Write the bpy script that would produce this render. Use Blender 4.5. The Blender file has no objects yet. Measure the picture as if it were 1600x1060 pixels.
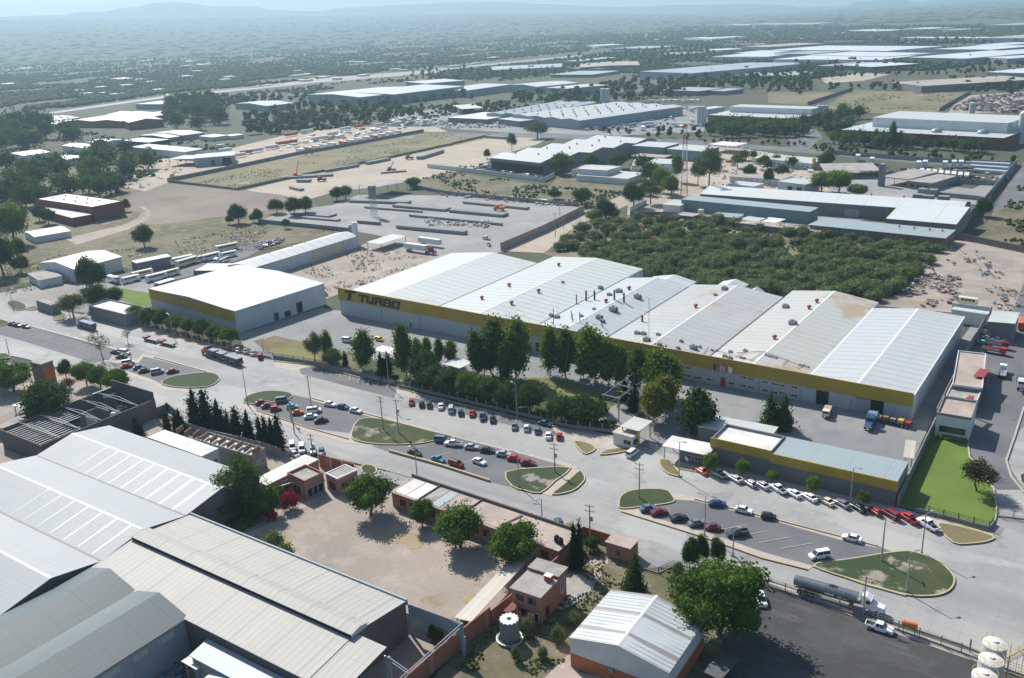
import bpy, math, random
import numpy as np
from mathutils import Vector, Matrix, geometry, noise as mn
random.seed(7); rng = np.random.default_rng(7)
S = bpy.context.scene; C = S.collection
R_ = math.radians
# ------------------------------------------------------------------ camera
HAZE = 1.08e-4
FPX, CX, CY, H = 1430.0, 800.0, 530.0, 115.0
def _ray(x, y): return Vector((x - CX, -(y - CY), -FPX)).normalized()
_Y = _ray(1840, -25); _X = -_ray(-1369, 130); _X = (_X - _Y * _X.dot(_Y)).normalized(); _Z = _X.cross(_Y)
ROT = Matrix((_X, _Y, _Z))
cam = bpy.data.objects.new('camera', bpy.data.cameras.new('camera')); C.objects.link(cam)
cam.matrix_world = Matrix.Translation((0, 0, H)) @ ROT.to_4x4()
cam.data.sensor_width = 36; cam.data.lens = 36 * FPX / 1600; cam.data.clip_start = 1; cam.data.clip_end = 90000
S.camera = cam
# ------------------------------------------------------------------ sky, sun, exposure
SUN_EL, SUN_AZ = 42.5, 153.5
w = bpy.data.worlds.new('World'); S.world = w; w.use_nodes = True
nt = w.node_tree; sky = nt.nodes.new('ShaderNodeTexSky'); sky.sky_type = 'NISHITA'; sky.sun_disc = False
sky.sun_elevation = R_(SUN_EL); sky.sun_rotation = R_(90 - SUN_AZ); sky.air_density = 1.0; sky.dust_density = 3.0; sky.altitude = 1900
bg = nt.nodes['Background']; bg.inputs[1].default_value = 0.088; nt.links.new(sky.outputs[0], bg.inputs[0])
sl = bpy.data.lights.new('sun', 'SUN'); sl.energy = 4.4; sl.angle = R_(0.5); sl.color = (1, 0.95, 0.87)
so = bpy.data.objects.new('sun', sl); C.objects.link(so)
sd = Vector((math.cos(R_(SUN_AZ)) * math.cos(R_(SUN_EL)), math.sin(R_(SUN_AZ)) * math.cos(R_(SUN_EL)), math.sin(R_(SUN_EL))))
so.rotation_euler = sd.to_track_quat('Z', 'Y').to_euler(); so.location = (0, 0, 300)
S.view_settings.view_transform = 'Standard'; S.view_settings.look = 'None'; S.view_settings.exposure = 0.68; S.view_settings.gamma = 1
S.cycles.volume_bounces = 2; S.cycles.max_bounces = 6; S.cycles.use_denoising = True
# ------------------------------------------------------------------ surveying: a photo pixel at height z -> the place it shows
def g(px, py, z=0.0):
    d = ROT @ Vector((px - CX, -(py - CY), -FPX)); t = (z - H) / d.z
    return Vector((d.x * t, d.y * t, z))
def pr(p):
    c = ROT.transposed() @ (Vector(p) - Vector((0, 0, H))); return CX + FPX * c.x / -c.z, CY - FPX * c.y / -c.z
def hz(b, ty):
    "height of what stands at ground pixel b and reaches up to pixel row ty"
    p = g(*b); lo, hi = 0.0, 90.0
    for _ in range(40):
        m = (lo + hi) / 2
        if pr((p.x, p.y, m))[1] > ty: lo = m
        else: hi = m
    return lo
def ppm(px, py):
    p = g(px, py); a = pr(p); q = p + ROT @ Vector((1, 0, 0)); b = pr(q)
    return math.hypot(b[0] - a[0], b[1] - a[1])
# ------------------------------------------------------------------ materials
MATS = {}
def mat(name, col, rough=0.8, layers=(), metal=0.0, spec=0.5, bump=0.0, bscale=3.0, transl=0.0, emit=None):
    if name in MATS: return MATS[name]
    m = bpy.data.materials.new(name); m.use_nodes = True; MATS[name] = m
    n = m.node_tree.nodes; L = m.node_tree.links; b = n['Principled BSDF']
    b.inputs['Roughness'].default_value = rough; b.inputs['Metallic'].default_value = metal
    b.inputs['Specular IOR Level'].default_value = spec
    c4 = lambda c: (c[0], c[1], c[2], 1)
    cur = None; tc = None
    if layers or bump: tc = n.new('ShaderNodeTexCoord')
    def mix(fac, c2, cur, f=1.0):
        x = n.new('ShaderNodeMix'); x.data_type = 'RGBA'
        if f != 1.0:
            k = n.new('ShaderNodeMath'); k.operation = 'MULTIPLY'; L.new(fac, k.inputs[0]); k.inputs[1].default_value = f; fac = k.outputs[0]
        L.new(fac, x.inputs['Factor'])
        if cur is None: x.inputs['A'].default_value = c4(col)
        else: L.new(cur, x.inputs['A'])
        x.inputs['B'].default_value = c4(c2); return x.outputs['Result']
    for ly in layers:
        k = ly[0]
        if k == 'n':      # noise: scale, colour, lo, hi, [f], [stretch]
            _, sc, c2, lo, hi = ly[:5]; f = ly[5] if len(ly) > 5 else 1.0; st = ly[6] if len(ly) > 6 else None
            nz = n.new('ShaderNodeTexNoise'); nz.inputs['Scale'].default_value = sc; nz.inputs['Detail'].default_value = 6; nz.inputs['Roughness'].default_value = 0.62
            src = tc.outputs['Object']
            if st:
                mp = n.new('ShaderNodeMapping'); mp.inputs['Scale'].default_value = st; L.new(src, mp.inputs[0]); src = mp.outputs[0]
            L.new(src, nz.inputs['Vector'])
            mr = n.new('ShaderNodeMapRange'); mr.inputs[1].default_value = lo; mr.inputs[2].default_value = hi; L.new(nz.outputs[0], mr.inputs[0])
            cur = mix(mr.outputs[0], c2, cur, f)
        elif k == 's':    # stripes: axis, period, duty, colour, f, offset
            _, ax, per, duty, c2, f = ly[:6]; off = ly[6] if len(ly) > 6 else 0.0
            sp = n.new('ShaderNodeSeparateXYZ'); L.new(tc.outputs['Object'], sp.inputs[0])
            a = n.new('ShaderNodeMath'); a.operation = 'ADD'; L.new(sp.outputs[ax], a.inputs[0]); a.inputs[1].default_value = off + 1000 * per
            q = n.new('ShaderNodeMath'); q.operation = 'DIVIDE'; L.new(a.outputs[0], q.inputs[0]); q.inputs[1].default_value = per
            r = n.new('ShaderNodeMath'); r.operation = 'FRACT'; L.new(q.outputs[0], r.inputs[0])
            t = n.new('ShaderNodeMath'); t.operation = 'LESS_THAN'; L.new(r.outputs[0], t.inputs[0]); t.inputs[1].default_value = duty
            cur = mix(t.outputs[0], c2, cur, f)
        elif k == 'sn':   # broken stripes: stripes gated by noise
            _, ax, per, duty, c2, f, sc, lo = ly
            sp = n.new('ShaderNodeSeparateXYZ'); L.new(tc.outputs['Object'], sp.inputs[0])
            q = n.new('ShaderNodeMath'); q.operation = 'DIVIDE'; L.new(sp.outputs[ax], q.inputs[0]); q.inputs[1].default_value = per
            r = n.new('ShaderNodeMath'); r.operation = 'FRACT'; L.new(q.outputs[0], r.inputs[0])
            t = n.new('ShaderNodeMath'); t.operation = 'LESS_THAN'; L.new(r.outputs[0], t.inputs[0]); t.inputs[1].default_value = duty
            nz = n.new('ShaderNodeTexNoise'); nz.inputs['Scale'].default_value = sc; L.new(tc.outputs['Object'], nz.inputs['Vector'])
            mr = n.new('ShaderNodeMapRange'); mr.inputs[1].default_value = lo; mr.inputs[2].default_value = lo + .06; L.new(nz.outputs[0], mr.inputs[0])
            u = n.new('ShaderNodeMath'); u.operation = 'MULTIPLY'; L.new(t.outputs[0], u.inputs[0]); L.new(mr.outputs[0], u.inputs[1])
            cur = mix(u.outputs[0], c2, cur, f)
        elif k == 'b':    # bricks / panels: scale, mortar colour, w, h, mortar
            _, sc, c2, bw, bh, ms = ly
            br = n.new('ShaderNodeTexBrick'); br.inputs['Scale'].default_value = sc; br.inputs['Brick Width'].default_value = bw; br.inputs['Row Height'].default_value = bh
            br.inputs['Mortar Size'].default_value = ms; br.inputs['Mortar Smooth'].default_value = 0; br.offset = 0
            br.inputs['Color1'].default_value = (0, 0, 0, 1); br.inputs['Color2'].default_value = (0, 0, 0, 1); br.inputs['Mortar'].default_value = (1, 1, 1, 1)
            L.new(tc.outputs['Object'], br.inputs['Vector']); cur = mix(br.outputs['Color'], c2, cur)
        elif k == 'r':    # per-object tint
            oi = n.new('ShaderNodeObjectInfo'); cur = mix(oi.outputs['Random'], ly[1], cur, ly[2])
    if cur is None: b.inputs['Base Color'].default_value = c4(col)
    else: L.new(cur, b.inputs['Base Color'])
    if bump:
        nz = n.new('ShaderNodeTexNoise'); nz.inputs['Scale'].default_value = bscale; nz.inputs['Detail'].default_value = 5; L.new(tc.outputs['Object'], nz.inputs['Vector'])
        bp = n.new('ShaderNodeBump'); bp.inputs['Strength'].default_value = bump; bp.inputs['Distance'].default_value = 0.3; L.new(nz.outputs[0], bp.inputs['Height']); L.new(bp.outputs[0], b.inputs['Normal'])
    if transl:
        tr = n.new('ShaderNodeBsdfTranslucent'); ms = n.new('ShaderNodeMixShader'); ms.inputs[0].default_value = transl
        if cur is not None: L.new(cur, tr.inputs[0])
        else: tr.inputs[0].default_value = c4(col)
        L.new(b.outputs[0], ms.inputs[1]); L.new(tr.outputs[0], ms.inputs[2]); L.new(ms.outputs[0], n['Material Output'].inputs[0])
    return m
def roofm(name, base, line, per=6.0, duty=.12, ax=1, f=.5, dirt=(.45, .45, .43), rough=.45, lo=.52, fine=1.0, df=.5, extra=()):
    "sheet-metal roof: skylight strips every few metres, sheet seams, drifting dirt"
    return mat(name, base, rough, (('n', .06, dirt, lo - .12, lo + .25, df), ('n', .9, tuple(c * .8 for c in base), .45, .8, .35, (1, 1, 1)),
               ('n', 2.5, tuple(c * .72 for c in base), .45, .85, .4, ((.06, 1, 1) if ax == 1 else (1, .06, 1))),
               ('s', ax, per, duty, line, f), ('s', ax, 1.05 * fine, .14, tuple(c * .55 for c in base), .28), ('s', 1 - ax, 7.3, .012, tuple(c * .5 for c in base), .6)) + tuple(extra), spec=.4, bump=.05, bscale=1.2)
W_ROOF = roofm('white_roof_sheet', (.52, .545, .54), (.33, .35, .35), 6.4, .13, 1, .7, (.52, .53, .51))
M_ROOF2 = roofm('aged_roof_sheet', (.38, .42, .44), (.27, .29, .30), 5.2, .14, 1, .7, (.34, .37, .38))
# ------------------------------------------------------------------ mesh collecting
class MB:
    def __init__(s): s.v = []; s.f = []; s.k = []; s.m = []
    def mi(s, m):
        if m not in s.m: s.m.append(m)
        return s.m.index(m)
    def add(s, vs, fs, m):
        o = len(s.v); s.v += [tuple(v) for v in vs]; k = s.mi(m)
        for f in fs: s.f.append(tuple(i + o for i in f)); s.k.append(k)
    def box(s, x0, x1, y0, y1, z0, z1, m, M=None):
        vs = [(x, y, z) for z in (z0, z1) for y in (y0, y1) for x in (x0, x1)]
        if M: vs = [M @ Vector(v) for v in vs]
        s.add(vs, [(0, 2, 3, 1), (4, 5, 7, 6), (0, 1, 5, 4), (2, 6, 7, 3), (0, 4, 6, 2), (1, 3, 7, 5)], m)
    def ext(s, pts, a0, a1, m, ax='x'):
        "extrude the closed outline pts (t, z) along axis x or y"
        n = len(pts); f3 = (lambda t, z, a: (a, t, z)) if ax == 'x' else (lambda t, z, a: (t, a, z))
        s.add([f3(t, z, a0) for t, z in pts] + [f3(t, z, a1) for t, z in pts],
              [tuple(range(n)), tuple(range(2 * n - 1, n - 1, -1))] + [(i, i + n, (i + 1) % n + n, (i + 1) % n) for i in range(n)], m)
    def prism(s, pts, z0, z1, m, top=True, bot=False):
        n = len(pts); fs = [(i, (i + 1) % n, (i + 1) % n + n, i + n) for i in range(n)]
        if top: fs.append(tuple(range(n, 2 * n)))
        if bot: fs.append(tuple(range(n - 1, -1, -1)))
        s.add([(p[0], p[1], z0) for p in pts] + [(p[0], p[1], z1) for p in pts], fs, m)
    def tube(s, p, q, r, m, n=8, r2=None, cap=True):
        p = Vector(p); q = Vector(q); d = (q - p).normalized(); u = d.orthogonal().normalized(); w_ = d.cross(u); r2 = r if r2 is None else r2
        vs = []
        for c, rr in ((p, r), (q, r2)):
            for i in range(n):
                a = 2 * math.pi * i / n; vs.append(c + (u * math.cos(a) + w_ * math.sin(a)) * rr)
        fs = [(i, (i + 1) % n, (i + 1) % n + n, i + n) for i in range(n)]
        if cap: fs += [tuple(range(n - 1, -1, -1)), tuple(range(n, 2 * n))]
        s.add(vs, fs, m)
    def lathe(s, x, y, prof, m, n=16, z=0):
        vs = []; k = len(prof)
        for i in range(n):
            a = 2 * math.pi * i / n; vs += [(x + r * math.cos(a), y + r * math.sin(a), z + h) for r, h in prof]
        fs = [(i * k + j, ((i + 1) % n) * k + j, ((i + 1) % n) * k + j + 1, i * k + j + 1) for i in range(n) for j in range(k - 1)]
        s.add(vs, fs, m)
    def build(s, name, parent=None, loc=None, smooth=False):
        me = bpy.data.meshes.new(name); me.from_pydata(s.v, [], s.f)
        for m in s.m: me.materials.append(m)
        me.polygons.foreach_set('material_index', s.k)
        if smooth: me.polygons.foreach_set('use_smooth', [True] * len(s.f))
        bm = bmesh_clean(me); o = bpy.data.objects.new(name, me); C.objects.link(o)
        if parent: o.parent = parent
        if loc: o.location = loc
        return o
import bmesh
def bmesh_clean(me):
    bm = bmesh.new(); bm.from_mesh(me); bmesh.ops.recalc_face_normals(bm, faces=bm.faces); bm.to_mesh(me); bm.free(); me.update(); return me
def tag(o, label=None, cat=None, group=None, kind=None):
    for k, v in (('label', label), ('category', cat), ('group', group), ('kind', kind)):
        if v: o[k] = v
    return o
def empty(name, loc, rz, label, cat, group=None):
    o = bpy.data.objects.new(name, None); C.objects.link(o); o.location = loc; o.rotation_euler = (0, 0, rz); o.empty_display_size = .5
    return tag(o, label, cat, group)
def dup(root, kids_):
    "copy a thing and each of its parts"
    c = root.copy(); C.objects.link(c); out = []
    for k in kids_:
        d = k.copy(); C.objects.link(d); d.parent = c; out.append(d)
    return c, out
def heading(p, q, z=0):
    a = g(*p, z); b = g(*q, z); return math.atan2(b.y - a.y, b.x - a.x)
# ------------------------------------------------------------------ ground sheets
def smooth_loop(pts, k=4):
    out = []; n = len(pts)
    for i in range(n):
        a, b, c, d = (Vector(pts[(i + j - 1) % n]) for j in range(4))
        for t in range(k):
            t /= k; out.append(.5 * ((2 * b) + (c - a) * t + (2 * a - 5 * b + 4 * c - d) * t * t + (3 * b - a - 3 * c + d) * t ** 3))
    return out
def area2(P): return sum(P[i][0] * P[(i + 1) % len(P)][1] - P[(i + 1) % len(P)][0] * P[i][1] for i in range(len(P)))
def wpoly(px, z=0.0):
    P = [g(x, y, z) for x, y in px]
    if area2(P) < 0: P.reverse()
    return [Vector((p.x, p.y)) for p in P]
def sheet(name, px, z, m, kind='structure', smooth=0, world=False):
    P = [Vector(p) for p in px] if world else wpoly(px)
    if smooth: P = smooth_loop(P, smooth)
    n = len(P); vs, _, fs, *_r = geometry.delaunay_2d_cdt([p.copy() for p in P], [], [list(range(n))], 1, 1e-4)
    fs = [f if sum(vs[f[i]].x * vs[f[(i + 1) % len(f)]].y - vs[f[(i + 1) % len(f)]].x * vs[f[i]].y for i in range(len(f))) > 0 else list(reversed(f)) for f in fs]
    me = bpy.data.meshes.new(name); me.from_pydata([(v.x, v.y, z) for v in vs], [], fs); me.materials.append(m); o = bpy.data.objects.new(name, me); C.objects.link(o); o['kind'] = kind; return o
def inset(P, d):
    n = len(P); out = []
    for i in range(n):
        a, b, c = P[i - 1], P[i], P[(i + 1) % n]
        n1 = Vector((-(b - a).y, (b - a).x)).normalized(); n2 = Vector((-(c - b).y, (c - b).x)).normalized(); m = (n1 + n2)
        if m.length < .2: m = n1
        m.normalize(); out.append(b + m * d / max(.5, m.dot(n1)))
    return out
def island(px, gm, km, smooth=4, w_=.35, z=.14):
    P = wpoly(px)
    if smooth: P = smooth_loop(P, smooth)
    Q = inset(P, w_); o = sheet('grass_verge', Q, z + .02, gm, world=True)
    mb = MB(); n = len(P)
    mb.add([(p.x, p.y, 0) for p in P] + [(p.x, p.y, z + .04) for p in P] + [(p.x, p.y, z + .04) for p in Q] + [(p.x, p.y, 0) for p in Q],
           [(i + a * n, (i + 1) % n + a * n, (i + 1) % n + (a + 1) * n, i + (a + 1) * n) for a in range(3) for i in range(n)], km)
    mb.build('kerb', o); return o
def kerbline(px, m, w_=.3, h=.16, name='kerb'):
    P = [g(x, y) for x, y in px]; mb = MB()
    for a, b in zip(P, P[1:]):
        d = (b - a); l = d.length; M_ = Matrix.Translation(a) @ Matrix.Rotation(math.atan2(d.y, d.x), 4, 'Z'); mb.box(0, l, -w_ / 2, w_ / 2, 0, h, m, M_)
    o = mb.build(name); o['kind'] = 'structure'; return o
# ------------------------------------------------------------------ buildings
def rect3(a, b, c, z):
    "three roof corners in the photo -> origin, angle, length, width of the rectangle"
    p0, p1, p2 = (g(q[0], q[1], z).xy for q in (a, b, c))
    u = p1 - p0; L = u.length; u.normalize(); v = Vector((-u.y, u.x)); W = (p2 - p1).dot(v)
    if W < 0: p0 = p0 + v * W; W = -W
    return p0, math.atan2(u.y, u.x), L, W
FACE = {'S': lambda L, W: (Vector((0, 0, 0)), 0.0, L), 'E': lambda L, W: (Vector((L, 0, 0)), math.pi / 2, W),
        'N': lambda L, W: (Vector((L, W, 0)), math.pi, L), 'W': lambda L, W: (Vector((0, W, 0)), -math.pi / 2, W)}
def on_face(fc, L, W, t0, t1, z0, z1, m, frame=None, name='window', parent=None, fw=.09, out=.05, depth=.06, bars=0):
    o, a, l = FACE[fc](L, W); M_ = Matrix.Translation(o) @ Matrix.Rotation(a, 4, 'Z'); mb = MB()
    mb.box(t0 + fw, t1 - fw, -out + .02, .03, z0 + fw, z1 - fw, m, M_)
    if frame:
        for x0, x1, y0, y1 in ((t0, t1, z0, z0 + fw), (t0, t1, z1 - fw, z1), (t0, t0 + fw, z0 + fw, z1 - fw), (t1 - fw, t1, z0 + fw, z1 - fw)):
            mb.box(x0, x1, -out - .02, .03, y0, y1, frame, M_)
        for i in range(bars):
            x = t0 + (t1 - t0) * (i + 1) / (bars + 1); mb.box(x - .04, x + .04, -out - .01, .03, z0 + fw, z1 - fw, frame, M_)
    return mb.build(name, parent)
def house(name, label, cat, a, b, c, z, wall, roofmat, roof='flat', rise=1.5, n=1, over=.25, parapet=0, pm=None, open_=False, group=None,
          win=(), doors=(), vents=(), fascia=None, ridge=None, th=.14, plinth=None, posts=None, pilasters=0):
    p0, an, L, W = (Vector((a['w'][0], a['w'][1])), 0.0, a['w'][2] - a['w'][0], a['w'][3] - a['w'][1]) if isinstance(a, dict) else rect3(a, b, c, z)
    e = empty(name, (p0.x, p0.y, 0), an, label, cat, group)
    ax = 'y' if roof in ('gy', 'my') else 'x'; T = L if ax == 'y' else W; A = W if ax == 'y' else L
    if roof[0] == 'g':
        prof = [(0, z)]
        for i in range(n): prof += [(T * (i + .5) / n, z + rise), (T * (i + 1) / n, z)]
    elif roof == 'barrel':
        prof = [(T * i / 8, z + rise * math.sin(math.pi * i / 8)) for i in range(9)]
    elif roof[0] == 'm': prof = [(0, z), (T, z + rise)]
    elif roof == 'saw':
        prof = [(0, z)]
        for i in range(n): prof += [(T * (i + .93) / n, z + rise), (T * (i + 1) / n, z)]
    else: prof = [(0, z), (T, z)]
    if not open_:
        mb = MB(); mb.ext([(0, -.3)] + prof + [(T, -.3)], 0, A, wall, ax)
        wo = mb.build('wall', e)
        if plinth:
            pb = MB(); h = plinth[0]; q = .04
            pb.box(-q, L + q, -q, W + q, 0, h, plinth[1]); pb.build('plinth', e)
        if pilasters:
            k = int(max(1, L // pilasters)); k2 = int(max(1, W // pilasters))
            for i in range(k + 1): x = L * i / k; pb = MB(); pb.box(x - .15, x + .15, -.08, 0, 0, z - .1, wall); pb.build('pilaster', e)
            for i in range(1, k2 + 1): y = W * i / k2; pb = MB(); pb.box(L, L + .08, y - .15, y + .15, 0, z - .1, wall); pb.build('pilaster', e)
    else:
        k = max(1, int(L // 8)); k2 = max(1, int(W // 12))
        for i in range(k + 1):
            for j in (0, k2):
                pb = MB(); x = .3 + (L - .6) * i / k; y = .3 + (W - .6) * j / k2; pb.box(x - .14, x + .14, y - .14, y + .14, 0, z, wall); pb.build('post', e)
    # roof skin follows the profile, overhanging a little
    mb = MB(); P = [list(q) for q in prof]
    if not parapet:
        (t0, z0), (t1, z1) = P[0], P[1]; P[0] = [t0 - over, z0 - over * (z1 - z0) / max(.1, t1 - t0)]
        (t0, z0), (t1, z1) = P[-2], P[-1]; P[-1] = [t1 + over, z1 + over * (z1 - z0) / max(.1, t1 - t0)]
    o_ = over if not parapet else 0; ring = [(t, q + .02) for t, q in P] + [(t, q + .02 + th) for t, q in reversed(P)]
    for i in range(len(P) - 1):
        (t0, z0), (t1, z1) = P[i], P[i + 1]
        mb.ext([(t0, z0 + .02), (t1, z1 + .02), (t1, z1 + .02 + th), (t0, z0 + .02 + th)], -o_, A + o_, roofmat, ax)
    ro = mb.build('roof', e)
    if ridge and roof[0] == 'g':
        rb = MB()
        for i in range(n):
            t = T * (i + .5) / n; rb.ext([(t - .32, z + rise + .04 + th - .32 * rise / (T / n / 2)), (t, z + rise + th + .08), (t + .32, z + rise + .04 + th - .32 * rise / (T / n / 2))], -o_ - .02, A + o_ + .02, ridge, ax)
        rb.build('ridge_cap', ro)
    if parapet:
        pb = MB(); t = .25; zz = z + parapet; q = pm or wall
        pb.box(-.03, L + .03, -.03, t, z - .05, zz, q); pb.box(-.03, L + .03, W - t, W + .03, z - .05, zz, q)
        pb.box(-.03, t, t, W - t, z - .05, zz, q); pb.box(L - t, L + .03, t, W - t, z - .05, zz, q); pb.build('parapet', e)
    if fascia:
        fh, fm, faces = fascia; fb = MB(); top = z + max(0, parapet) + .35
        for fc in faces:
            o, aa, l = FACE[fc](L, W); M_ = Matrix.Translation(o) @ Matrix.Rotation(aa, 4, 'Z'); fb.box(-.15, l + .15, -.28, -.04, top - fh, top, fm, M_)
        fb.build('fascia', e)
    for fc, k, ww, hh, z0, m0, m1, gm, fr in win:     # rows of windows: face, count, size, sill, margins
        l = L if fc in 'SN' else W
        for i in range(k):
            cx_ = m0 + (l - m0 - m1) * (i + .5) / k; on_face(fc, L, W, cx_ - ww / 2, cx_ + ww / 2, z0, z0 + hh, gm, fr, parent=e, bars=1)
    for fc, t, ww, hh, dm, fr in doors:
        l = L if fc in 'SN' else W; on_face(fc, L, W, t * l - ww / 2, t * l + ww / 2, 0.02, hh, dm, fr, 'door', e, out=.07)
    for x, y, s_, vm in vents:
        zz = roof_z(prof, (x * L if ax == 'y' else y * W)) + th; vent(ro, x * L, y * W, zz, s_, vm)
    return e, L, W, ro, prof, ax
def roof_z(prof, t):
    for (a, za), (b, zb) in zip(prof, prof[1:]):
        if a <= t <= b: return za + (zb - za) * (t - a) / max(1e-6, b - a)
    return prof[0][1]
def vent(parent, x, y, z, s_, m, name='ventilator'):
    mb = MB(); mb.lathe(x, y, [(.45 * s_, -.3), (.42 * s_, .5 * s_), (.7 * s_, .62 * s_), (.85 * s_, .95 * s_), (.8 * s_, 1.25 * s_), (.45 * s_, 1.5 * s_), (.01, 1.56 * s_)], m, 10, z)
    return mb.build(name, parent, smooth=True)
# ------------------------------------------------------------------ trees
def ico():
    bm = bmesh.new(); bmesh.ops.create_icosphere(bm, subdivisions=2, radius=1); v = np.array([q.co[:] for q in bm.verts]); f = np.array([[q.index for q in p.verts] for p in bm.faces]); bm.free()
    bm = bmesh.new(); bmesh.ops.create_icosphere(bm, subdivisions=1, radius=1); v1 = np.array([q.co[:] for q in bm.verts]); f1 = np.array([[q.index for q in p.verts] for p in bm.faces]); bm.free(); return v, f, v1, f1
IV, IF, IV1, IF1 = ico()
def np_mesh(name, V, F, mats, mi=None):
    me = bpy.data.meshes.new(name); V = np.asarray(V, 'f4'); F = np.asarray(F, 'i4'); k = F.shape[1]
    me.vertices.add(len(V)); me.vertices.foreach_set('co', V.ravel()); me.loops.add(F.size); me.loops.foreach_set('vertex_index', F.ravel())
    me.polygons.add(len(F)); me.polygons.foreach_set('loop_start', np.arange(0, F.size, k, dtype='i4')); me.polygons.foreach_set('loop_total', np.full(len(F), k, 'i4'))
    for m in mats: me.materials.append(m)
    if mi is not None: me.polygons.foreach_set('material_index', np.asarray(mi, 'i4'))
    me.update(calc_edges=True); me.validate(); return me
def crown_mesh(name, lobes, nleaf, leaf, m, seed, core=.78, droop=0.0):
    r = np.random.default_rng(seed); V = []; F = []; off = 0
    for (x, y, z, rx, ry, rz) in lobes:      # a knobbly inner mass so that the crown is not see-through
        v = IV1 * (1 + r.normal(0, .16, (len(IV1), 1))); v = v * np.array([rx, ry, rz]) * core + np.array([x, y, z]); V.append(v); F.append(np.c_[IF1, IF1[:, 2]] + off); off += len(v)
    vol = np.array([(l[3] * l[4] * l[5]) ** (2 / 3) for l in lobes]); pk = r.choice(len(lobes), nleaf, p=vol / vol.sum()); Lb = np.array(lobes)[pk]
    d = r.normal(0, 1, (nleaf, 3)); d /= np.linalg.norm(d, axis=1)[:, None]; rad = .72 + .36 * r.random((nleaf, 1)) ** 1.3
    # clumps: leaves gather round a few dozen directions, gaps stay open between them
    ctr = Lb[:, :3] + d * rad * Lb[:, 3:]
    cl = ctr[r.choice(nleaf, max(12, nleaf // 26))]; j = r.integers(0, len(cl), nleaf); mixd = r.random((nleaf, 1)) < .55
    ctr = np.where(mixd, cl[j] + r.normal(0, 1, (nleaf, 3)) * leaf * 1.5, ctr)
    a = r.normal(0, 1, (nleaf, 3)); a /= np.linalg.norm(a, axis=1)[:, None]; b = r.normal(0, 1, (nleaf, 3)); b -= a * (a * b).sum(1)[:, None]; b /= np.linalg.norm(b, axis=1)[:, None]
    a[:, 2] -= droop; s = leaf * (.6 + .8 * r.random((nleaf, 1)))
    q = np.stack([ctr - a * s * .5 - b * s * .32, ctr - a * s * .1 + b * s * .42, ctr + a * s * .6 + b * s * .1, ctr + a * s * .25 - b * s * .4], 1).reshape(-1, 3)
    V.append(q); F.append(np.arange(4 * nleaf).reshape(-1, 4) + off)
    return V, F
def make_crown(name, lobes, nleaf, leaf, m, seed, **k):
    V, F = crown_mesh(name, lobes, nleaf, leaf, m, seed, **k)
    # core faces were written as degenerate quads: split them off as triangles of their own
    me = bpy.data.meshes.new(name); nc = len(lobes) * len(IF1); FF = np.concatenate(F); VV = np.concatenate(V)
    loops = np.concatenate([FF[:nc, :3].ravel(), FF[nc:].ravel()]).astype('i4'); tot = np.r_[np.full(nc, 3), np.full(len(FF) - nc, 4)].astype('i4'); st = np.r_[0, np.cumsum(tot)[:-1]].astype('i4')
    me.vertices.add(len(VV)); me.vertices.foreach_set('co', VV.astype('f4').ravel()); me.loops.add(len(loops)); me.loops.foreach_set('vertex_index', loops)
    me.polygons.add(len(tot)); me.polygons.foreach_set('loop_start', st); me.polygons.foreach_set('loop_total', tot); me.materials.append(m); me.update(calc_edges=True); return me
def trunk_mesh(h, r, m, limbs, top, seed, lean=.0):
    rr = random.Random(seed); mb = MB(); p = Vector((0, 0, -.2)); k = 4; pts = [p]
    for i in range(k): p = p + Vector((rr.uniform(-.1, .1) + lean, rr.uniform(-.1, .1), (h + .2) / k)); pts.append(p)
    for i in range(k): mb.tube(pts[i], pts[i + 1], r * (1 - .13 * i), m, 7, r * (1 - .13 * (i + 1)))
    for i in range(limbs):
        a = 2 * math.pi * i / limbs + rr.uniform(-.4, .4); s = pts[k - rr.choice((0, 0, 1))]; e = s + Vector((math.cos(a) * top * rr.uniform(.4, .8), math.sin(a) * top * rr.uniform(.4, .8), top * rr.uniform(.5, 1.1)))
        mid = (s + e) / 2 + Vector((0, 0, -.1 * top)); mb.tube(s, mid, r * .5, m, 6, r * .35); mb.tube(mid, e, r * .35, m, 5, r * .12)
    me = bpy.data.meshes.new('trunk'); me.from_pydata(mb.v, [], mb.f); me.materials.append(m); return me
def lobes_round(seed, R=1.0, flat=.8, n=9, z0=1.0):
    r = random.Random(seed); L = [(0, 0, z0 + .05, R * .72, R * .72, R * flat * .72)]
    for i in range(n):
        a = 2 * math.pi * i / n + r.uniform(-.35, .35); d = r.uniform(.4, .66) * R; zz = z0 + r.uniform(-.3, .42) * R * flat; s = r.uniform(.3, .46) * R
        L.append((math.cos(a) * d, math.sin(a) * d, zz, s, s, s * .85))
    for i in range(3): a = r.uniform(0, 6.28); L.append((math.cos(a) * .25 * R, math.sin(a) * .25 * R, z0 + R * flat * .55, R * .36, R * .36, R * .3))
    return L
# each kind: unit crown about 1 m in radius at z ~ 1 (round kinds), or 1 m tall (tall kinds); scaled when placed
def tall_lobes(seed, n, w0, taper, base=.12):
    r = random.Random(seed); L = []
    for i in range(n):
        t = i / (n - 1); rad = w0 * (taper(t)); a = r.uniform(0, 6.28); off = rad * .35
        L.append((math.cos(a) * off, math.sin(a) * off, base + (1 - base) * t * .93, rad, rad, (1 - base) / n * 1.15))
    return L
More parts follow.
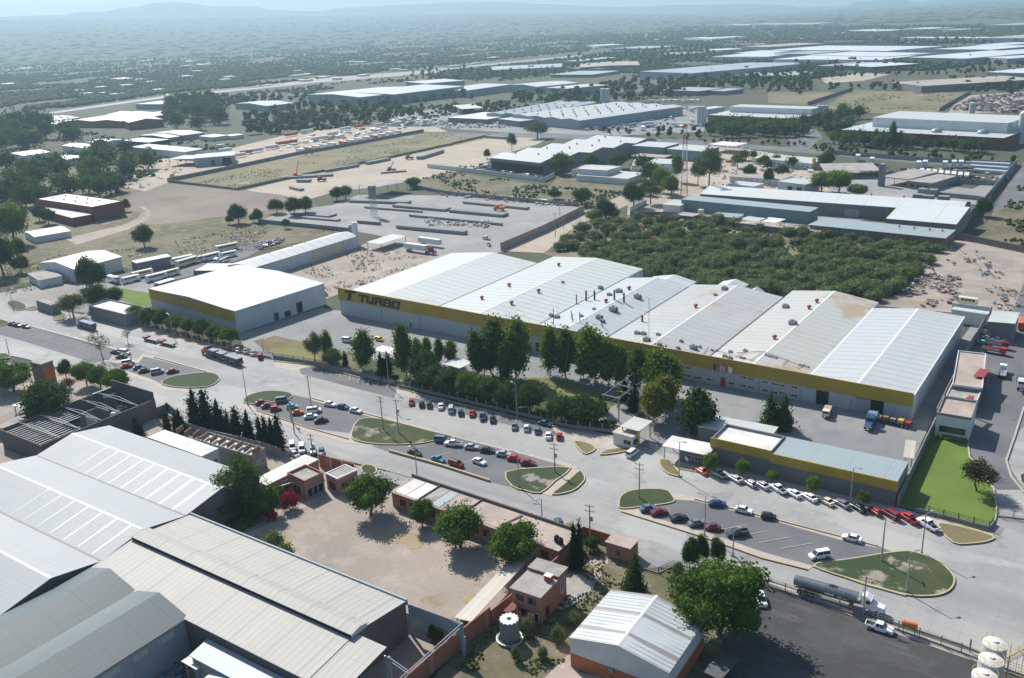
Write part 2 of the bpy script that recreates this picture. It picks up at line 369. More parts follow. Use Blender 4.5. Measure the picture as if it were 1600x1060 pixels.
# ------------------------------------------------------------------ vehicles
def car_body(L, Wd, Hh, prof_lo, glass, roofseg, paint, wheel_r=.32, bed=None):
    """lofted body: prof_lo = (x, z_belt) stations nose to tail; glass = cabin outline (x, z); returns part meshes"""
    b = MB(); hw = Wd / 2; n = len(prof_lo); V = []; F = []
    for x, z in prof_lo:
        tip = .80 if x in (prof_lo[0][0], prof_lo[-1][0]) else 1
        V += [(x, -hw * tip * .96, .22), (x, -hw * tip, .48), (x, -hw * tip * .97, z - .05), (x, -hw * tip * .86, z), (x, 0, z + .03), (x, hw * tip * .86, z), (x, hw * tip * .97, z - .05), (x, hw * tip, .48), (x, hw * tip * .96, .22)]
    k = 9
    for i in range(n - 1):
        for j in range(k - 1): F.append((i * k + j, (i + 1) * k + j, (i + 1) * k + j + 1, i * k + j + 1))
        F.append((i * k + k - 1, (i + 1) * k + k - 1, (i + 1) * k, i * k))
    F.append(tuple(range(k))); F.append(tuple(range(n * k - 1, (n - 1) * k - 1, -1))); b.add(V, F, paint)
    zr = roofseg[2]; ins = .80      # roof panel and its pillars belong to the body
    x0, x1 = roofseg[0], roofseg[1]
    b.add([(x0, -hw * ins * .9, zr), (x1, -hw * ins * .9, zr), (x1, hw * ins * .9, zr), (x0, hw * ins * .9, zr), (x0 + .1, -hw * .6, zr + .05), (x1 - .1, -hw * .6, zr + .05), (x1 - .1, hw * .6, zr + .05), (x0 + .1, hw * .6, zr + .05),
           (x0, -hw * ins * .9, zr - .04), (x1, -hw * ins * .9, zr - .04), (x1, hw * ins * .9, zr - .04), (x0, hw * ins * .9, zr - .04)],
          [(4, 5, 6, 7), (0, 1, 5, 4), (1, 2, 6, 5), (2, 3, 7, 6), (3, 0, 4, 7), (8, 9, 1, 0), (9, 10, 2, 1), (10, 11, 3, 2), (11, 8, 0, 3), (8, 11, 10, 9)], paint)
    for (xa, za), (xb, zb) in ((glass[0], (x0, zr)), (glass[1], (x1, zr)), (((glass[0][0] + glass[1][0]) / 2, glass[0][1]), ((x0 + x1) / 2, zr))):
        for s in (-1, 1): b.tube((xa, s * hw * .87, za - .02), (xb, s * hw * ins * .9, zb - .02), .045, paint, 4)
    gl = MB(); (ga, gz), (gb, gz2) = glass; q = hw * .85; t = hw * ins * .87; zt = zr - .03
    gl.add([(ga, -q, gz), (gb, -q, gz2), (gb, q, gz2), (ga, q, gz), (x0, -t, zt), (x1, -t, zt), (x1, t, zt), (x0, t, zt)], [(0, 1, 5, 4), (1, 2, 6, 5), (2, 3, 7, 6), (3, 0, 4, 7)], GLASS)
    return b, gl
def make_car(kind):
    e = empty(kind, (0, 0, 0), 0, 'x', 'car'); P = PAINT['white']
    if kind == 'sedan': L = 4.4; W_ = 1.72; lo = [(2.2, .55), (2.05, .72), (1.2, .86), (.9, .9), (-1.1, .92), (-1.4, .93), (-2.05, .88), (-2.2, .6)]; G_ = [(1.0, .88), (-1.55, .92)]; R = (.3, -.95, 1.40)
    elif kind == 'hatchback': L = 3.7; W_ = 1.62; lo = [(1.85, .55), (1.72, .74), (1.05, .9), (-1.5, .93), (-1.78, .85), (-1.85, .55)]; G_ = [(1.0, .9), (-1.7, .92)]; R = (.3, -1.3, 1.42)
    elif kind == 'beetle': L = 4.0; W_ = 1.58; lo = [(2.0, .45), (1.8, .68), (1.3, .86), (.9, .92), (-.9, .95), (-1.5, .82), (-1.85, .62), (-2.0, .42)]; G_ = [(.85, .9), (-1.3, .9)]; R = (.4, -.55, 1.45)
    elif kind == 'van': L = 4.6; W_ = 1.85; lo = [(2.3, .6), (2.2, .85), (1.5, 1.02), (-2.1, 1.05), (-2.28, .98), (-2.3, .6)]; G_ = [(1.5, 1.0), (-2.2, 1.03)]; R = (.75, -2.05, 1.78)
    elif kind == 'pickup': L = 5.2; W_ = 1.85; lo = [(2.6, .6), (2.45, .88), (1.35, 1.02), (-.75, 1.02), (-.78, .99)]; G_ = [(1.2, 1.0), (-.78, 1.0)]; R = (.6, -.55, 1.7)
    b, gl = car_body(L, W_, 1.4, lo, G_, R, P); hw = W_ / 2
    if kind == 'pickup':
        b.box(-2.6, -.8, -hw * .97, -hw * .85, .5, 1.02, P); b.box(-2.6, -.8, hw * .85, hw * .97, .5, 1.02, P); b.box(-2.62, -2.5, -hw * .85, hw * .85, .5, 1.0, P); b.box(-2.5, -.8, -hw * .85, hw * .85, .5, .62, DARKP); b.box(-.86, -.8, -hw * .85, hw * .85, .62, 1.0, P)
    bo = b.build('body', e); bo.material_slots[0].link = 'OBJECT'; bo.material_slots[0].material = P
    gl.build('window', e); wx = L * .31
    for x in (wx, -wx):
        for s in (-1, 1):
            m = MB(); m.tube((x, s * (hw - .2), .31), (x, s * (hw + .015), .31), .32, RUBBER, 12); m.tube((x, s * (hw + .0), .31), (x, s * (hw + .035), .31), .18, CHROME, 8); m.build('wheel', e)
    for s in (-1, 1):
        m = MB(); m.box(L / 2 - .16, L / 2 - .02, s * hw * .62 - .16, s * hw * .62 + .16, .56, .7, LAMP); m.build('headlight', e)
        m = MB(); m.box(-L / 2 - .01, -L / 2 + .1, s * hw * .66 - .14, s * hw * .66 + .14, .6, .78, TAIL); m.build('taillight', e)
    return e, list(e.children)
CARS = {}
def car(kind, paint, px, dr, label, group=None, cat=None, s=1.0):
    """px = where its middle touches the ground in the photo; dr = photo direction of its nose"""
    if kind not in CARS: CARS[kind] = make_car(kind); c, ks = CARS[kind]
    else: c, ks = dup(*CARS[kind])
    p = g(*px); c.location = p; c.rotation_euler = (0, 0, heading(px, (px[0] + dr[0], px[1] + dr[1])) + random.uniform(-.03, .03)); c.scale = (s, s, s)
    tag(c, label, cat or {'sedan': 'car', 'hatchback': 'car', 'beetle': 'car', 'van': 'van', 'pickup': 'pickup truck'}[kind], group); c.name = {'beetle': 'compact_car', 'pickup': 'pickup_truck', 'van': 'van'}.get(kind, 'parked_car')
    if 'group' in c and not group: del c['group']
    for o in ks:
        if o.name.startswith('body'): o.material_slots[0].link = 'OBJECT'; o.material_slots[0].material = PAINT[paint]
    return c
# ------------------------------------------------------------------ named materials
def paint(n, c, rough=.28): return mat('car_paint_' + n, c, rough, spec=.6)
PAINT = {k: paint(k, c) for k, c in dict(white=(.78, .79, .8), silver=(.42, .45, .48), grey=(.17, .19, .21), dark=(.018, .022, .03), green=(.02, .07, .06), blue=(.02, .05, .16), teal=(.06, .2, .27),
         cyan=(.2, .52, .56), red=(.42, .02, .02), maroon=(.2, .012, .025), orange=(.62, .11, .02), yellow=(.75, .5, .05), steel=(.10, .17, .27), cream=(.7, .66, .5)).items()}
GLASS = mat('window_glass', (.02, .03, .04), .12, spec=.8); RUBBER = mat('rubber', (.02, .02, .02), .9); CHROME = mat('wheel_metal', (.45, .45, .46), .35, metal=.6); DARKP = mat('dark_plastic', (.03, .03, .03), .7)
LAMP = mat('lamp_lens', (.75, .75, .72), .15); TAIL = mat('tail_lens', (.35, .01, .01), .25)
CONC = mat('road_concrete', (.335, .33, .315), .85, (('n', .035, (.25, .255, .26), .42, .68), ('n', .5, (.38, .38, .37), .5, .75, .5), ('s', 1, 4.5, .02, (.17, .17, .17), .55), ('s', 0, 5.2, .018, (.19, .19, .19), .5), ('n', 5, (.2, .2, .2), .55, .85, .35), ('n', .018, (.19, .19, .19), .48, .62, .65, (.25, 2.4, 1)), ('n', .09, (.13, .13, .13), .60, .72, .6), ('n', .03, (.42, .415, .4), .55, .6, .5, (.6, 1.6, 1))), bump=.08, bscale=6)
ASPH = mat('asphalt', (.115, .12, .13), .9, (('n', .05, (.17, .175, .18), .42, .7), ('n', .8, (.08, .085, .09), .5, .8, .6), ('n', 7, (.2, .2, .2), .62, .8, .4), ('n', .13, (.05, .05, .055), .63, .72, .7)), bump=.1, bscale=8)
YARD = mat('yard_asphalt', (.2, .205, .21), .9, (('n', .03, (.28, .28, .27), .42, .65), ('n', .2, (.15, .155, .16), .5, .75, .7), ('n', 1.2, (.33, .32, .3), .63, .8, .5), ('n', .02, (.30, .23, .17), .60, .72, .5), ('s', 0, 6, .01, (.1, .1, .1), .4), ('n', .35, (.08, .08, .085), .66, .74, .6)), bump=.1, bscale=5)
OILD = mat('oiled_yard', (.045, .045, .048), .9, (('n', .05, (.1, .1, .1), .45, .7), ('n', .25, (.16, .155, .15), .55, .8, .7, (.4, 2, 1)), ('n', 1.5, (.03, .03, .03), .45, .7, .5), ('n', 4, (.2, .2, .19), .68, .8, .5)), bump=.15, bscale=4)
WALK = mat('sidewalk', (.42, .37, .32), .85, (('n', .3, (.33, .29, .26), .4, .75), ('s', 0, 2.5, .03, (.24, .22, .2), .5), ('n', 4, (.5, .46, .42), .5, .8, .5)))
KERB = mat('yellow_kerb', (.44, .35, .13), .8, (('n', .5, (.42, .38, .3), .35, .65), ('n', 3, (.3, .27, .2), .5, .8, .7)))
PALEK = mat('pale_kerb', (.42, .4, .36), .85, (('n', .6, (.3, .29, .27), .4, .7),))
GRASS = mat('verge_grass', (.03, .052, .013), .95, (('n', .12, (.045, .065, .017), .42, .65), ('n', 1.2, (.02, .045, .012), .45, .75, .7), ('n', 5, (.075, .1, .03), .6, .8, .6)), bump=.5, bscale=3)
GRASSB = mat('worn_grass', (.03, .052, .013), .95, (('n', .07, (.06, .07, .022), .45, .62), ('n', 1, (.02, .04, .012), .5, .8, .6), ('n', .11, (.27, .24, .2), .56, .62), ('n', 4, (.1, .1, .04), .6, .85, .5)), bump=.5, bscale=3)
STRAW = mat('straw_patch', (.36, .28, .15), .95, (('n', .25, (.30, .25, .17), .4, .65), ('n', 1.2, (.24, .2, .1), .5, .75, .7)), bump=.3, bscale=4)
GLAWN = mat('garden_lawn', (.14, .15, .04), .95, (('n', .08, (.2, .19, .06), .4, .7), ('n', 1.2, (.08, .1, .025), .5, .8, .6)), bump=.4, bscale=4)
DRYG = mat('dry_grass', (.17, .14, .07), .95, (('n', .1, (.09, .1, .035), .45, .6), ('n', .8, (.26, .2, .1), .5, .75, .6), ('n', 5, (.08, .08, .03), .55, .8, .6)), bump=.5, bscale=3)
LAWN = mat('bright_lawn', (.095, .155, .018), .95, (('n', .08, (.135, .19, .03), .4, .7), ('n', 1.2, (.07, .13, .012), .5, .8, .6), ('n', 6, (.15, .22, .03), .5, .8, .5)), bump=.4, bscale=4)
DIRT = mat('pale_dirt', (.34, .28, .235), .95, (('n', .03, (.24, .215, .195), .4, .62), ('n', .12, (.42, .36, .31), .46, .66, .85), ('n', .9, (.22, .18, .15), .5, .8, .5), ('n', .06, (.22, .16, .075), .58, .66, .8), ('n', 4, (.4, .36, .32), .6, .8, .4)), bump=.2, bscale=3)
BEIGE = mat('beige_dirt', (.40, .34, .27), .95, (('n', .02, (.31, .27, .22), .42, .65), ('n', .15, (.46, .41, .34), .5, .7, .6), ('n', .9, (.24, .2, .16), .58, .8, .5), ('n', .05, (.18, .15, .11), .6, .75, .4, (.3, 3, 1))), bump=.2, bscale=2)
PLOUGH = mat('ploughed_field', (.17, .14, .115), .95, (('n', .012, (.245, .205, .165), .42, .65), ('n', .09, (.16, .14, .115), .5, .75, .6, (1, .25, 1)), ('n', .8, (.26, .22, .18), .55, .85, .5), ('n', .025, (.12, .125, .06), .6, .68, .6)), bump=.25, bscale=1.5)
WEEDY = mat('weedy_ground', (.16, .135, .085), .95, (('n', .03, (.085, .09, .035), .42, .6), ('n', .16, (.24, .2, .15), .52, .7, .8), ('n', 1.1, (.06, .07, .025), .5, .8, .6), ('n', .07, (.34, .3, .25), .62, .7, .6)), bump=.4, bscale=2)
FIELDG = mat('green_field', (.185, .16, .085), .95, (('n', .01, (.115, .12, .05), .42, .6), ('n', .07, (.26, .22, .14), .5, .7, .7, (.3, 1, 1)), ('n', .6, (.09, .1, .035), .5, .8, .6), ('n', .03, (.36, .32, .26), .6, .68, .7)), bump=.3, bscale=1)
GRAVEL = mat('grey_gravel', (.25, .25, .245), .95, (('n', .03, (.32, .32, .31), .42, .65), ('n', .2, (.19, .19, .185), .5, .75, .6), ('n', 1.5, (.36, .35, .33), .6, .8, .5)), bump=.2, bscale=2)
THICK = mat('thicket_ground', (.24, .19, .14), .95, (('n', .05, (.09, .085, .045), .42, .62), ('n', .3, (.27, .22, .17), .55, .75, .7)), bump=.3, bscale=2)
PLAIN = mat('scrub_plain', (.056, .066, .034), .95, (('n', .0016, (.055, .066, .034), .4, .6), ('n', .009, (.13, .12, .075), .54, .68, .6, (.5, 1.4, 1)), ('n', .03, (.04, .05, .026), .45, .65, .7), ('n', .12, (.11, .11, .06), .52, .75, .6), ('n', .0035, (.15, .14, .09), .60, .66, .6, (1, .35, 1)), ('n', .6, (.03, .038, .02), .5, .7, .6)), bump=.3, bscale=.6)
HILL = mat('hill_scrub', (.05, .06, .038), 1, (('n', .0007, (.06, .07, .045), .4, .7),))
FOOTM = mat('foothill_scrub', (.055, .072, .034), 1, (('n', .0009, (.042, .056, .027), .4, .65), ('n', .006, (.08, .09, .05), .56, .72, .5)))
HIWAY = mat('highway_asphalt', (.26, .265, .27), .8, (('n', .01, (.28, .28, .28), .4, .7), ('n', .3, (.42, .42, .4), .5, .8, .5)))
WH_WALL = mat('white_painted_wall', (.58, .61, .60), .75, (('n', .12, (.46, .49, .49), .45, .75), ('n', 1.2, (.40, .41, .39), .6, .85, .45, (2, 2, .35)), ('n', .5, (.5, .5, .47), .5, .7, .4)))
FACTW = mat('factory_wall', (.52, .56, .57), .75, (('n', .2, (.42, .46, .47), .45, .7), ('s', 0, 12.4, .012, (.2, .22, .23), .7), ('n', 1.5, (.33, .34, .33), .6, .9, .5, (2, 2, .3)), ('b', 1, (.4, .43, .44), 2.4, 1.2, .03)))
YELLOW = mat('ochre_fascia', (.42, .285, .035), .7, (('n', .15, (.35, .235, .03), .4, .7), ('s', 0, 6.2, .01, (.25, .16, .02), .7), ('n', 2, (.36, .25, .04), .5, .8, .5, (1, 1, .3))))
GREYW = mat('grey_block_wall', (.24, .245, .245), .9, (('n', .2, (.18, .18, .18), .42, .7), ('b', 1, (.17, .17, .17), .8, .4, .03), ('n', 1.5, (.32, .31, .29), .6, .85, .5)))
PURPW = mat('weathered_block_wall', (.17, .14, .14), .9, (('n', .2, (.11, .10, .10), .42, .7), ('b', 1, (.1, .09, .09), .8, .4, .04), ('n', 1.5, (.25, .2, .18), .6, .85, .5)))
BRICK = mat('orange_brick', (.33, .105, .055), .9, (('n', .25, (.25, .085, .05), .42, .7), ('b', 1, (.36, .2, .15), .5, .2, .03), ('n', 1.4, (.2, .08, .05), .6, .85, .6)))
DBRICK = mat('dark_red_brick', (.2, .07, .05), .9, (('n', .2, (.14, .055, .045), .42, .7), ('n', 1.2, (.26, .11, .08), .55, .85, .5)))
CREAMW = mat('cream_wall', (.55, .5, .36), .8, (('n', .2, (.45, .41, .3), .42, .7),))
TEALW = mat('teal_sheet_wall', (.17, .24, .25), .6, (('n', .05, (.13, .19, .2), .42, .7), ('s', 0, 1.0, .2, (.11, .16, .17), .5)))
BLUEW = mat('blue_grey_wall', (.27, .33, .36), .7, (('n', .03, (.22, .27, .3), .42, .7), ('s', 0, 9, .02, (.15, .18, .2), .5)))
RUSTW = mat('rusty_sheet_wall', (.2, .1, .085), .7, (('n', .12, (.14, .17, .18), .45, .55), ('s', 0, 3, .3, (.13, .06, .055), .5)))
DARKW = mat('dark_opening', (.012, .014, .016), .8); DGREY = mat('dark_grey_metal', (.07, .075, .08), .6); BLKL = mat('black_letter_paint', (.012, .013, .016), .6)
TRIM = mat('white_trim', (.68, .68, .66), .6); ROLL = mat('roller_door', (.3, .31, .31), .6, (('s', 2, .3, .2, (.2, .2, .2), .6),))
STEEL = mat('galvanised_steel', (.38, .39, .4), .45, (('n', 1, (.28, .28, .29), .4, .7),), metal=.35); CPOLE = mat('concrete_pole', (.36, .35, .33), .85, (('n', 1.5, (.28, .27, .26), .4, .7),))
ORGM = mat('orange_paint', (.62, .16, .03), .5, (('n', 1.5, (.45, .12, .03), .5, .75),)); REDM = mat('red_paint', (.4, .035, .03), .5, (('n', 1.5, (.26, .03, .03), .5, .75),)); YELM = mat('yellow_paint', (.62, .42, .06), .5)
RUST = mat('terracotta_vent', (.42, .10, .05), .6, (('n', 2, (.28, .08, .05), .45, .7),)); GALV = mat('grey_vent', (.33, .34, .35), .5, metal=.3)
WOOD = mat('weathered_timber', (.3, .19, .11), .85, (('n', 1.5, (.2, .12, .07), .4, .7),)); PINKM = mat('maroon_tile', (.3, .03, .045), .6, (('s', 1, 1.2, .2, (.2, .02, .03), .6),))
FLATR = mat('cement_roof', (.34, .325, .30), .9, (('n', .15, (.24, .23, .21), .42, .65), ('n', .8, (.44, .42, .39), .52, .75, .7), ('n', 3, (.18, .17, .16), .6, .85, .5)))
PINKR = mat('pinkish_roof', (.40, .32, .27), .9, (('n', .12, (.3, .25, .22), .42, .65), ('n', .8, (.5, .45, .4), .52, .75, .7), ('n', 3, (.2, .16, .14), .6, .85, .5)))
WHITR = mat('whitewashed_roof', (.64, .63, .60), .85, (('n', .15, (.52, .51, .48), .45, .7), ('n', 1, (.4, .39, .37), .6, .8, .7)))
SLABW = mat('precast_concrete', (.27, .275, .27), .9, (('s', 1, 1.3, .15, (.12, .12, .12), .7), ('n', .6, (.2, .2, .2), .42, .7)))
PALER = mat('pale_green_roof', (.47, .5, .47), .6, (('n', .1, (.4, .42, .4), .42, .7), ('s', 0, 1.1, .15, (.3, .32, .3), .4)))
TANR = roofm('tan_roof_sheet', (.385, .38, .35), (.27, .275, .27), 9.0, .09, 0, .8, (.31, .30, .28), .6, df=.8, extra=(('s', 0, 1.5, .32, (.27, .265, .25), .5), ('n', .25, (.26, .25, .23), .58, .72, .5, (.2, 1, 1))))
SILR = roofm('silver_roof_sheet', (.33, .355, .365), (.7, .73, .74), 11.0, .05, 0, .0, (.26, .285, .295), .6, fine=1.6)
BLUR = roofm('blue_grey_roof_sheet', (.085, .12, .13), (.06, .08, .09), 6.5, .04, 1, .7, (.07, .095, .105), .5)
TEALR = roofm('teal_roof_sheet', (.31, .37, .38), (.26, .31, .32), 9.0, .06, 0, .5, (.27, .32, .33), .45)
BEIR = roofm('beige_fluted_roof', (.50, .46, .40), (.4, .37, .33), 2.2, .45, 0, .5, (.38, .36, .33), .6)
SHEDR = mat('striped_shed_roof', (.50, .53, .54), .4, (('n', .1, (.42, .45, .46), .42, .7), ('s', 1, 6.4, .13, (.22, .19, .17), .85, 3.0), ('sn', 1, 1.05, .22, (.16, .15, .14), .75, .07, .44), ('n', 3, (.35, .36, .36), .55, .8, .5)))
def leafm(n, c, c2, c3): return mat('leaf_' + n, c, .8, (('n', .9, c2, .42, .65), ('n', 3.5, c3, .52, .75, .7), ('r', c2, .35)), spec=.1, transl=.3)
LF = {'dark': leafm('dark', (0.061, 0.115, 0.024), (0.035, 0.070, 0.016), (0.101, 0.169, 0.035)), 'mid': leafm('mid', (0.095, 0.171, 0.024), (0.055, 0.104, 0.018), (0.159, 0.244, 0.037)),
      'bright': leafm('bright', (0.149, 0.236, 0.028), (0.086, 0.149, 0.023), (0.230, 0.310, 0.040)), 'yell': leafm('yell', (.21, .22, .025), (.12, .15, .02), (.3, .29, .035)),
      'olive': leafm('olive', (0.102, 0.150, 0.043), (0.060, 0.094, 0.029), (0.156, 0.210, 0.066)), 'cyp': leafm('cyp', (0.022, 0.045, 0.015), (0.014, 0.029, 0.010), (0.043, 0.073, 0.022)),
      'mesq': leafm('mesq', (.17, .215, .085), (.11, .15, .058), (.23, .27, .12)), 'brown': leafm('brown', (.085, .08, .03), (.05, .052, .02), (.13, .12, .04)),
      'red': leafm('red', (.36, .015, .06), (.22, .012, .035), (.48, .035, .09))}
BARK = mat('bark', (.13, .10, .075), .95, (('n', 2, (.08, .06, .045), .4, .7),)); PBARK = mat('pale_bark', (.3, .27, .22), .95, (('n', 2, (.2, .17, .14), .4, .7),))
# ------------------------------------------------------------------ trees: one of each kind, then copies
KINDS = {}
def tree_kind(kind, lobes, nleaf, leaf, lm, seed, th, tr, limbs, bark=None, **k):
    KINDS[kind] = (make_crown('crown', lobes, nleaf, leaf, LF[lm], seed, **k), trunk_mesh(th, tr, bark or BARK, limbs, .6, seed))
for i, (lm, sd_) in enumerate((('mid', 11), ('dark', 12), ('bright', 13), ('olive', 14), ('mid', 15))):
    tree_kind('round%d' % i, lobes_round(sd_, 1, .78, 10, 1.0), 6500, .075, lm, sd_, .9, .07, 5)
for i, lm in enumerate(('mid', 'dark', 'olive')):      # small in the picture
    tree_kind('far%d' % i, lobes_round(30 + i, 1, .85, 7, 1.0), 700, .22, lm, 30 + i, .9, .07, 0)
for i, (lm, wd) in enumerate((('bright', .2), ('mid', .17), ('bright', .2), ('yell', .24))):
    tree_kind('poplar%d' % i, tall_lobes(40 + i, 12, wd, lambda t: (.45 + 1.3 * t - 1.25 * t * t) * 1.25 if t < .85 else .55, .22), 6500, .040, lm, 40 + i, .32, .022, 4, PBARK)
tree_kind('cypress', tall_lobes(51, 13, .16, lambda t: 1.05 - .85 * t ** 1.3, .05), 3600, .04, 'cyp', 51, .1, .03, 0)
tree_kind('cypress1', tall_lobes(52, 14, .13, lambda t: 1.1 - .8 * t ** 2, .05), 3600, .04, 'cyp', 52, .1, .03, 0)
tree_kind('conifer', tall_lobes(53, 12, .27, lambda t: 1.1 - 1.0 * t, .04), 3600, .05, 'dark', 53, .15, .03, 0)
tree_kind('pine', tall_lobes(54, 9, .32, lambda t: .8 + .5 * t - 1.0 * t * t, .2), 3600, .06, 'dark', 54, .35, .03, 5)
for i in range(4): tree_kind('mesq%d' % i, [(l[0] * .9, l[1] * .9, .52 + (l[2] - 1) * .75, l[3] * 1.1, l[4] * 1.1, l[5] * .95) for l in lobes_round(60 + i, 1, .62, 8 + i, 1.0)], 2200, .10, 'mesq', 60 + i, .4, .05, 3)
tree_kind('airy', lobes_round(71, 1, .7, 12, 1.1), 3000, .075, 'brown', 71, .95, .06, 9, core=.3)
tree_kind('bare', lobes_round(72, 1, .8, 10, 1.1), 650, .07, 'olive', 72, .8, .05, 14, PBARK, core=.05)
tree_kind('gum', lobes_round(73, 1, .95, 13, 1.3), 5200, .06, 'olive', 73, 1.0, .06, 8, core=.5)
tree_kind('bougain', [(l[0], l[1], .55 + (l[2] - 1) * .7, l[3], l[4], l[5] * .7) for l in lobes_round(74, 1, .7, 8, 1)], 2200, .1, 'red', 74, .3, .05, 3)
tree_kind('big', lobes_round(75, 1, .74, 22, .86), 15000, .055, 'mid', 75, .75, .06, 7)
tree_kind('palm', [(0, 0, 1.0, .12, .12, .1)] + [(math.cos(a) * .45, math.sin(a) * .45, 1.02 - .1 * (i % 2), .42, .1, .12) if i % 2 else (math.cos(a) * .45, math.sin(a) * .45, 1.0, .12, .4, .12) for i, a in enumerate([j * .9 for j in range(7)])], 700, .16, 'olive', 76, 1.0, .05, 0)
UH = {'round': 1.8, 'far': 1.85, 'mesq': 1.02, 'airy': 1.85, 'bare': 1.95, 'gum': 2.3, 'bougain': 1.05, 'big': 1.75, 'palm': 1.15}
def put_tree(kind, x, y, h, r, label, group=None, cat='tree', name='tree'):
    cm, tm = KINDS[kind]; base = kind.rstrip('0123456789'); tall = base in ('poplar', 'cypress', 'conifer', 'pine'); wd = {'poplar': .255, 'cypress': .17, 'conifer': .3, 'pine': .36}.get(base, 1.0)
    e = empty(name, (x, y, 0), random.uniform(0, 6.28), label, cat, group)
    uh = 1.04 if tall else UH[base]; sx = r / wd; sz = h / uh; j = random.uniform(.93, 1.07); e.scale = (sx * j, sx / j, sz)
    c = bpy.data.objects.new('crown', cm); C.objects.link(c); c.parent = e; t = bpy.data.objects.new('trunk', tm); C.objects.link(t); t.parent = e; return e
def tree(kind, base, top, wpx, label, group=None, cat='tree', name='tree'):
    p = g(*base); return put_tree(kind, p.x, p.y, max(.8, hz(base, top)), wpx / 2 / ppm(*base), label, group, cat, name)
# ================================================================== GROUND
def disc(name, R, z, m):
    P = [Vector((math.cos(2 * math.pi * i / 96) * R, math.sin(2 * math.pi * i / 96) * R)) for i in range(96)]; return sheet(name, P, z, m, world=True)
disc('ground', 24000, -0.36, PLAIN)
def az_of(px): p = g(px, 90 - .048 * (px - 800)); return math.atan2(p.y, p.x)
def top_h(px, D, ytop):
    a = az_of(px); lo, hi = -50.0, 2500.0
    for _ in range(40):
        m_ = (lo + hi) / 2
        if pr((math.cos(a) * D, math.sin(a) * D, m_))[1] > ytop: lo = m_
        else: hi = m_
    return lo
def interp(T, x):
    for (x0, y0), (x1, y1) in zip(T, T[1:]):
        if x0 <= x <= x1: t = (x - x0) / (x1 - x0); t = t * t * (3 - 2 * t); return y0 + (y1 - y0) * t
    return T[-1][1]
def terrain(name, D0, D1, T, back, jit, seed, step=8, bow=1.5, nr=9, m=HILL):
    xs = range(-220, 1840, step); V = []; F = []; k = nr + 2
    for x in xs:
        a = az_of(x); h = max(-1, top_h(x, D1, interp(T, x) + jit * mn.noise(Vector((x * .012, seed, 0))) + .4 * jit * mn.noise(Vector((x * .05, seed, 2)))))
        for j in range(nr): t = j / (nr - 1); r_ = D0 + (D1 - D0) * t; V.append((math.cos(a) * r_, math.sin(a) * r_, -1 + (h + 1) * t ** bow * (1 + .25 * (1 - t) * mn.noise(Vector((x * .03, t * 5, seed))))))
        V.append((math.cos(a) * (D1 + back * .5), math.sin(a) * (D1 + back * .5), h * .5 - .5)); V.append((math.cos(a) * (D1 + back), math.sin(a) * (D1 + back), -1))
    n = len(V) // k
    for i in range(n - 1):
        for j in range(k - 1): F.append((i * k + j, (i + 1) * k + j, (i + 1) * k + j + 1, i * k + j + 1))
    o = bpy.data.objects.new(name, np_mesh(name, V, F, [m])); C.objects.link(o); o['kind'] = 'structure'; return V, k
FOOT = terrain('foothills', 5000, 13000, [(-220, 36), (0, 31), (200, 30), (420, 27), (600, 24), (800, 21), (1000, 22), (1200, 24), (1840, 24)], 1500, 1.2, 3, bow=1.12, nr=14, m=FOOTM)
terrain('hills', 13500, 17500, [(-220, 30), (0, 27), (110, 24), (150, 19), (175, 19), (215, 12), (265, 5), (300, 4), (350, 10), (400, 10), (440, 15), (500, 18), (560, 12), (640, 7), (740, 4), (860, 6), (960, 12), (1060, 8), (1200, 6), (1290, 16), (1350, 2), (1400, -2), (1440, 11), (1490, 0), (1530, 6), (1600, 8), (1840, 10)], 2500, 1.6, 9, 6, 1.2)
Z = [-0.34]
def lay(name, px, m, smooth=0):
    Z[0] += .0038; return sheet(name, px, Z[0], m, smooth=smooth)
# fields and yards, far to near
lay('field', [(0, 256), (110, 262), (210, 262), (240, 300), (200, 330), (60, 440), (-80, 445), (-120, 300)], WEEDY)
lay('yard', [(980, 335), (985, 262), (1000, 228), (1100, 222), (1290, 252), (1345, 268), (1300, 302), (1110, 302), (1060, 348)], BEIGE)
lay('yard', [(860, 290), (880, 262), (985, 262), (985, 300)], WEEDY)
lay('field', [(1280, 172), (1330, 141), (1512, 145), (1460, 176), (1400, 178)], FIELDG)
lay('field', [(1200, 144), (1325, 143), (1262, 164), (1200, 160)], FIELDG)
lay('field', [(270, 142), (330, 137), (430, 128), (400, 136), (300, 148), (272, 147)], FIELDG)
lay('field', [(520, 128), (560, 124), (700, 112), (690, 108), (560, 118), (400, 128), (400, 134)], BEIGE)
lay('field', [(300, 95), (360, 90), (360, 103), (305, 106)], FIELDG)
lay('field', [(870, 62), (1010, 52), (1060, 58), (900, 68)], DIRT)
lay('field', [(1280, 120), (1340, 114), (1390, 116), (1350, 126), (1290, 130)], BEIGE)
lay('yard', [(1500, 150), (1640, 140), (1660, 172), (1480, 178)], DIRT)
lay('truck_yard', [(345, 236), (400, 222), (470, 205), (560, 198), (680, 198), (700, 205), (560, 228), (440, 252), (370, 262), (335, 250)], BEIGE)
lay('dirt_yard', [(200, 262), (262, 246), (370, 262), (270, 282), (230, 300), (190, 290)], BEIGE)
lay('field', [(262, 282), (460, 245), (640, 205), (730, 207), (770, 214), (650, 242), (520, 268), (445, 280), (380, 296)], FIELDG)
lay('dirt_yard', [(382, 297), (445, 282), (560, 258), (665, 237), (770, 214), (860, 215), (840, 225), (790, 240), (740, 262), (660, 280), (600, 290), (520, 300), (480, 312), (430, 304)], BEIGE)
lay('parking_lot', [(590, 185), (680, 170), (810, 190), (900, 200), (960, 205), (900, 215), (760, 205), (690, 200)], YARD)
lay('parking_lot', [(860, 205), (905, 190), (1020, 165), (1100, 165), (1110, 205), (960, 212)], YARD)
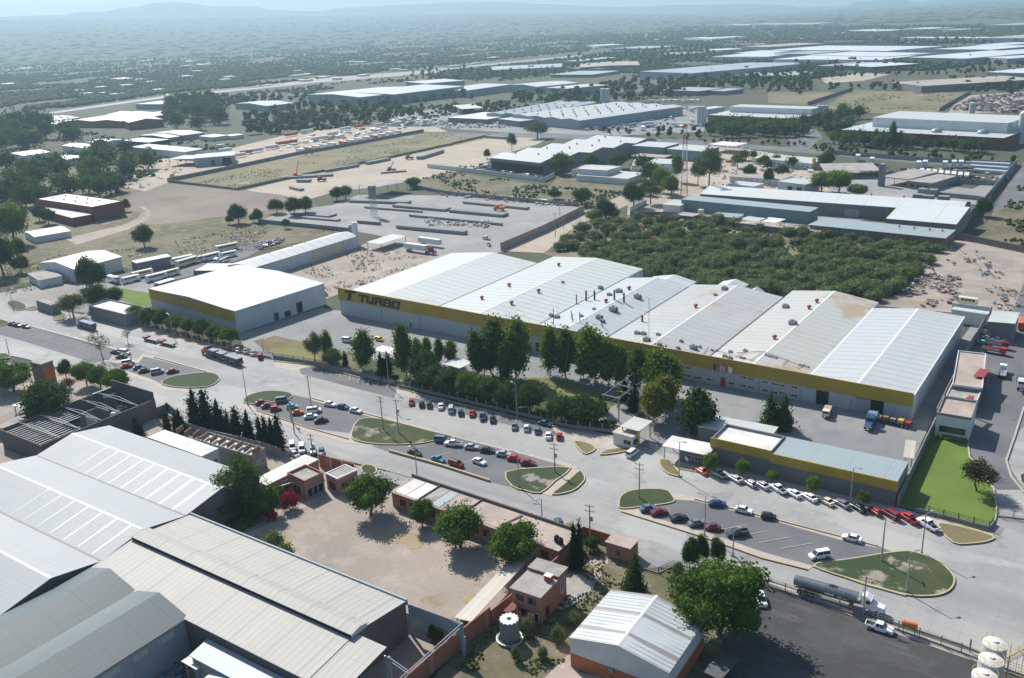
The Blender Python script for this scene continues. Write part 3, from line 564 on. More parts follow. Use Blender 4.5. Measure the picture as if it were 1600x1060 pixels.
lay('street', [(700, 208), (860, 208), (1000, 215), (1090, 220), (1260, 232), (1440, 248), (1580, 255), (1580, 262), (1440, 256), (1250, 238), (1000, 221), (800, 214), (700, 214)], ASPH)
lay('driveway', [(1230, 208), (1275, 200), (1285, 215), (1262, 234), (1235, 232)], ASPH)
lay('field', [(640, 285), (700, 268), (850, 290), (985, 300), (905, 330), (800, 312), (690, 300)], WEEDY)
lay('precast_yard', [(404, 345), (440, 330), (520, 320), (560, 304), (700, 305), (850, 316), (915, 325), (850, 360), (785, 392), (720, 386), (640, 376), (560, 362), (470, 352)], GRAVEL)
lay('field', [(150, 345), (210, 318), (250, 292), (330, 298), (430, 308), (480, 318), (500, 322), (440, 332), (405, 345), (420, 360), (400, 372), (330, 395), (280, 400), (150, 400), (60, 430), (0, 420), (0, 395), (90, 372)], WEEDY)
lay('ploughed_field', [(186, 330), (196, 310), (260, 286), (330, 292), (440, 304), (450, 315), (420, 328), (330, 340), (250, 350), (190, 352), (215, 340), (222, 330)], PLOUGH)
lay('dirt_track', [(100, 372), (190, 352), (226, 338), (228, 328), (215, 322), (224, 322), (236, 330), (232, 342), (200, 358), (120, 382)], DIRT)
lay('field', [(60, 430), (120, 410), (230, 386), (300, 375), (420, 345), (470, 352), (540, 362), (440, 385), (380, 395), (330, 412), (270, 420), (200, 420), (160, 440), (80, 445), (30, 460)], WEEDY)
lay('bus_yard', [(0, 480), (60, 450), (200, 426), (300, 405), (400, 375), (430, 376), (390, 400), (300, 430), (250, 442), (240, 458), (210, 462), (120, 470), (60, 480)], ASPH)
lay('rubble_yard', [(430, 426), (560, 385), (600, 368), (660, 372), (740, 395), (640, 425), (540, 455), (500, 470), (495, 445)], DIRT)
lay('trailer_yard', [(560, 385), (610, 372), (720, 386), (790, 392), (740, 402), (660, 396), (610, 392)], GRAVEL)
lay('dirt_road', [(785, 392), (850, 362), (915, 328), (985, 300), (1000, 296), (985, 318), (930, 345), (880, 372), (850, 395)], BEIGE, 0)
lay('thicket_ground', [(850, 396), (890, 360), (935, 335), (1060, 338), (1290, 362), (1480, 382), (1470, 410), (1400, 470), (1380, 478), (975, 440)], THICK)
lay('scrap_yard', [(1380, 478), (1460, 400), (1500, 370), (1640, 395), (1700, 470), (1580, 500), (1530, 492)], DIRT)
lay('field', [(1525, 375), (1590, 270), (1700, 300), (1700, 395)], WEEDY)
lay('yard', [(1290, 290), (1340, 272), (1520, 295), (1570, 270), (1590, 262), (1530, 320), (1300, 300)], GRAVEL)
lay('street', [(1550, 330), (1590, 262), (1615, 240), (1680, 240), (1680, 300), (1600, 320)], ASPH)
lay('yard', [(1060, 345), (1110, 300), (1200, 300), (1280, 330), (1390, 340), (1270, 352), (1160, 350)], GRAVEL)
# around the long factory
lay('yard', [(-60, 470), (60, 445), (240, 440), (240, 500), (60, 480)], YARD)
lay('factory_yard', [(372, 522), (500, 480), (560, 490), (1424, 640), (1530, 490), (1545, 505), (1465, 640), (1440, 690), (1400, 790), (1110, 735), (1040, 715), (960, 690), (860, 660), (620, 610), (430, 562), (380, 540)], YARD)
lay('dry_lawn', [(395, 532), (430, 524), (500, 540), (560, 553), (600, 565), (590, 590), (520, 580), (430, 560)], DRYG)
lay('lawn', [(420, 545), (470, 545), (500, 560), (480, 572), (440, 562)], GLAWN, 3)
lay('planted_ground', [(560, 560), (760, 585), (900, 605), (1010, 640), (990, 660), (960, 680), (820, 652), (646, 612), (560, 592)], GRASSB)
lay('lawn', [(820, 592), (850, 590), (905, 600), (960, 622), (968, 640), (940, 655), (880, 640), (835, 615)], GLAWN, 3)
lay('dry_lawn', [(975, 625), (1010, 628), (1012, 650), (985, 658), (972, 642)], DRYG, 3)
lay('lawn', [(178, 448), (235, 458), (240, 478), (215, 478), (180, 465)], LAWN)
# the boulevard
lay('boulevard', [(-260, 395), (-60, 450), (60, 478), (130, 492), (200, 512), (300, 537), (427, 562), (646, 613), (820, 653), (940, 682), (1110, 724), (1400, 791), (1545, 832), (1562, 800), (1552, 765), (1515, 716), (1512, 690), (1530, 650), (1560, 560), (1585, 480), (1800, 480), (1900, 1100), (1600, 1045), (1500, 1005), (1340, 952), (1200, 905), (1060, 882), (1005, 888), (950, 842), (912, 828), (800, 792), (606, 735), (480, 705), (420, 690), (330, 672), (240, 640), (175, 600), (120, 582), (40, 560), (-60, 540), (-260, 480)], CONC)
lay('sidewalk', [(427, 562), (490, 571), (565, 590), (646, 612), (646, 619), (560, 598), (490, 580), (455, 578), (430, 572)], WALK)
lay('sidewalk', [(140, 482), (200, 503), (300, 531), (350, 545), (350, 551), (300, 539), (200, 512), (130, 492)], WALK)
lay('sidewalk', [(612, 604), (650, 613), (648, 622), (618, 616)], WALK)
lay('parking_bay', [(468, 576), (492, 571), (620, 604), (618, 614), (616, 622), (470, 584)], ASPH)
lay('parking_bay', [(640, 621), (700, 628), (760, 641), (845, 661), (884, 672), (880, 682), (860, 679), (760, 655), (640, 627)], ASPH)
lay('sidewalk', [(860, 667), (892, 672), (940, 680), (990, 694), (985, 704), (930, 700), (905, 690), (880, 686)], WALK)
lay('parking_lot', [(-60, 490), (50, 511), (120, 529), (180, 546), (166, 568), (147, 567), (27, 530), (-60, 507)], ASPH)
lay('parking_lot', [(222, 555), (315, 579), (310, 586), (262, 592), (262, 604), (235, 593), (175, 573), (160, 566), (214, 566)], ASPH)
lay('sidewalk', [(50, 508), (120, 527), (182, 544), (180, 548), (120, 531), (50, 512)], WALK)
lay('sidewalk', [(150, 566), (165, 562), (213, 563), (222, 553), (226, 555), (216, 567), (170, 567), (180, 573), (236, 592), (262, 604), (300, 608), (300, 613), (258, 609), (232, 596), (170, 577)], WALK)
lay('sidewalk', [(222, 553), (240, 556), (330, 580), (344, 588), (338, 590), (326, 583), (240, 560), (224, 557)], WALK)
lay('parking_lot', [(455, 616), (487, 623), (575, 648), (592, 654), (560, 660), (545, 676), (480, 668), (400, 640), (390, 632), (440, 627)], ASPH)
lay('sidewalk', [(380, 629), (392, 632), (402, 640), (480, 668), (545, 684), (560, 694), (540, 692), (470, 672), (395, 646), (378, 636)], WALK)
lay('sidewalk', [(487, 620), (575, 644), (712, 681), (830, 710), (885, 722), (905, 730), (893, 733), (830, 716), (712, 685), (575, 650), (487, 625)], WALK)
lay('parking_lot', [(650, 694), (712, 683), (830, 713), (893, 731), (800, 733), (789, 742), (797, 760), (765, 752), (690, 729), (610, 706), (580, 696)], ASPH)
lay('path', [(893, 730), (906, 735), (884, 755), (862, 775), (846, 771), (870, 752)], WALK)
lay('parking_lot', [(1052, 777), (1085, 778), (1217, 812), (1330, 844), (1372, 852), (1395, 862), (1335, 873), (1272, 885), (1195, 864), (1100, 831), (1000, 803), (1000, 793), (1048, 788)], ASPH)
lay('sidewalk', [(966, 792), (1000, 794), (1003, 803), (1100, 830), (1195, 863), (1272, 884), (1262, 890), (1190, 873), (1095, 839), (990, 806), (972, 800)], WALK)
lay('sidewalk', [(1050, 770), (1085, 776), (1217, 810), (1330, 842), (1372, 850), (1370, 855), (1330, 848), (1217, 816), (1085, 782), (1050, 780)], WALK)
lay('sidewalk', [(1048, 716), (1110, 726), (1400, 794), (1480, 812), (1470, 822), (1440, 812), (1390, 802), (1100, 735), (1060, 728)], WALK)
lay('sidewalk', [(1480, 812), (1552, 834), (1553, 840), (1500, 824), (1470, 818)], WALK)
lay('sidewalk', [(1200, 908), (1245, 922), (1345, 958), (1400, 978), (1500, 1012), (1620, 1050), (1620, 1066), (1480, 1018), (1385, 985), (1330, 964), (1240, 930), (1200, 918)], WALK)
lay('street', [(1560, 560), (1578, 500), (1600, 440), (1760, 440), (1640, 620), (1585, 680), (1572, 722), (1600, 764), (1556, 764), (1518, 716), (1514, 690), (1528, 650)], ASPH)
lay('yard', [(1440, 700), (1462, 652), (1487, 602), (1513, 551), (1548, 488), (1600, 488), (1580, 520), (1562, 562), (1530, 650), (1514, 688), (1500, 684), (1466, 662)], ASPH)
lay('street', [(552, 726), (612, 738), (800, 794), (912, 828), (950, 842), (945, 852), (896, 838), (700, 782), (606, 752), (556, 744)], CONC)
# the near yards
lay('dirt_yard', [(380, 836), (460, 790), (545, 742), (600, 760), (700, 800), (780, 835), (850, 862), (800, 930), (750, 985), (640, 1062), (520, 1100), (560, 1000), (450, 880)], DIRT)
lay('weedy_yard', [(640, 1100), (770, 955), (880, 850), (912, 830), (1000, 888), (1060, 884), (1190, 906), (1200, 960), (1110, 1100), (1060, 1400), (500, 1400)], WEEDY)
lay('concrete_path', [(880, 895), (935, 900), (925, 925), (895, 945), (868, 955), (885, 925)], FLATR)
lay('concrete_path', [(850, 1060), (890, 1020), (905, 1050), (960, 1062), (960, 1110), (940, 1250), (760, 1250)], PINKR)
lay('concrete_path', [(912, 870), (945, 868), (950, 880), (936, 888), (944, 900), (928, 900), (930, 885), (914, 880)], PINKR, 2)
lay('oiled_yard', [(1190, 908), (1240, 926), (1330, 962), (1390, 986), (1480, 1018), (1600, 1062), (1700, 1110), (1560, 1400), (1060, 1400), (1120, 1080), (1130, 1000)], OILD)
lay('factory_ground', [(-200, 700), (60, 700), (180, 640), (330, 672), (420, 690), (545, 740), (380, 840), (620, 960), (600, 1120), (500, 1400), (-200, 1400), (-400, 900)], DIRT)
lay('garden_ground', [(-40, 560), (120, 582), (240, 640), (180, 640), (0, 720), (-100, 700)], DIRT)
lay('brick_path', [(384, 836), (500, 772), (506, 776), (394, 840)], PINKR)
lay('lawn', [(1462, 660), (1512, 686), (1516, 718), (1552, 764), (1556, 800), (1545, 826), (1400, 790), (1432, 735)], LAWN)
lay('highway', [(-80, 197), (40, 181), (110, 171), (190, 159.5), (265, 149), (400, 137), (520, 124), (640, 112), (760, 100), (900, 87), (1010, 80), (1010, 81.5), (900, 89), (765, 102), (640, 114.5), (520, 126.5), (400, 139.5), (270, 151.5), (190, 162.5), (110, 174), (40, 184.5), (-80, 201)], HIWAY)
lay('dirt_road', [(247, 131), (256, 130), (266, 141), (270, 150), (258, 151), (260, 143)], BEIGE)
lay('dirt_road', [(1300, 98), (1345, 88), (1400, 84), (1350, 92), (1310, 104)], BEIGE)
lay('dry_grass_patch', [(576, 828), (590, 823), (604, 826), (622, 834), (640, 833), (656, 838), (662, 848), (655, 856), (641, 858), (634, 850), (620, 846), (604, 850), (590, 843)], STRAW, 4)
lay('dry_grass_patch', [(424, 834), (448, 832), (458, 840), (450, 850), (436, 846)], STRAW, 4)
lay('dry_grass_patch', [(722, 930), (738, 924), (744, 934), (732, 942), (722, 940)], STRAW, 3)
# planted islands with their kerbs
for P, gm, km, sm in (
    ([(252, 600), (262, 591), (285, 586), (325, 582), (343, 588), (340, 597), (322, 605), (280, 606)], GRASS, PALEK, 4),
    ([(380, 629), (388, 618), (418, 611), (450, 613), (458, 620), (440, 626), (405, 632)], GRASS, PALEK, 4),
    ([(560, 656), (590, 654), (625, 661), (670, 673), (712, 684), (680, 689), (650, 694), (600, 695), (560, 690), (548, 680)], GRASSB, KERB, 3),
    ([(789, 738), (840, 731), (893, 731), (868, 752), (845, 771), (820, 767), (799, 760)], GRASSB, KERB, 2),
    ([(905, 736), (914, 744), (912, 754), (894, 768), (862, 773), (884, 754)], GRASS, KERB, 3),
    ([(966, 786), (972, 773), (995, 765), (1038, 765), (1052, 776), (1050, 786), (1000, 793), (970, 795)], GRASS, KERB, 4),
    ([(1270, 884), (1330, 873), (1400, 862), (1430, 863), (1465, 877), (1488, 896), (1492, 912), (1480, 926), (1455, 932), (1415, 930), (1350, 912)], GRASSB, KERB, 4),
    ([(895, 689), (923, 694), (931, 702), (920, 709), (910, 708)], DRYG, KERB, 2), ([(937, 711), (948, 703), (978, 700), (985, 703), (962, 709)], DRYG, KERB, 2),
    ([(1030, 718), (1046, 721), (1060, 736), (1065, 745), (1044, 741), (1032, 730)], DRYG, KERB, 2), ([(1464, 819), (1500, 823), (1552, 838), (1545, 846), (1520, 850), (1488, 848)], DRYG, KERB, 3),
    ([(563, 731), (572, 726), (586, 729), (589, 737), (580, 743), (568, 740)], GRASS, KERB, 4), ([(781, 788), (800, 793), (810, 800), (800, 803), (784, 797)], GRASS, KERB, 2),
    ([(818, 808), (828, 801), (836, 803), (838, 813)], GRASS, KERB, 2), ([(634, 750), (650, 748), (656, 754), (640, 755)], DRYG, KERB, 2), ([(882, 817), (898, 819), (894, 826), (884, 822)], DRYG, KERB, 2),
    ([(10, 473), (25, 470), (41, 477), (38, 484), (20, 484)], GRASS, PALEK, 3), ([(38, 483), (55, 478), (64, 482), (50, 485)], DRYG, PALEK, 2), ([(80, 492), (92, 486), (104, 492), (98, 500), (84, 500)], DRYG, PALEK, 3),
    ([(-40, 500), (-10, 498), (14, 503), (5, 509), (-40, 508)], GRASS, PALEK, 2), ([(0, 553), (12, 553), (16, 560), (-10, 560)], GRASS, PALEK, 2), ([(1592, 742), (1620, 738), (1630, 756), (1602, 762)], GRASS, PALEK, 2)):
    island(P, gm, km, sm)
kerbline([(608, 705), (690, 728), (765, 752)], KERB, .5, .5); kerbline([(400, 641), (480, 668), (545, 686)], KERB, .3); kerbline([(970, 799), (1095, 838), (1190, 872), (1262, 890)], KERB, .3)
kerbline([(427, 564), (492, 571), (568, 592)], KERB, .3, .2); kerbline([(1270, 885), (1350, 913), (1415, 931)], KERB, .3)
kerbline([(1600, 636), (1586, 680), (1572, 720), (1580, 745), (1600, 770)], PALEK, .5, .2); kerbline([(1512, 690), (1515, 715), (1535, 740), (1553, 765), (1558, 800), (1552, 820)], PALEK, .4, .2)
kerbline([(487, 622), (575, 647), (640, 665)], KERB, .3); kerbline([(1085, 780), (1217, 813), (1370, 853)], KERB, .3); kerbline([(1060, 732), (1110, 741), (1200, 762)], KERB, .3); kerbline([(240, 558), (326, 582)], PALEK, .3); kerbline([(50, 511), (180, 547)], PALEK, .3)
kerbline([(620, 606), (646, 613), (700, 626), (790, 650)], KERB, .3)
# painted bay lines
def lines(name, segs, m=YELM, w_=.14, z=.4):
    mb = MB()
    for a, b in segs:
        p = g(*a); q = g(*b); d = (q - p).xy.normalized() * w_; n_ = Vector((-d.y, d.x)); mb.add([(p.x + n_.x, p.y + n_.y, z), (p.x - n_.x, p.y - n_.y, z), (q.x - n_.x, q.y - n_.y, z), (q.x + n_.x, q.y + n_.y, z)], [(0, 1, 2, 3)], m)
    o = mb.build(name); o['kind'] = 'structure'
TOPZ = Z[0] + .01
lines('bay_markings', [((487 + 14.6 * i, 580 + 3.6 * i), (489 + 14.6 * i, 571 + 3.7 * i)) for i in range(10)] + [((765 + 13.5 * i, 652 + 3.3 * i), (767 + 13.5 * i, 643 + 3.2 * i)) for i in range(4)] +
      [((1118 + 34 * i, 829 + 9.5 * i), (1168 + 34 * i, 820 + 9.5 * i)) for i in range(4)] + [((645 + 40 * i, 700 + 11 * i), (668 + 40 * i, 697 + 10 * i)) for i in range(3)] + [((300 + 22 * i, 540 + 5 * i), (306 + 22 * i, 532 + 5 * i)) for i in range(5)] +
      [((40 + 26 * i, 524 + 7 * i), (60 + 26 * i, 520 + 6 * i)) for i in range(4)], mat('line_paint', (.45, .40, .26), .7, (('n', 2, (.3, .28, .22), .4, .7),)), .1, TOPZ)
lines('lane_markings', [((1030, 681), (1046, 668)), ((1040, 690), (1052, 680)), ((1014, 678), (1026, 670))], mat('orange_line', (.4, .26, .08), .7), .12, TOPZ)
# ================================================================== THE LONG FACTORY
WX0, WX1, FY = -270.4, -44.4, 260.5; FL = WX1 - WX0
ftop = lambda x: 11.6 - 2.9 * x / FL
def on_front(px, py, y=FY):
    d = ROT @ Vector((px - CX, -(py - CY), -FPX)); t = y / d.y; return d.x * t - WX0, H + d.z * t
fac = empty('factory', (WX0, FY, 0), 0, 'very long white factory with an ochre band, six gabled bays and black sign letters', 'factory')
FB = [0, 49.4, 95.9, 124.4, 162.4, 195.4, FL]; FLEN = [77, 90, 74, 78, 88, 80]
st = lambda n, b, l, s_, e_: roofm(n, b, l, 4.1, .10, 1, s_, e_, .45, extra=((('n', .045, (.40, .26, .14), .585, .66, .75),) if n[-1] in 'de' else (('n', .04, (.42, .40, .36), .55, .68, .4),)))
FR = [st('factory_roof_a', (.53, .555, .55), (.28, .31, .30), .85, (.55, .57, .56)), st('factory_roof_b', (.52, .545, .53), (.24, .27, .26), .9, (.50, .53, .50)), st('factory_roof_c', (.46, .49, .50), (.3, .33, .34), .7, (.40, .42, .42)),
      st('factory_roof_d', (.45, .455, .44), (.27, .275, .27), .7, (.34, .33, .31)), st('factory_roof_e', (.48, .485, .455), (.30, .30, .285), .75, (.44, .37, .27)), st('factory_roof_f', (.47, .49, .50), (.26, .275, .285), .85, (.46, .48, .48))]
FPROF = []
for i in range(6):
    a, b = FB[i], FB[i + 1]; m = (a + b) / 2; va = ftop(a) - (3.4 if i == 0 else 2.4); vb = ftop(b) - (.9 if i == 5 else 2.4); FPROF.append([(a, va), (m, ftop(m) - .25), (b, vb)])
wb = MB()
for i in range(6):
    P = FPROF[i]; wb.ext([(P[0][0], -.3)] + P + [(P[2][0], -.3)], 0, FLEN[i], FACTW, 'y')
wb.build('wall', fac); FRO = []
RC = mat('ridge_cap_white', (.66, .67, .66), .5)
for i in range(6):
    (a, za), (m, zm), (b, zb) = FPROF[i]; mb = MB(); t = .12
    for (p, zp), (q, zq) in (((a + (.25 if i else -.2), za), (m, zm)), ((m, zm), (b - (.25 if i < 5 else -.2), zb))): mb.ext([(p, zp + .02), (q, zq + .02), (q, zq + t), (p, zp + t)], .05, FLEN[i] + .3, FR[i], 'y')
    r = mb.build('roof', fac); FRO.append(r)
    rb = MB(); k = (zm - za) / (m - a); rb.ext([(m - .38, zm + t - .38 * k + .03), (m, zm + t + .07), (m + .38, zm + t - .38 * k + .03)], .0, FLEN[i] + .32, RC, 'y'); rb.build('ridge_cap', r)
    if i < 5: gb = MB(); gb.box(b - .35, b + .35, .1, min(FLEN[i], FLEN[i + 1]), zb - .05, zb + .16, DGREY if i != 4 else RC); gb.build('gutter', fac)
fb = MB()
fb.add([(0 - .1, -.35, ftop(0) - 5.2), (FL + .1, -.35, ftop(FL) - 4.2), (FL + .1, -.35, ftop(FL)), (-.1, -.35, ftop(0)), (-.1, -.02, ftop(0) - 5.2), (FL + .1, -.02, ftop(FL) - 4.2), (FL + .1, -.02, ftop(FL)), (-.1, -.02, ftop(0))],
       [(0, 1, 2, 3), (7, 6, 5, 4), (3, 2, 6, 7), (0, 4, 5, 1), (1, 5, 6, 2), (0, 3, 7, 4)], YELLOW); fb.build('fascia', fac)
cp = MB(); cp.box(FL + .02, FL + .35, -.35, 80, ftop(FL) - .95, ftop(FL) - .55, RC); cp.build('coping', fac)
# sign letters: slanted strokes on the ochre band
def letters():
    u0, z0 = on_front(571, 476); u1, z1 = on_front(640, 480); w = 4.0; hh = 3.3; sh = .28
    def stroke(name, x, polys, s=1.0, zb=0.0, dep=.12):
        mb = MB()
        for P in polys:
            V = [(x + (px_ + sh * py_ * .8) * s * w, -.35 - .001, zb + py_ * hh * s) for px_, py_ in P]; n = len(V)
            mb.add([(a, -.38, c) for a, b, c in V] + [(a, -.38 - dep, c) for a, b, c in V], [tuple(range(n)), tuple(range(2 * n - 1, n - 1, -1))] + [(i, (i + 1) % n, (i + 1) % n + n, i + n) for i in range(n)], BLKL)
        mb.build(name, fac)
    R = lambda a, b, c, d: [(a, c), (b, c), (b, d), (a, d)]
    zof = lambda x: ftop(x) - 4.45
    # emblem: a broad slanted T with a winged bar
    xe = 3.6; stroke('emblem', xe, [[(.28, 0), (.62, 0), (.66, .78), (.34, .78)], [(-.12, .74), (-.02, .98), (1.12, 1.06), (1.08, .80), (.66, .78), (.34, .78), (.1, .70)]], 1.28, zof(xe) - .15)
    x = 11.0; adv = 4.55
    stroke('letter_t', x, [[(0, .72), (1.15, .72), (1.15, 1), (0, 1)], R(.42, .72, 0, .72)], 1, zof(x)); x += adv
    stroke('letter_u', x, [R(0, .28, .25, 1), [(0, .25), (.12, 0), (1.0, 0), (1.0, .25)], R(.72, 1.0, .25, 1)], 1, zof(x)); x += adv
    stroke('letter_r', x, [R(0, .28, 0, 1), [(.28, .75), (.92, .75), (1.02, .9), (.92, 1), (.28, 1)], R(.74, 1.02, .48, .75), [(.28, .42), (.95, .42), (.95, .56), (.28, .6)], [(.62, .42), (.92, .42), (1.08, 0), (.78, 0)]], 1, zof(x)); x += adv
    stroke('letter_b', x, [R(0, .28, 0, 1), [(.28, .78), (.95, .78), (1.03, .9), (.93, 1), (.28, 1)], R(.76, 1.02, .58, .78), R(.28, .98, .42, .58), R(.78, 1.06, .2, .42), [(.28, 0), (.98, 0), (1.06, .12), (1.04, .2), (.28, .2)]], 1, zof(x)); x += adv
    stroke('letter_o', x, [[(0, .15), (.12, 0), (.26, .24), (.28, .76), (.12, 1), (0, .85)], [(.12, 0), (.95, 0), (.95, .24), (.26, .24)], [(.26, .76), (.95, .76), (.95, 1), (.12, 1)], [(.95, 0), (1.05, .15), (1.05, .85), (.95, 1), (.78, .76), (.78, .24)]], 1, zof(x))
letters()
def roofpt(px, py):
    z = 9.0
    for _ in range(8):
        p = g(px, py, z); x = p.x - WX0; i = max(0, min(5, sum(x > b for b in FB[1:]))); zz = roof_z(FPROF[i], x); z = zz + .1 if zz else z
    return x, p.y - FY, z, i
for px, py in ((795.6, 448), (753, 468), (799.4, 476), (873, 416), (841.6, 457), (982.8, 453), (946.8, 473), (1086.9, 481), (1276, 473), (1264, 483), (1210, 530)):
    x, y, z, i = roofpt(px, py); vent(FRO[i], x, y, z, 1.0, RUST)
def ac(parent, x, y, z, s_=1.0, m=GALV):
    mb = MB(); mb.box(x - s_, x + s_, y - .7 * s_, y + .7 * s_, z + .25, z + 1.3 * s_, m); mb.box(x - s_, x - s_ + .15, y - .6 * s_, y + .6 * s_, z - .3, z + .25, DGREY); mb.box(x + s_ - .15, x + s_, y - .6 * s_, y + .6 * s_, z - .3, z + .25, DGREY)
    mb.tube((x + s_ * 1.2, y + .3, z - .2), (x + s_ * 1.2, y + .3, z + .9 * s_), .3 * s_, m, 8); mb.tube((x, y, z + 1.3 * s_), (x, y, z + 1.45 * s_), .5 * s_, DGREY, 10); mb.build('air_handler', parent)
for px, py, s_ in ((1227, 481, 1.5), (1238, 507, 1.7), (1132, 453, 1.5), (1117.5, 462, .9), (879, 442, .8), (967, 457, 1.6), (996, 466, 1.8), (958, 486, 2.0), (936, 498, 1.6), (941, 503, 1.1), (938, 451, 1.3), (952, 462, 1.2), (870, 497, 1.3), (861, 494, 1.1), (908, 495, .9), (928, 484, .8),
                  (995, 522, 1.2), (1005, 523, 1.2), (1010, 533, 1.5), (1028, 524, .9), (1030, 540, 1), (1059, 545, .8), (1083, 545, 1.5), (1064, 534, .8), (1093, 543, .7), (1112, 548, .6), (1120, 549, .6), (1141, 551, .8), (1132, 558, .9), (1140, 561, 1.0), (1164, 549, .8), (1158, 560, .7), (1162, 561, .7),
                  (1196, 555, .5), (1201, 557, .5), (1206, 558, .5), (1212, 560, .5), (1250, 571, .5), (1256, 572, .5), (1262, 574, .5), (1110, 575, .01)):
    if s_ > .1: x, y, z, i = roofpt(px, py); ac(FRO[i], x, y, z, s_ * .68)
for px, py, h, r in ((901, 475, 3.6, .22), (916, 470, 3.9, .38), (929, 469, 3.6, .38), (960, 469, 3.8, .38), (975, 473, 3.6, .38), (865, 506, 5.5, .14), (893, 499, 3.0, .14), (895, 503, 2.7, .14), (906, 503, 3.4, .16), (1003.5, 503, 2.4, .38), (940, 510, 2.4, .14), (942, 512, 2.4, .14)):
    x, y, z, i = roofpt(px, py); mb = MB(); mb.tube((x, y, z - .5), (x, y, z + h), r, DGREY, 8); mb.tube((x, y, z + h), (x, y, z + h + .3), r * 1.35, GALV, 8); mb.build('chimney', FRO[i])
x, y, z, i = roofpt(1014, 527); mb = MB(); mb.tube((x, y, z - .5), (x, y, z + 14), .09, STEEL, 6); mb.tube((x, y, z + 13.7), (x - 1.4, y, z + 14.2), .07, STEEL, 6); mb.build('mast', FRO[i])
mb = MB()
for a, b in (((1050, 549), (1090, 556)), ((1120, 549), (1180, 566)), ((1148, 560), (1168, 549)), ((1172, 565), (1192, 551)), ((1192, 551), (1264, 577)), ((1222, 571), (1232, 562)), ((1245, 576), (1256, 571)), ((1106, 543), (1097, 556)), ((1150, 553), (1190, 551))):
    xa, ya, za, i = roofpt(*a); xb, yb, zb, j = roofpt(*b); mb.tube((xa, ya, za + .35), (xb, yb, zb + .35), .1, mat('pink_pipe', (.46, .2, .18), .6), 5)
mb.build('red_pipework', fac)
def fwin(px, py, wpx, hm=1.3, name='window', gm=None, awn=True):
    x, z = on_front(px, py); w = wpx / 4.6; mb = MB(); mb.box(x - w / 2, x + w / 2, -.06, .02, z - hm / 2, z + hm / 2, gm or GLASS)
    for a in (x - w / 2, x + w / 2, x): mb.box(a - .05, a + .05, -.09, -.06, z - hm / 2, z + hm / 2, TRIM)
    mb.box(x - w / 2 - .1, x + w / 2 + .1, -.16, -.061, z - hm / 2 - .12, z - hm / 2, TRIM)
    o = mb.build(name, fac)
    if awn: a = MB(); a.box(x - w / 2, x + w / 2, -.2, -.1, z + hm * .05, z + hm * .5, CREAMW); a.build('shutter', o)
for px, py, wp in ((1072, 573, 17), (1071, 585, 17), (1090, 589, 10), (1110, 592, 10), (1162, 589, 8), (1174, 591, 8), (1196, 596, 8), (1211, 599, 10), (1222, 601, 8), (1241, 604, 9), (1162, 602, 8), (1173, 604, 8), (1196, 609, 8), (1210, 612, 9), (1222, 613, 8), (1241, 617, 9), (1143, 598, 9), (1290, 614, .1)):
    if wp > 1: fwin(px, py, wp)
def fdoor(px, py, wpx, h, m=DARKW, fr=DGREY):
    x, z = on_front(px, py); w = wpx / 4.6; mb = MB(); mb.box(x - w / 2, x + w / 2, -.07, .02, -.1, h, m); mb.box(x - w / 2 - .15, x + w / 2 + .15, -.12, .02, h, h + .2, fr); mb.build('door', fac)
fdoor(1129, 597, 8, 2.6, REDM); fdoor(1284.5, 624, 17, 4.2); fdoor(1370, 638, 17, 4.4); fdoor(1347, 634, 18, 4.2, ROLL); fdoor(840, 543, 6, 3, DARKW); fdoor(642, 510, 3, 1.6, DARKW)
for px in (740, 661, 603, 1044, 1188, 1255, 1336, 1404):      # downpipes
    x, _ = on_front(px, 560); mb = MB(); mb.tube((x, -.12, 0), (x, -.12, ftop(x) - 5.3), .09, GALV, 6); mb.build('downpipe', fac)
house('shed', 'small white gabled shed touching the back of the fourth factory bay', 'shed', {'w': (-138, 339.5, -127.5, 352)}, 0, 0, 6.4, WH_WALL, W_ROOF, 'gy', 1.6, 1)
house('shed', 'tiny white gabled shed right behind the fourth factory bay', 'shed', {'w': (-124, 339, -118.5, 346)}, 0, 0, 6.2, WH_WALL, W_ROOF, 'gy', 1.5, 1)
house('shed', 'low extension behind the third factory bay with its own gable', 'shed', {'w': (-166, 335.2, -147, 344)}, 0, 0, 7.2, WH_WALL, W_ROOF, 'gy', 1.9, 1)
# flags on the front wall
for px, py, m, nm in ((1115, 580, mat('green_cloth', (.03, .09, .05), .8), 'dark green flag on a short pole in front of the factory wall'), (1128, 582, mat('red_white_cloth', (.6, .08, .08), .8, (('s', 0, .9, .4, (.7, .7, .7), 1.0),)), 'red and white flag in the middle of three on the factory front'), (1140, 585, mat('white_cloth', (.75, .75, .75), .8), 'small white flag east of the red and white flag')):
    x, z = on_front(px, py); e = empty('flag', (x + WX0, FY - 1.2, 0), 0, nm, 'flag', 'flags in front of the factory'); mb = MB(); mb.tube((0, 0, 0), (0, 0, 7.6), .06, TRIM, 6); mb.build('pole', e)
    mb = MB(); mb.add([(0, 0, 5.6), (1.1, -.2, 5.2), (1.3, .1, 6.6), (1.6, 0, 7.0), (.1, 0, 7.4)], [(0, 1, 2, 3, 4)], m); o = mb.build('cloth', e)
    sm = o.modifiers.new('thick', 'SOLIDIFY'); sm.thickness = .03
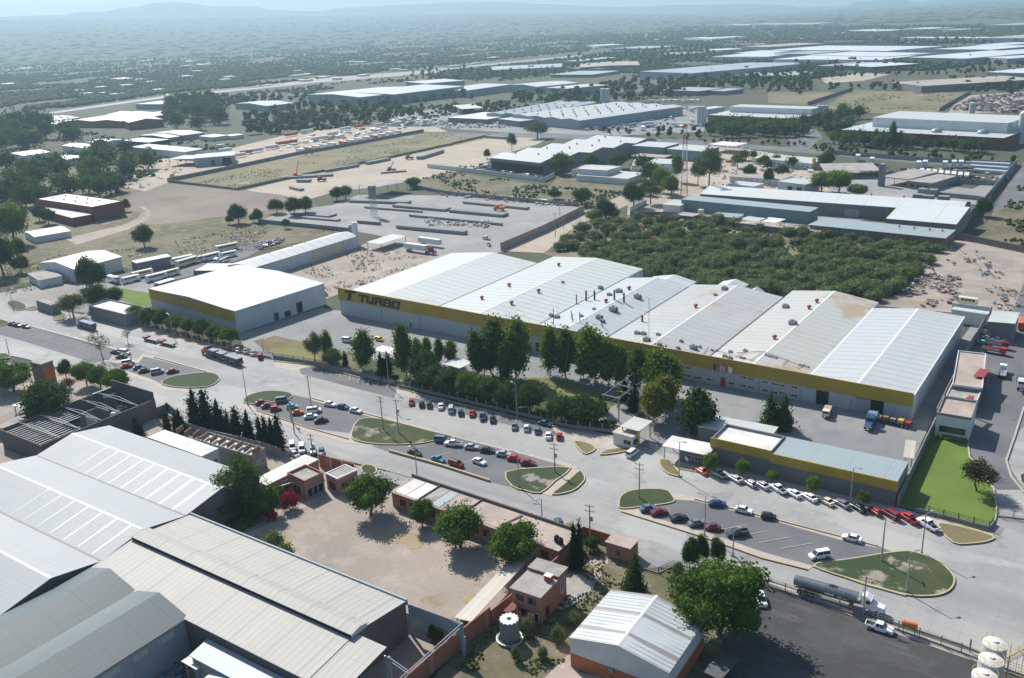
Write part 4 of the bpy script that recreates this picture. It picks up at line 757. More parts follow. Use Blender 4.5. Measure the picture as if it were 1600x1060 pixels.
# ================================================================== NEIGHBOURING WORKS, from near the factory outwards
G3 = 'warehouses in the far industrial estate'
house('warehouse', 'white square warehouse with ochre fascia facing the boulevard and a tall plain east wall', 'warehouse', (233, 452), (366, 487), (495, 441), 9.2, FACTW, W_ROOF, 'gy', 1.2, 1, fascia=(4.6, YELLOW, 'S'),
      doors=(('E', .42, 2.6, 3.2, DARKW, DGREY), ('E', .55, 3, 2.4, DARKW, DGREY), ('E', .69, 3, 4.6, DARKW, DGREY), ('E', .29, 2.4, 4, FACTW, GALV)), pilasters=9, ridge=RC)
house('long_shed', 'long low white shed with a cream panel running back behind the square warehouse', 'shed', {'w': (-364, 279, -347.8, 354)}, 0, 0, 6.1, FACTW, W_ROOF, 'gy', 1.6, 1, doors=(('E', .70, 24, 5.6, CREAMW, None),), pilasters=14, vents=((.3, .3, .6, GALV), (.3, .5, .6, GALV), (.3, .62, .6, GALV)))
house('low_annex', 'grey flat annex between the square warehouse and the long shed', 'annex', (302, 424), (358, 424), (384, 412), 4.2, GREYW, PALER, 'flat', parapet=.3)
house('small_warehouse', 'small white gabled warehouse beside the dark round trees at the bus yard', 'warehouse', (63, 411), (115, 421), (185, 401), 6.6, WH_WALL, W_ROOF, 'gy', 2.0, 1)
house('gatehouse', 'low whitewashed flat box in front of the small gabled warehouse', 'gatehouse', (43, 428), (61.5, 439), (93, 430), 3.6, WH_WALL, FLATR, 'flat', parapet=.3, win=(('S', 2, 1.2, .9, 1.4, 1, 1, GLASS, TRIM),))
house('office', 'concrete walled flat office with a bright white roof beside the boulevard trees', 'office', (139, 480), (196, 494), (223, 482), 4.8, GREYW, WHITR, 'flat', parapet=.7, pilasters=4, win=(('E', 3, 1.4, 1.1, 1.6, 1, 1, GLASS, TRIM),))
house('sign_wall', 'free standing concrete entrance block left of the white roofed office', 'entrance wall', (56, 470), (80, 478), (81, 471), 4.0, GREYW, FLATR, 'flat', parapet=.2)
house('container_hall', 'long grey windowless box with a pale flat roof beside the parked bus bodies', 'hall', (213, 412), (268, 401), (262, 397), 4.8, GREYW, TEALR, 'flat', over=.1)
house('office_block', 'low office with ochre fascia and pale blue roof behind the parked cars', 'office', (1205, 711), (1402, 755), (1418, 723), 6.2, GREYW, TEALR, 'my', .1, fascia=(2.6, YELLOW, 'S'), parapet=.15)
house('office', 'white roofed parapet block with ochre fascia between the gate canopy and the pale blue roof', 'office', (1111, 690), (1204.5, 711), (1229.5, 687), 6.0, GREYW, WHITR, 'flat', fascia=(2.7, YELLOW, 'S'), parapet=.9, pm=GREYW)
house('workshop', 'low corrugated pale roof behind the parapet block, shaded by a tall tree', 'workshop', (1091, 667), (1200, 688), (1213, 668), 4.0, GREYW, PALER, 'flat')
house('gate_canopy', 'white flat canopy roof over the factory gate booth', 'canopy', (1036, 697.5), (1105, 712), (1109, 694), 3.9, WH_WALL, WHITR, 'flat', open_=True)
house('gate_booth', 'grey booth under the white gate canopy', 'booth', (1062, 705), (1104, 713), (1108, 702), 3.0, GREYW, FLATR, 'flat', win=(('S', 2, 1.8, 1.2, 1.1, 1, 1, GLASS, TRIM),), over=.05)
house('gate_canopy', 'pale green flat canopy over the factory entrance lane', 'canopy', (970.5, 667), (998, 674), (1018, 659), 4.8, YELM, PALER, 'flat', open_=True)
house('guard_house', 'cream roofed guard house with yellow posts at the entrance lane', 'guard house', (958, 676), (988, 684), (998, 675), 3.5, WH_WALL, BEIR, 'flat', win=(('S', 1, 2.4, 1.4, .9, 4, 1, GLASS, YELM), ('E', 1, 3, 1.6, .9, 1, 1, GLASS, YELM)))
house('bus_shelter', 'narrow white canopy among the garden trees behind the boulevard fence', 'shelter', (583, 547), (622, 556), (630, 548), 3.2, WH_WALL, WHITR, 'flat', open_=True)
house('bus_shelter', 'low pale canopy beside the path under the tall dark trees', 'shelter', (692, 569), (718, 576), (730, 564), 3.0, WH_WALL, PALER, 'flat', open_=True)
house('carport', 'small cream lean-to roof at the corner of the yard wall behind the lawn', 'carport', (1413, 715), (1427, 717), (1441, 692), 3.0, STEEL, BEIR, 'flat', open_=True)
# strip of offices by the east road
house('office', 'flat office with parapet and maroon scalloped skylight beside the east road', 'office', (1487.5, 603), (1535, 609), (1557, 557), 5.2, GREYW, PINKR, 'flat', parapet=.6, pm=WH_WALL, win=(('E', 6, 1.6, 1.4, 2, 2, 2, GLASS, TRIM),))
house('office', 'low cream roofed link between the two parapet offices by the east road', 'office', (1478, 620), (1527, 628), (1535, 609), 4.0, GREYW, FLATR, 'flat', parapet=.5, pm=WH_WALL)
house('office', 'cream roofed end office overlooking the bright green lawn', 'office', (1463.7, 648), (1517.6, 657), (1524, 630), 6.4, WH_WALL, PINKR, 'flat', parapet=.7, pm=GREYW, win=(('S', 3, 2.2, 1.8, 1.6, 1, 1, GLASS, DGREY), ('E', 3, 1.4, 1.2, 2, 1, 1, GLASS, TRIM)))
for a, b, c, n_ in (((1521, 588), (1537, 591), (1541, 578), 'maroon ribbed canopy on the long parapet office by the east road'), ((1500, 630), (1508, 632), (1512, 618), 'small curved maroon awning over the end office by the lawn')):
    h_ = house('awning', n_, 'awning', a, b, c, 5.95, GALV, PINKM, 'flat', over=0, open_=True)
house('warehouse', 'grey warehouse with a pale mono roof at the wreckers yard', 'warehouse', (1544, 503), (1585, 508), (1590, 491), 6.5, GREYW, PALER, 'my', .4)
house('shed', 'white lean-to strip roof against the back wall of the wreckers yard', 'shed', (1487, 484), (1542, 492), (1545, 488), 4.6, WH_WALL, W_ROOF, 'flat')
# behind the thicket
house('warehouse', 'very long white warehouse with translucent strips behind the teal shed', 'warehouse', {'w': (-222, 524, -76, 553)}, 0, 0, 7, GREYW, roofm('strip_roof', (.60, .64, .64), (.56, .54, .46), 16, .06, 0, .9, (.54, .55, .54)), 'gx', 2.8, 1, vents=((.05 + .0, .6, .8, RUST), (.56, .55, .8, RUST), (.66, .55, .8, RUST), (.78, .55, .8, RUST), (.9, .55, .8, RUST)), doors=(('S', .3, 5, 4.6, CREAMW, DGREY), ('S', .42, 5, 4.6, CREAMW, DGREY), ('S', .62, 8, 4.5, ROLL, DGREY)), pilasters=18)
house('warehouse', 'white gabled hall joined to the east end of the very long warehouse', 'warehouse', (1385, 342), (1494, 351), (1511, 333), 7, GREYW, roofm('strip_roof_b', (.60, .64, .64), (.56, .54, .46), 22, .05, 0, .9, (.54, .55, .54)), 'mx', 3, 1)
house('shed', 'teal sheet-metal shed with a flat blue grey roof behind the thicket', 'shed', (1065, 312), (1265, 331.6), (1282, 326), 6.5, TEALW, TEALR, 'mx', .3, pilasters=15)
house('shed', 'low cream roofed extension on the west end of the teal shed', 'shed', (1036, 320), (1063, 322), (1065, 313), 4, WH_WALL, PALER, 'flat')
house('shed', 'rust and teal walled low shed with four red roof vents at the thicket edge', 'shed', (1266, 352), (1477, 373), (1492, 361), 5.2, RUSTW, TEALR, 'mx', .3, vents=[(x, .7, .7, RUST) for x in (.62, .73, .84, .93)])
house('canopy', 'long beige lean-to roof on the wall behind the thicket', 'canopy', (1147, 348), (1280, 363), (1283, 358), 3, GREYW, PINKR, 'flat')
house('site_office', 'white box office on the wall behind the thicket', 'site office', (1111, 338), (1153, 341), (1160, 335), 4, WH_WALL, TEALR, 'flat', win=(('S', 1, 1.4, .9, 1.6, 1, 8, GLASS, TRIM),))
house('canopy', 'pale canopy east of the white box office', 'canopy', (1156, 343), (1186, 347), (1190, 341), 3, STEEL, PALER, 'flat', open_=True); house('canopy', 'white canopy near the east end of the teal shed', 'canopy', (1187, 346), (1212, 349), (1218, 342), 3, STEEL, WHITR, 'flat', open_=True)
house('canopy', 'brown roofed canopy below the cream extension of the teal shed', 'canopy', (1056, 336), (1082, 339), (1088, 334), 3, STEEL, FLATR, 'flat', open_=True)
house('store', 'small white lean-to between the teal shed and the rusty walled shed', 'store', (1263, 352), (1290, 355), (1300, 348), 4, WH_WALL, W_ROOF, 'flat')
house('row_house', 'white flat building north of the very long warehouse', 'building', (1138, 288), (1178, 292), (1180, 286), 4, WH_WALL, W_ROOF, 'flat')
house('house', 'white two storey house with a flat roof beside the bright green trees', 'house', (1216, 284), (1258, 289), (1264, 281), 6, WH_WALL, PALER, 'flat', doors=(('S', .45, 3.4, 4, DARKW, TRIM), ('S', .8, 4, 4, DARKW, TRIM)))
house('house', 'long low white row with small windows below the tall gum tree', 'house', (1140, 276), (1220, 282), (1226, 274), 3.6, WH_WALL, FLATR, 'flat', win=(('S', 8, 1, .8, 1.6, 1, 1, GLASS, None),))
house('school', 'long cream roofed low building with a columned veranda', 'building', (1177, 247), (1268, 256), (1272, 249), 4.4, WH_WALL, PALER, 'mx', .8, win=(('S', 12, 1.8, 1.2, 1.2, 1, 1, GLASS, None),))
house('shed', 'open sided grey roofed shed with a concrete tower in the block yard', 'shed', (1288, 268), (1374, 267), (1384, 256), 5, GREYW, FLATR, 'mx', .5, open_=True)
house('shed', 'dark open shed east of the concrete tower in the block yard', 'shed', (1378, 276), (1418, 281), (1432, 266), 5, GREYW, FLATR, 'mx', .6, open_=True)
house('shed', 'cement roofed store next to the gravel heap in the block yard', 'shed', (1418, 283), (1456, 287), (1470, 273), 4.5, GREYW, FLATR, 'flat', win=(('S', 3, 3, 1.6, 1, 1, 1, DARKW, None),))
house('tower', 'square grey concrete tower in the block yard', 'tower', (1374, 257), (1380, 257.6), (1382, 256), 14, GREYW, FLATR, 'flat', over=.0)
# middle distance: behind the precast yard
house('steel_shed', 'open steel canopy with a faded roof at the edge of the precast yard', 'shed', (560, 290), (592, 293), (632, 282), 7.5, STEEL, FLATR, 'my', .3, open_=True)
house('shed', 'small open dark shed beside the white tank at the end of the long shed', 'shed', (573, 379), (595, 382), (622, 368), 3.6, GREYW, PALER, 'flat', open_=True)
house('factory', 'stepped white roofed factory with five bays and an open south end', 'factory', (766, 247), (844, 255), (998, 216), 9, GREYW, W_ROOF, 'gx', 2.4, 5, vents=[(.25 + .25 * (i % 3), .1 + .085 * i, 1.0, RUST) for i in range(11)], doors=[('S', .15 + .2 * i, 12, 6.5, DARKW, None) for i in range(5)])
house('office', 'flat grey roofed block office in front of the stepped factory', 'office', (893, 265), (950, 268), (962, 260), 5, WH_WALL, FLATR, 'flat', win=(('S', 5, 1.4, 1, 1.8, 1, 1, GLASS, TRIM),)); house('office', 'raised box on the block office in front of the stepped factory', 'office', (902, 264), (948, 267), (958, 260), 8, WH_WALL, PALER, 'flat')
house('store', 'low annex with an irregular roof right of the block office', 'store', (900, 274), (980, 280), (1000, 270), 4, WH_WALL, PALER, 'flat')
house('shed', 'white roofed teal shed east of the stepped factory', 'shed', (988, 228), (1037, 231), (1043, 224), 9, TEALW, W_ROOF, 'mx', .4)
house('shed', 'blue grey roofed teal shed behind the lattice mast', 'shed', (1042.5, 233), (1097, 237), (1101, 229), 8, TEALW, W_ROOF, 'mx', .4)
house('canopy', 'flat white filling station style canopy beside the boulevard of trees', 'canopy', (1107, 226), (1147, 229), (1153, 223), 6, STEEL, WHITR, 'flat', open_=True)
house('canopy', 'brown open canopy in front of the teal sheds', 'canopy', (986, 244), (1037, 247), (1040, 241), 3.5, STEEL, PINKR, 'flat', open_=True)
house('shed', 'small white shed with a bright roof below the teal sheds', 'shed', (1008, 255), (1051, 257), (1053, 250), 6, WH_WALL, W_ROOF, 'mx', .4)
house('shed', 'grey roofed annex joined to the small bright shed', 'shed', (987, 259), (1008, 261), (1010, 252), 4, WH_WALL, PALER, 'flat')
house('workshop', 'red brick workshop with a pale roof and red vents in the dry field', 'workshop', (56, 312), (144, 325), (191, 315), 9, DBRICK, PALER, 'flat', parapet=.6, vents=[(.15 + .2 * (i % 4), .3 + .4 * (i // 4), .7, RUST) for i in range(8)], win=(('E', 5, 2, 2, 2, 1, 1, GLASS, None), ('S', 6, 2, 1.4, 5.5, 1, 1, DARKW, None)))
house('workshop', 'low striped roof annex of the red brick workshop', 'workshop', (60, 327), (113, 341), (133, 333), 5, DBRICK, TANR, 'flat')
house('barn', 'small white gabled barn under the bright green tree', 'barn', (38, 363), (54, 371), (100, 357), 3.4, WH_WALL, PALER, 'gy', .8, 1)
house('shed', 'white open tank shed at the left edge among trees', 'shed', (20, 288), (36, 290), (46, 286), 4, WH_WALL, W_ROOF, 'flat')
# ================================================================== FAR ESTATE
def H_(label, a, b, c, z, wall=WH_WALL, rf=W_ROOF, roof='flat', rise=1.5, n=1, name='warehouse', **k): return house(name, label, name.replace('_', ' '), a, b, c, z, wall, rf, roof, rise, n, group=k.pop('group', G3), **k)
W1 = mat('far_white_roof', (.62, .65, .66), .45, (('n', .02, (.5, .53, .54), .42, .7), ('s', 0, 9, .12, (.45, .48, .49), .6)))
G1 = mat('far_grey_roof', (.33, .37, .39), .5, (('n', .02, (.27, .31, .33), .42, .7), ('s', 0, 12, .08, (.42, .46, .48), .6)))
T1 = mat('far_tan_roof', (.38, .35, .30), .8, (('n', .03, (.30, .28, .25), .42, .7), ('s', 1, 18, .25, (.24, .19, .16), .8)))
H_('small white twin roofed warehouse at the far left yard wall', (6, 241), (36, 244), (60, 236), 5, roof='gy', doors=(('E', .5, 5, 4, DARKW, None),))
H_('white roofed low warehouse second from the left edge, beside dark trees', (66, 247), (105, 251), (130, 245), 5, roof='my', rise=.8)
H_('cream gabled warehouse behind the second small warehouse on the left', (97, 228), (135, 232), (146, 226), 5, roof='gx', n=1)
H_('grey gabled barn between the cream warehouse and the tall dark trees', (136, 222), (158, 224), (172, 217), 5, rf=G1, roof='gx')
H_('broad brilliant white roofed brick factory under the highway', (201, 192), (255, 187), (250, 172), 9, wall=DBRICK, roof='gy', rise=3, n=1, name='factory')
H_('long grey white roof stretching from the brick factory toward the left edge', (100, 190), (190, 190), (208, 176), 8, wall=DBRICK, rf=PALER, roof='gy', rise=2, n=2, name='factory')
H_('pale roofed shed at the left end of the brick factory row', (39, 186), (70, 190), (104, 182), 7, wall=DBRICK, rf=PALER, roof='gy', rise=1)
H_('low grey shed row beside the highway at the far left', (76, 195), (104, 193), (112, 187), 6, wall=BLUEW, rf=G1)
H_('white flat box right below the highway embankment', (212, 163), (262, 163), (262, 158), 8, wall=BLUEW, roof='flat')
H_('three bay bright white shed behind the teal roofed hall on the left', (217, 212), (262, 216), (293, 209), 4.5, wall=GREYW, roof='gy', n=1); H_('bright white shed just behind the three bay shed on the left', (240, 208), (285, 212), (300, 206), 5.5, wall=GREYW, roof='gy')
H_('low cream roofed shed left of the bright white sheds', (190, 220), (232, 223), (246, 217), 4, wall=DARKW, rf=PALER)
H_('white hall with a teal roof and a dark door at the left yard', (204, 230), (289, 238), (311, 233), 7, rf=TEALR, roof='mx', rise=.5, doors=(('S', .45, 7, 5, DARKW, None),))
H_('grey and white hall with a wide dark door beside the container row', (303, 248), (366, 243), (352, 238), 7.5, wall=BLUEW, rf=TEALR, doors=(('S', .8, 8, 6, DARKW, None), ('S', .45, 3, 5, DARKW, None)))
H_('teal lean-to canopy west of the grey and white hall', (263, 249), (303, 249), (310, 243), 6, wall=REDM, rf=TEALR, open_=True, name='canopy')
H_('blue grey square warehouse between trees below the highway', (367, 162), (416, 166), (441, 160), 8, wall=BLUEW, rf=TEALR, roof='gy', rise=2)
H_('white low building west of the trailer yard among trees', (311, 213), (332, 215), (348, 211), 4, rf=W1); H_('small white house roof near the trailer yard trees', (350, 212), (362, 213), (365, 209), 3.5, rf=W1)
H_('large blue grey factory with a bright white gable roof among trees', (480, 148), (562, 152.5), (655, 139), 13, wall=BLUEW, roof='gy', rise=2.5, name='factory')
H_('long high blue grey factory wall with a white roof behind two flat topped trees', (616, 148), (725, 135), (703, 129), 14, wall=BLUEW, roof='mx', rise=1.5, name='factory')
H_('white roofed factory block behind the long blue grey wall', (665, 131), (726, 126), (710, 122), 15, wall=BLUEW, name='factory')
H_('white stepped hall east of the long blue grey factory', (728, 142), (800, 132), (790, 127), 10, wall=BLUEW, roof='mx', rise=1, name='factory')
H_('pale blue hall with a bright gable roof in the middle distance', (795, 133), (838, 136), (872, 128), 11, wall=BLUEW, roof='gy', rise=2)
H_('white hall with a bright low roof beside the dark tree belt', (853, 137), (885, 140), (924, 132), 10, wall=BLUEW, roof='my', rise=1)
H_('open pale roofed pavilion beside the car park hedges', (707, 165), (722, 171), (747, 166), 8, rf=PALER, open_=True, name='pavilion')
H_('long grey warehouse end seen near the highway at centre', (762, 110), (877, 105), (866, 100), 9, wall=BLUEW, rf=G1)
H_('brown roofed hall among trees north of the tree belt', (905, 106), (1000, 102), (1040, 94), 9, wall=GREYW, rf=T1, roof='gy', n=1)
H_('low grey hall left of the brown roofed hall', (890, 107), (935, 108), (950, 102), 6, wall=GREYW, rf=G1)
H_('pale roofed shed in front of the brown roofed hall', (860, 117), (925, 117), (936, 111), 5, wall=GREYW, rf=G1)
H_('vast grey roofed warehouse with a dark gable wall behind the tree belt', (1000, 112), (1080, 116), (1137, 97), 12, wall=BLUEW, rf=G1, roof='my', rise=1)
H_('grey roofed hall adjoining the vast grey warehouse on its east', (1130, 106), (1195, 106), (1205, 98), 11, wall=BLUEW, rf=G1)
H_('low white shed below the grey hall and above the yellow green trees', (1148, 118), (1240, 119), (1256, 114), 6, wall=BLUEW, rf=G1)
H_('white roofed factory of four sawtooth bays covered in little roof vents', (800, 180), (905, 189), (1020, 164), 9, wall=BLUEW, roof='gy', rise=1.6, n=4, name='factory', vents=[(.08 + .19 * (i % 5), .08 + .11 * (i // 5), 1.3, GALV if i % 3 else RUST) for i in range(40)], pilasters=10)
H_('second vent covered white factory roof behind the four bay factory', (760, 178), (830, 180), (900, 160), 8, wall=BLUEW, rf=G1, roof='gy', n=3, name='factory', vents=[(.1 + .2 * (i % 5), .08 + .12 * (i // 5), 1.2, GALV) for i in range(30)])
H_('low white roofed shed left of the vent covered factory', (778, 186), (812, 190), (850, 183), 6, wall=GREYW); H_('row of white roofs below the vent covered factory', (700, 184), (760, 187), (810, 178), 5, wall=GREYW, rf=W1)
H_('brick factory with a flat white roof behind the double row of trees', (1107, 180), (1246, 186), (1269, 173), 8, wall=DBRICK, roof='mx', rise=.6, name='factory'); H_('tall white hall wall directly behind the brick factory', (1140, 167), (1268, 171), (1274, 167), 14, name='factory')
H_('red brick plant with a wide low white roof on the right', (1317, 203), (1567, 216), (1582, 196), 9, wall=DBRICK, roof='flat', name='factory', over=1)
H_('tall pale upper hall rising out of the wide brick plant', (1364, 184), (1575, 193), (1592, 181), 17, wall=WH_WALL, name='factory'); H_('pale roofed house with hipped look at the west foot of the brick plant', (1299, 200), (1318, 203), (1328, 195), 5, rf=PALER, name='building')
for l, a, b, c, z, wl, rf in (('long white roof in the far right estate, northernmost row', (1206, 78), (1385, 80), (1380, 72), 9, WH_WALL, W1), ('white roof with a dark front wall in the far right estate', (1210, 84), (1262, 85), (1272, 80), 9, BLUEW, G1), ('long white roof second row of the far right estate', (1264, 86), (1384, 89), (1392, 82), 9, WH_WALL, W1),
    ('low vaulted white row in front of the far right estate', (1208, 93), (1375, 94), (1383, 87), 8, WH_WALL, W1), ('white roof at the west end of the far right estate', (1112, 89), (1198, 89), (1208, 83), 7, WH_WALL, W1), ('white strip roof north west of the far right estate', (1148, 83), (1204, 83), (1212, 79), 7, WH_WALL, W1),
    ('broad white roof beside the side road of the far right estate', (1419, 90), (1508, 92), (1535, 79), 10, BLUEW, W1), ('white roof north of the broad roof by the side road', (1460, 77), (1548, 78), (1562, 71), 9, BLUEW, W1), ('white roof east of the side road in the far right estate', (1537, 90), (1575, 92), (1597, 81), 9, BLUEW, W1),
    ('white roof at the right picture edge of the far estate', (1568, 79), (1612, 81), (1622, 71), 9, BLUEW, W1), ('small white roof north of the side road', (1525, 70), (1566, 71), (1572, 66), 8, WH_WALL, W1), ('white low roof with dark front between dry yards and the estate', (1312, 102), (1362, 105), (1378, 97), 8, DARKW, W1),
    ('grey roofed sheds west of the dark fronted hall', (1275, 103), (1310, 104), (1330, 97), 7, GREYW, G1), ('tan striped roof hall behind the green field', (1390, 129), (1440, 135), (1490, 112), 8, GREYW, T1), ('blue grey hall at the right edge behind trees', (1542, 113), (1610, 115), (1618, 104), 11, BLUEW, W1),
    ('very long thin white roof far on the right', (1405, 59.5), (1526, 60), (1526, 58), 8, BLUEW, W1), ('huge grey blue hall at the far right horizon side', (1527, 60), (1640, 60), (1625, 51), 14, BLUEW, G1), ('far pale roof on the plain right of centre', (1320, 48), (1375, 49), (1377, 46), 8, BLUEW, W1),
    ('far white strip roof on the plain toward the right', (1412, 45), (1452, 45.5), (1453, 43), 8, BLUEW, W1), ('far grey roof line right of the thin white strip', (1540, 40), (1600, 39), (1602, 36), 8, BLUEW, G1), ('far small roof beside the thin grey roof line', (1462, 47), (1500, 47), (1503, 45), 8, BLUEW, G1),
    ('far white double roof left of the far right estate', (1068, 60), (1112, 61), (1114, 58.5), 8, WH_WALL, W1), ('far white roof next to the double roof', (1113, 58.5), (1132, 59), (1133, 56.5), 8, WH_WALL, W1), ('pinkish far factory north of the estate roofs', (1158, 73), (1200, 74), (1220, 67), 9, GREYW, T1),
    ('pale wall building near the dirt field far off', (917, 71), (935, 72), (937, 68), 8, WH_WALL, W1), ('far grey row beside the tree rows north', (955, 76), (1010, 76), (1030, 72), 6, GREYW, G1), ('far grey hall beyond the northern tree rows', (1027, 84), (1060, 85), (1066, 81), 7, GREYW, G1),
    ('bright greenhouse row far right on the plain', (1133, 38.8), (1170, 38.8), (1170, 38), 4, WH_WALL, WHITR), ('long bright greenhouse row beside the first one', (1180, 37.8), (1225, 37.6), (1226, 36.8), 4, WH_WALL, WHITR), ('last bright greenhouse row far right on the plain', (1230, 37.4), (1280, 37), (1280, 36), 4, WH_WALL, WHITR),
    ('low grey hall between the highway and the estate', (880, 96), (905, 96), (922, 90), 7, GREYW, G1), ('greenhouse like shed with a pale roof beside the dry yard', (1100, 78), (1120, 79), (1125, 75), 6, WH_WALL, W1),
    ('row of pale sheds beyond the sandy far yards', (1215, 114), (1256, 115), (1258, 112), 4, WH_WALL, G1), ('tan pavilion with a brick tower beside it in the tree belt', (1035, 141), (1092, 143), (1100, 137), 6, GREYW, G1), ('hipped grey pavilion east of the brick tower', (1108, 142), (1130, 143), (1136, 138), 5, GREYW, G1),
    ('long shed with pale roof right behind the trucks park', (1090, 170), (1106, 171), (1110, 166), 8, WH_WALL, W1), ('rose roof house far left beside the scrubland', (172, 123), (186, 124), (188, 121), 4, WH_WALL, W1)):
    H_(l, a, b, c, z, wl, rf)
fr = random.Random(5)
for i, (px, py) in enumerate(((30, 107), (5, 131), (128, 146), (155, 145), (175, 147), (222, 128), (210, 124), (240, 140), (182, 92), (158, 79), (133, 79), (178, 91), (220, 95), (290, 96), (283, 103), (308, 101), (345, 124), (350, 120), (300, 111), (282, 119), (470, 116), (455, 111), (540, 97), (555, 97), (585, 98), (655, 85), (760, 90), (800, 60), (825, 60), (842, 30), (455, 118), (520, 122), (560, 117), (625, 109), (610, 108), (660, 107), (1150, 60), (1250, 60), (1300, 52), (1420, 66), (1480, 60), (1180, 69), (118, 141), (190, 133), (150, 136), (470, 125), (497, 120), (1020, 62), (700, 103), (735, 99))):
    w_ = fr.uniform(2, 5); house('farmhouse', ('low whitewashed farm building scattered in the scrub beyond the highway' if py < 105 or px < 300 else 'low white building beside the highway verge'), 'house', (px - w_, py), (px + w_, py + .4), (px + w_ + 1, py - 1.6), fr.uniform(3, 4.5), WH_WALL, W1 if i % 3 else G1, 'flat', group='farm buildings on the plain' if py < 105 or px < 300 else 'low buildings by the highway')
# silos, tanks, towers
def tank(label, base, top, wpx, m, cap=None, name='silo', group=None, cone=.15, ribs=0, rail=None):
    p = g(*base); h = hz(base, top); r = wpx / 2 / ppm(*base); e = empty(name, (p.x, p.y, 0), random.uniform(0, 1), label, name.replace('_', ' '), group); mb = MB()
    mb.lathe(0, 0, [(r, -.3), (r, h), (r * .96, h + .02)], m, 24); mb.build('shell', e, smooth=False)
    mb = MB(); mb.lathe(0, 0, [(r * 1.01, h), (r * .98, h + .12), (r * .3, h + cone * r), (.02, h + cone * r + .05)], cap or m, 24); mb.lathe(0, 0, [(r * .16, h + cone * r), (r * .16, h + cone * r + .5), (.01, h + cone * r + .52)], cap or m, 10); mb.build('roof', e)
    if rail:
        mb = MB()
        for k in range(12):
            a = k * math.pi / 6; q = (r * .97 * math.cos(a), r * .97 * math.sin(a)); mb.tube((q[0], q[1], h), (q[0], q[1], h + 1.1), .03, rail, 4)
            b = a + math.pi / 6; mb.tube((q[0], q[1], h + 1.1), (r * .97 * math.cos(b), r * .97 * math.sin(b), h + 1.1), .03, rail, 4); mb.tube((q[0], q[1], h + .6), (r * .97 * math.cos(b), r * .97 * math.sin(b), h + .6), .02, rail, 4)
        for s in (-.25, .25): mb.tube((r + .15, s, 0), (r + .15, s, h + 1.1), .03, rail, 4)
        for k in range(int(h * 2.5)): mb.tube((r + .15, -.25, .4 * k + .3), (r + .15, .25, .4 * k + .3), .02, rail, 4)
        mb.build('ladder', e)
    return e, r, h
SILO = mat('white_silo', (.60, .62, .62), .55, (('n', .4, (.48, .5, .5), .45, .75), ('s', 2, 3, .03, (.35, .36, .36), .6)))
tank('white cylindrical silo at the far end of the long low shed', (557, 383), 348, 9, SILO); tank('smaller grey silo leaning on the tall white one behind the long shed', (549, 372), 352, 6, GALV)
tank('left white water tower cylinder behind the vent covered factory', (942, 160), 139, 8, SILO); tank('right white water tower cylinder behind the vent covered factory', (949, 160), 139, 8, SILO)
for i, x in enumerate((1091, 1096, 1101)): tank(('leftmost', 'middle', 'rightmost')[i] + ' of the three slim white silos beside the tree rows', (x, 195), 167, 5, SILO)
for i, x in enumerate((1278, 1284, 1290)): tank(('leftmost', 'middle', 'rightmost')[i] + ' of the three silos at the end of the flat white brick factory', (x, 190), 165, 6, SILO)
tank('white silo behind the tall upper hall of the brick plant', (1518, 178), 161, 9, SILO); tank('huge white silo at the right edge beside the brick plant', (1594, 224), 177, 12, SILO, cone=.6)
tank('red brick chimney tower in the distant tree belt', (1097, 141), 122, 7, DBRICK, name='chimney_tower'); tank('short yellow tank beside the columned low building', (1271, 264), 248, 6, YELM, name='water_tank')
tank('cylindrical cream tank against the teal shed wall', (1095, 341), 328, 9, CREAMW, name='water_tank')
for x, y in ((1463, 207), (1535, 209)):   # skylight domes on the brick plant
    p = g(x, y, 9); e = empty('roof_dome', (p.x, p.y, 9.1), 0, ('west' if x < 1500 else 'east') + ' ribbed glass dome on the low white roof of the brick plant', 'dome'); mb = MB(); r = 8 / ppm(x, y); mb.lathe(0, 0, [(r * math.cos(a), r * .75 * math.sin(a)) for a in np.linspace(0, 1.56, 7)], mat('dome_sheet', (.28, .33, .34), .4, (('s', 0, 1.2, .3, (.18, .22, .23), .6),)), 20); mb.build('shell', e)
# three white storage tanks bottom right with yellow ladders
for i, (x, y) in enumerate(((1555, 1006), (1549, 1031), (1539, 1056))):
    p = g(x, y, 8.5); e = empty('storage_tank', (p.x, p.y, 0), 0, ('white storage tank with a yellow ladder nearest the road fence', 'middle white storage tank of the row of three by the fence', 'white storage tank at the bottom picture edge of the row of three')[i], 'storage tank', 'white storage tanks')
    r = 1.95; mb = MB(); mb.lathe(0, 0, [(r, 0), (r, 8.4)], SILO, 28); mb.build('shell', e, smooth=True); mb = MB(); mb.lathe(0, 0, [(r * 1.03, 8.35), (r * 1.03, 8.5), (r * .5, 8.85), (.02, 8.95)], mat('tank_top', (.62, .6, .55), .7, (('n', .9, (.4, .33, .25), .5, .75),)), 28); mb.lathe(0, 0, [(.45, 8.7), (.45, 9.15), (.01, 9.2)], TRIM, 12); mb.build('roof', e)
    mb = MB(); Q = YELM
    for k in range(10): a = k * math.pi / 5; b = a + math.pi / 5; mb.tube((r * math.cos(a), r * math.sin(a), 8.5), (r * math.cos(a), r * math.sin(a), 9.5), .03, Q, 4); mb.tube((r * math.cos(a), r * math.sin(a), 9.5), (r * math.cos(b), r * math.sin(b), 9.5), .03, Q, 4)
    for s in (-.3, .3): mb.tube((r + .5, s - .6, 0), (r + .5, s - .6, 9.8), .05, Q, 4)
    for k in range(22): mb.tube((r + .5, -.9, .4 * k + .3), (r + .5, -.3, .4 * k + .3), .03, Q, 4)
    mb.build('ladder', e)
p = g(1552, 1030); mb = MB(); mb.box(-6, 6, -.1, .1, 4.2, 4.3, GREYW); 
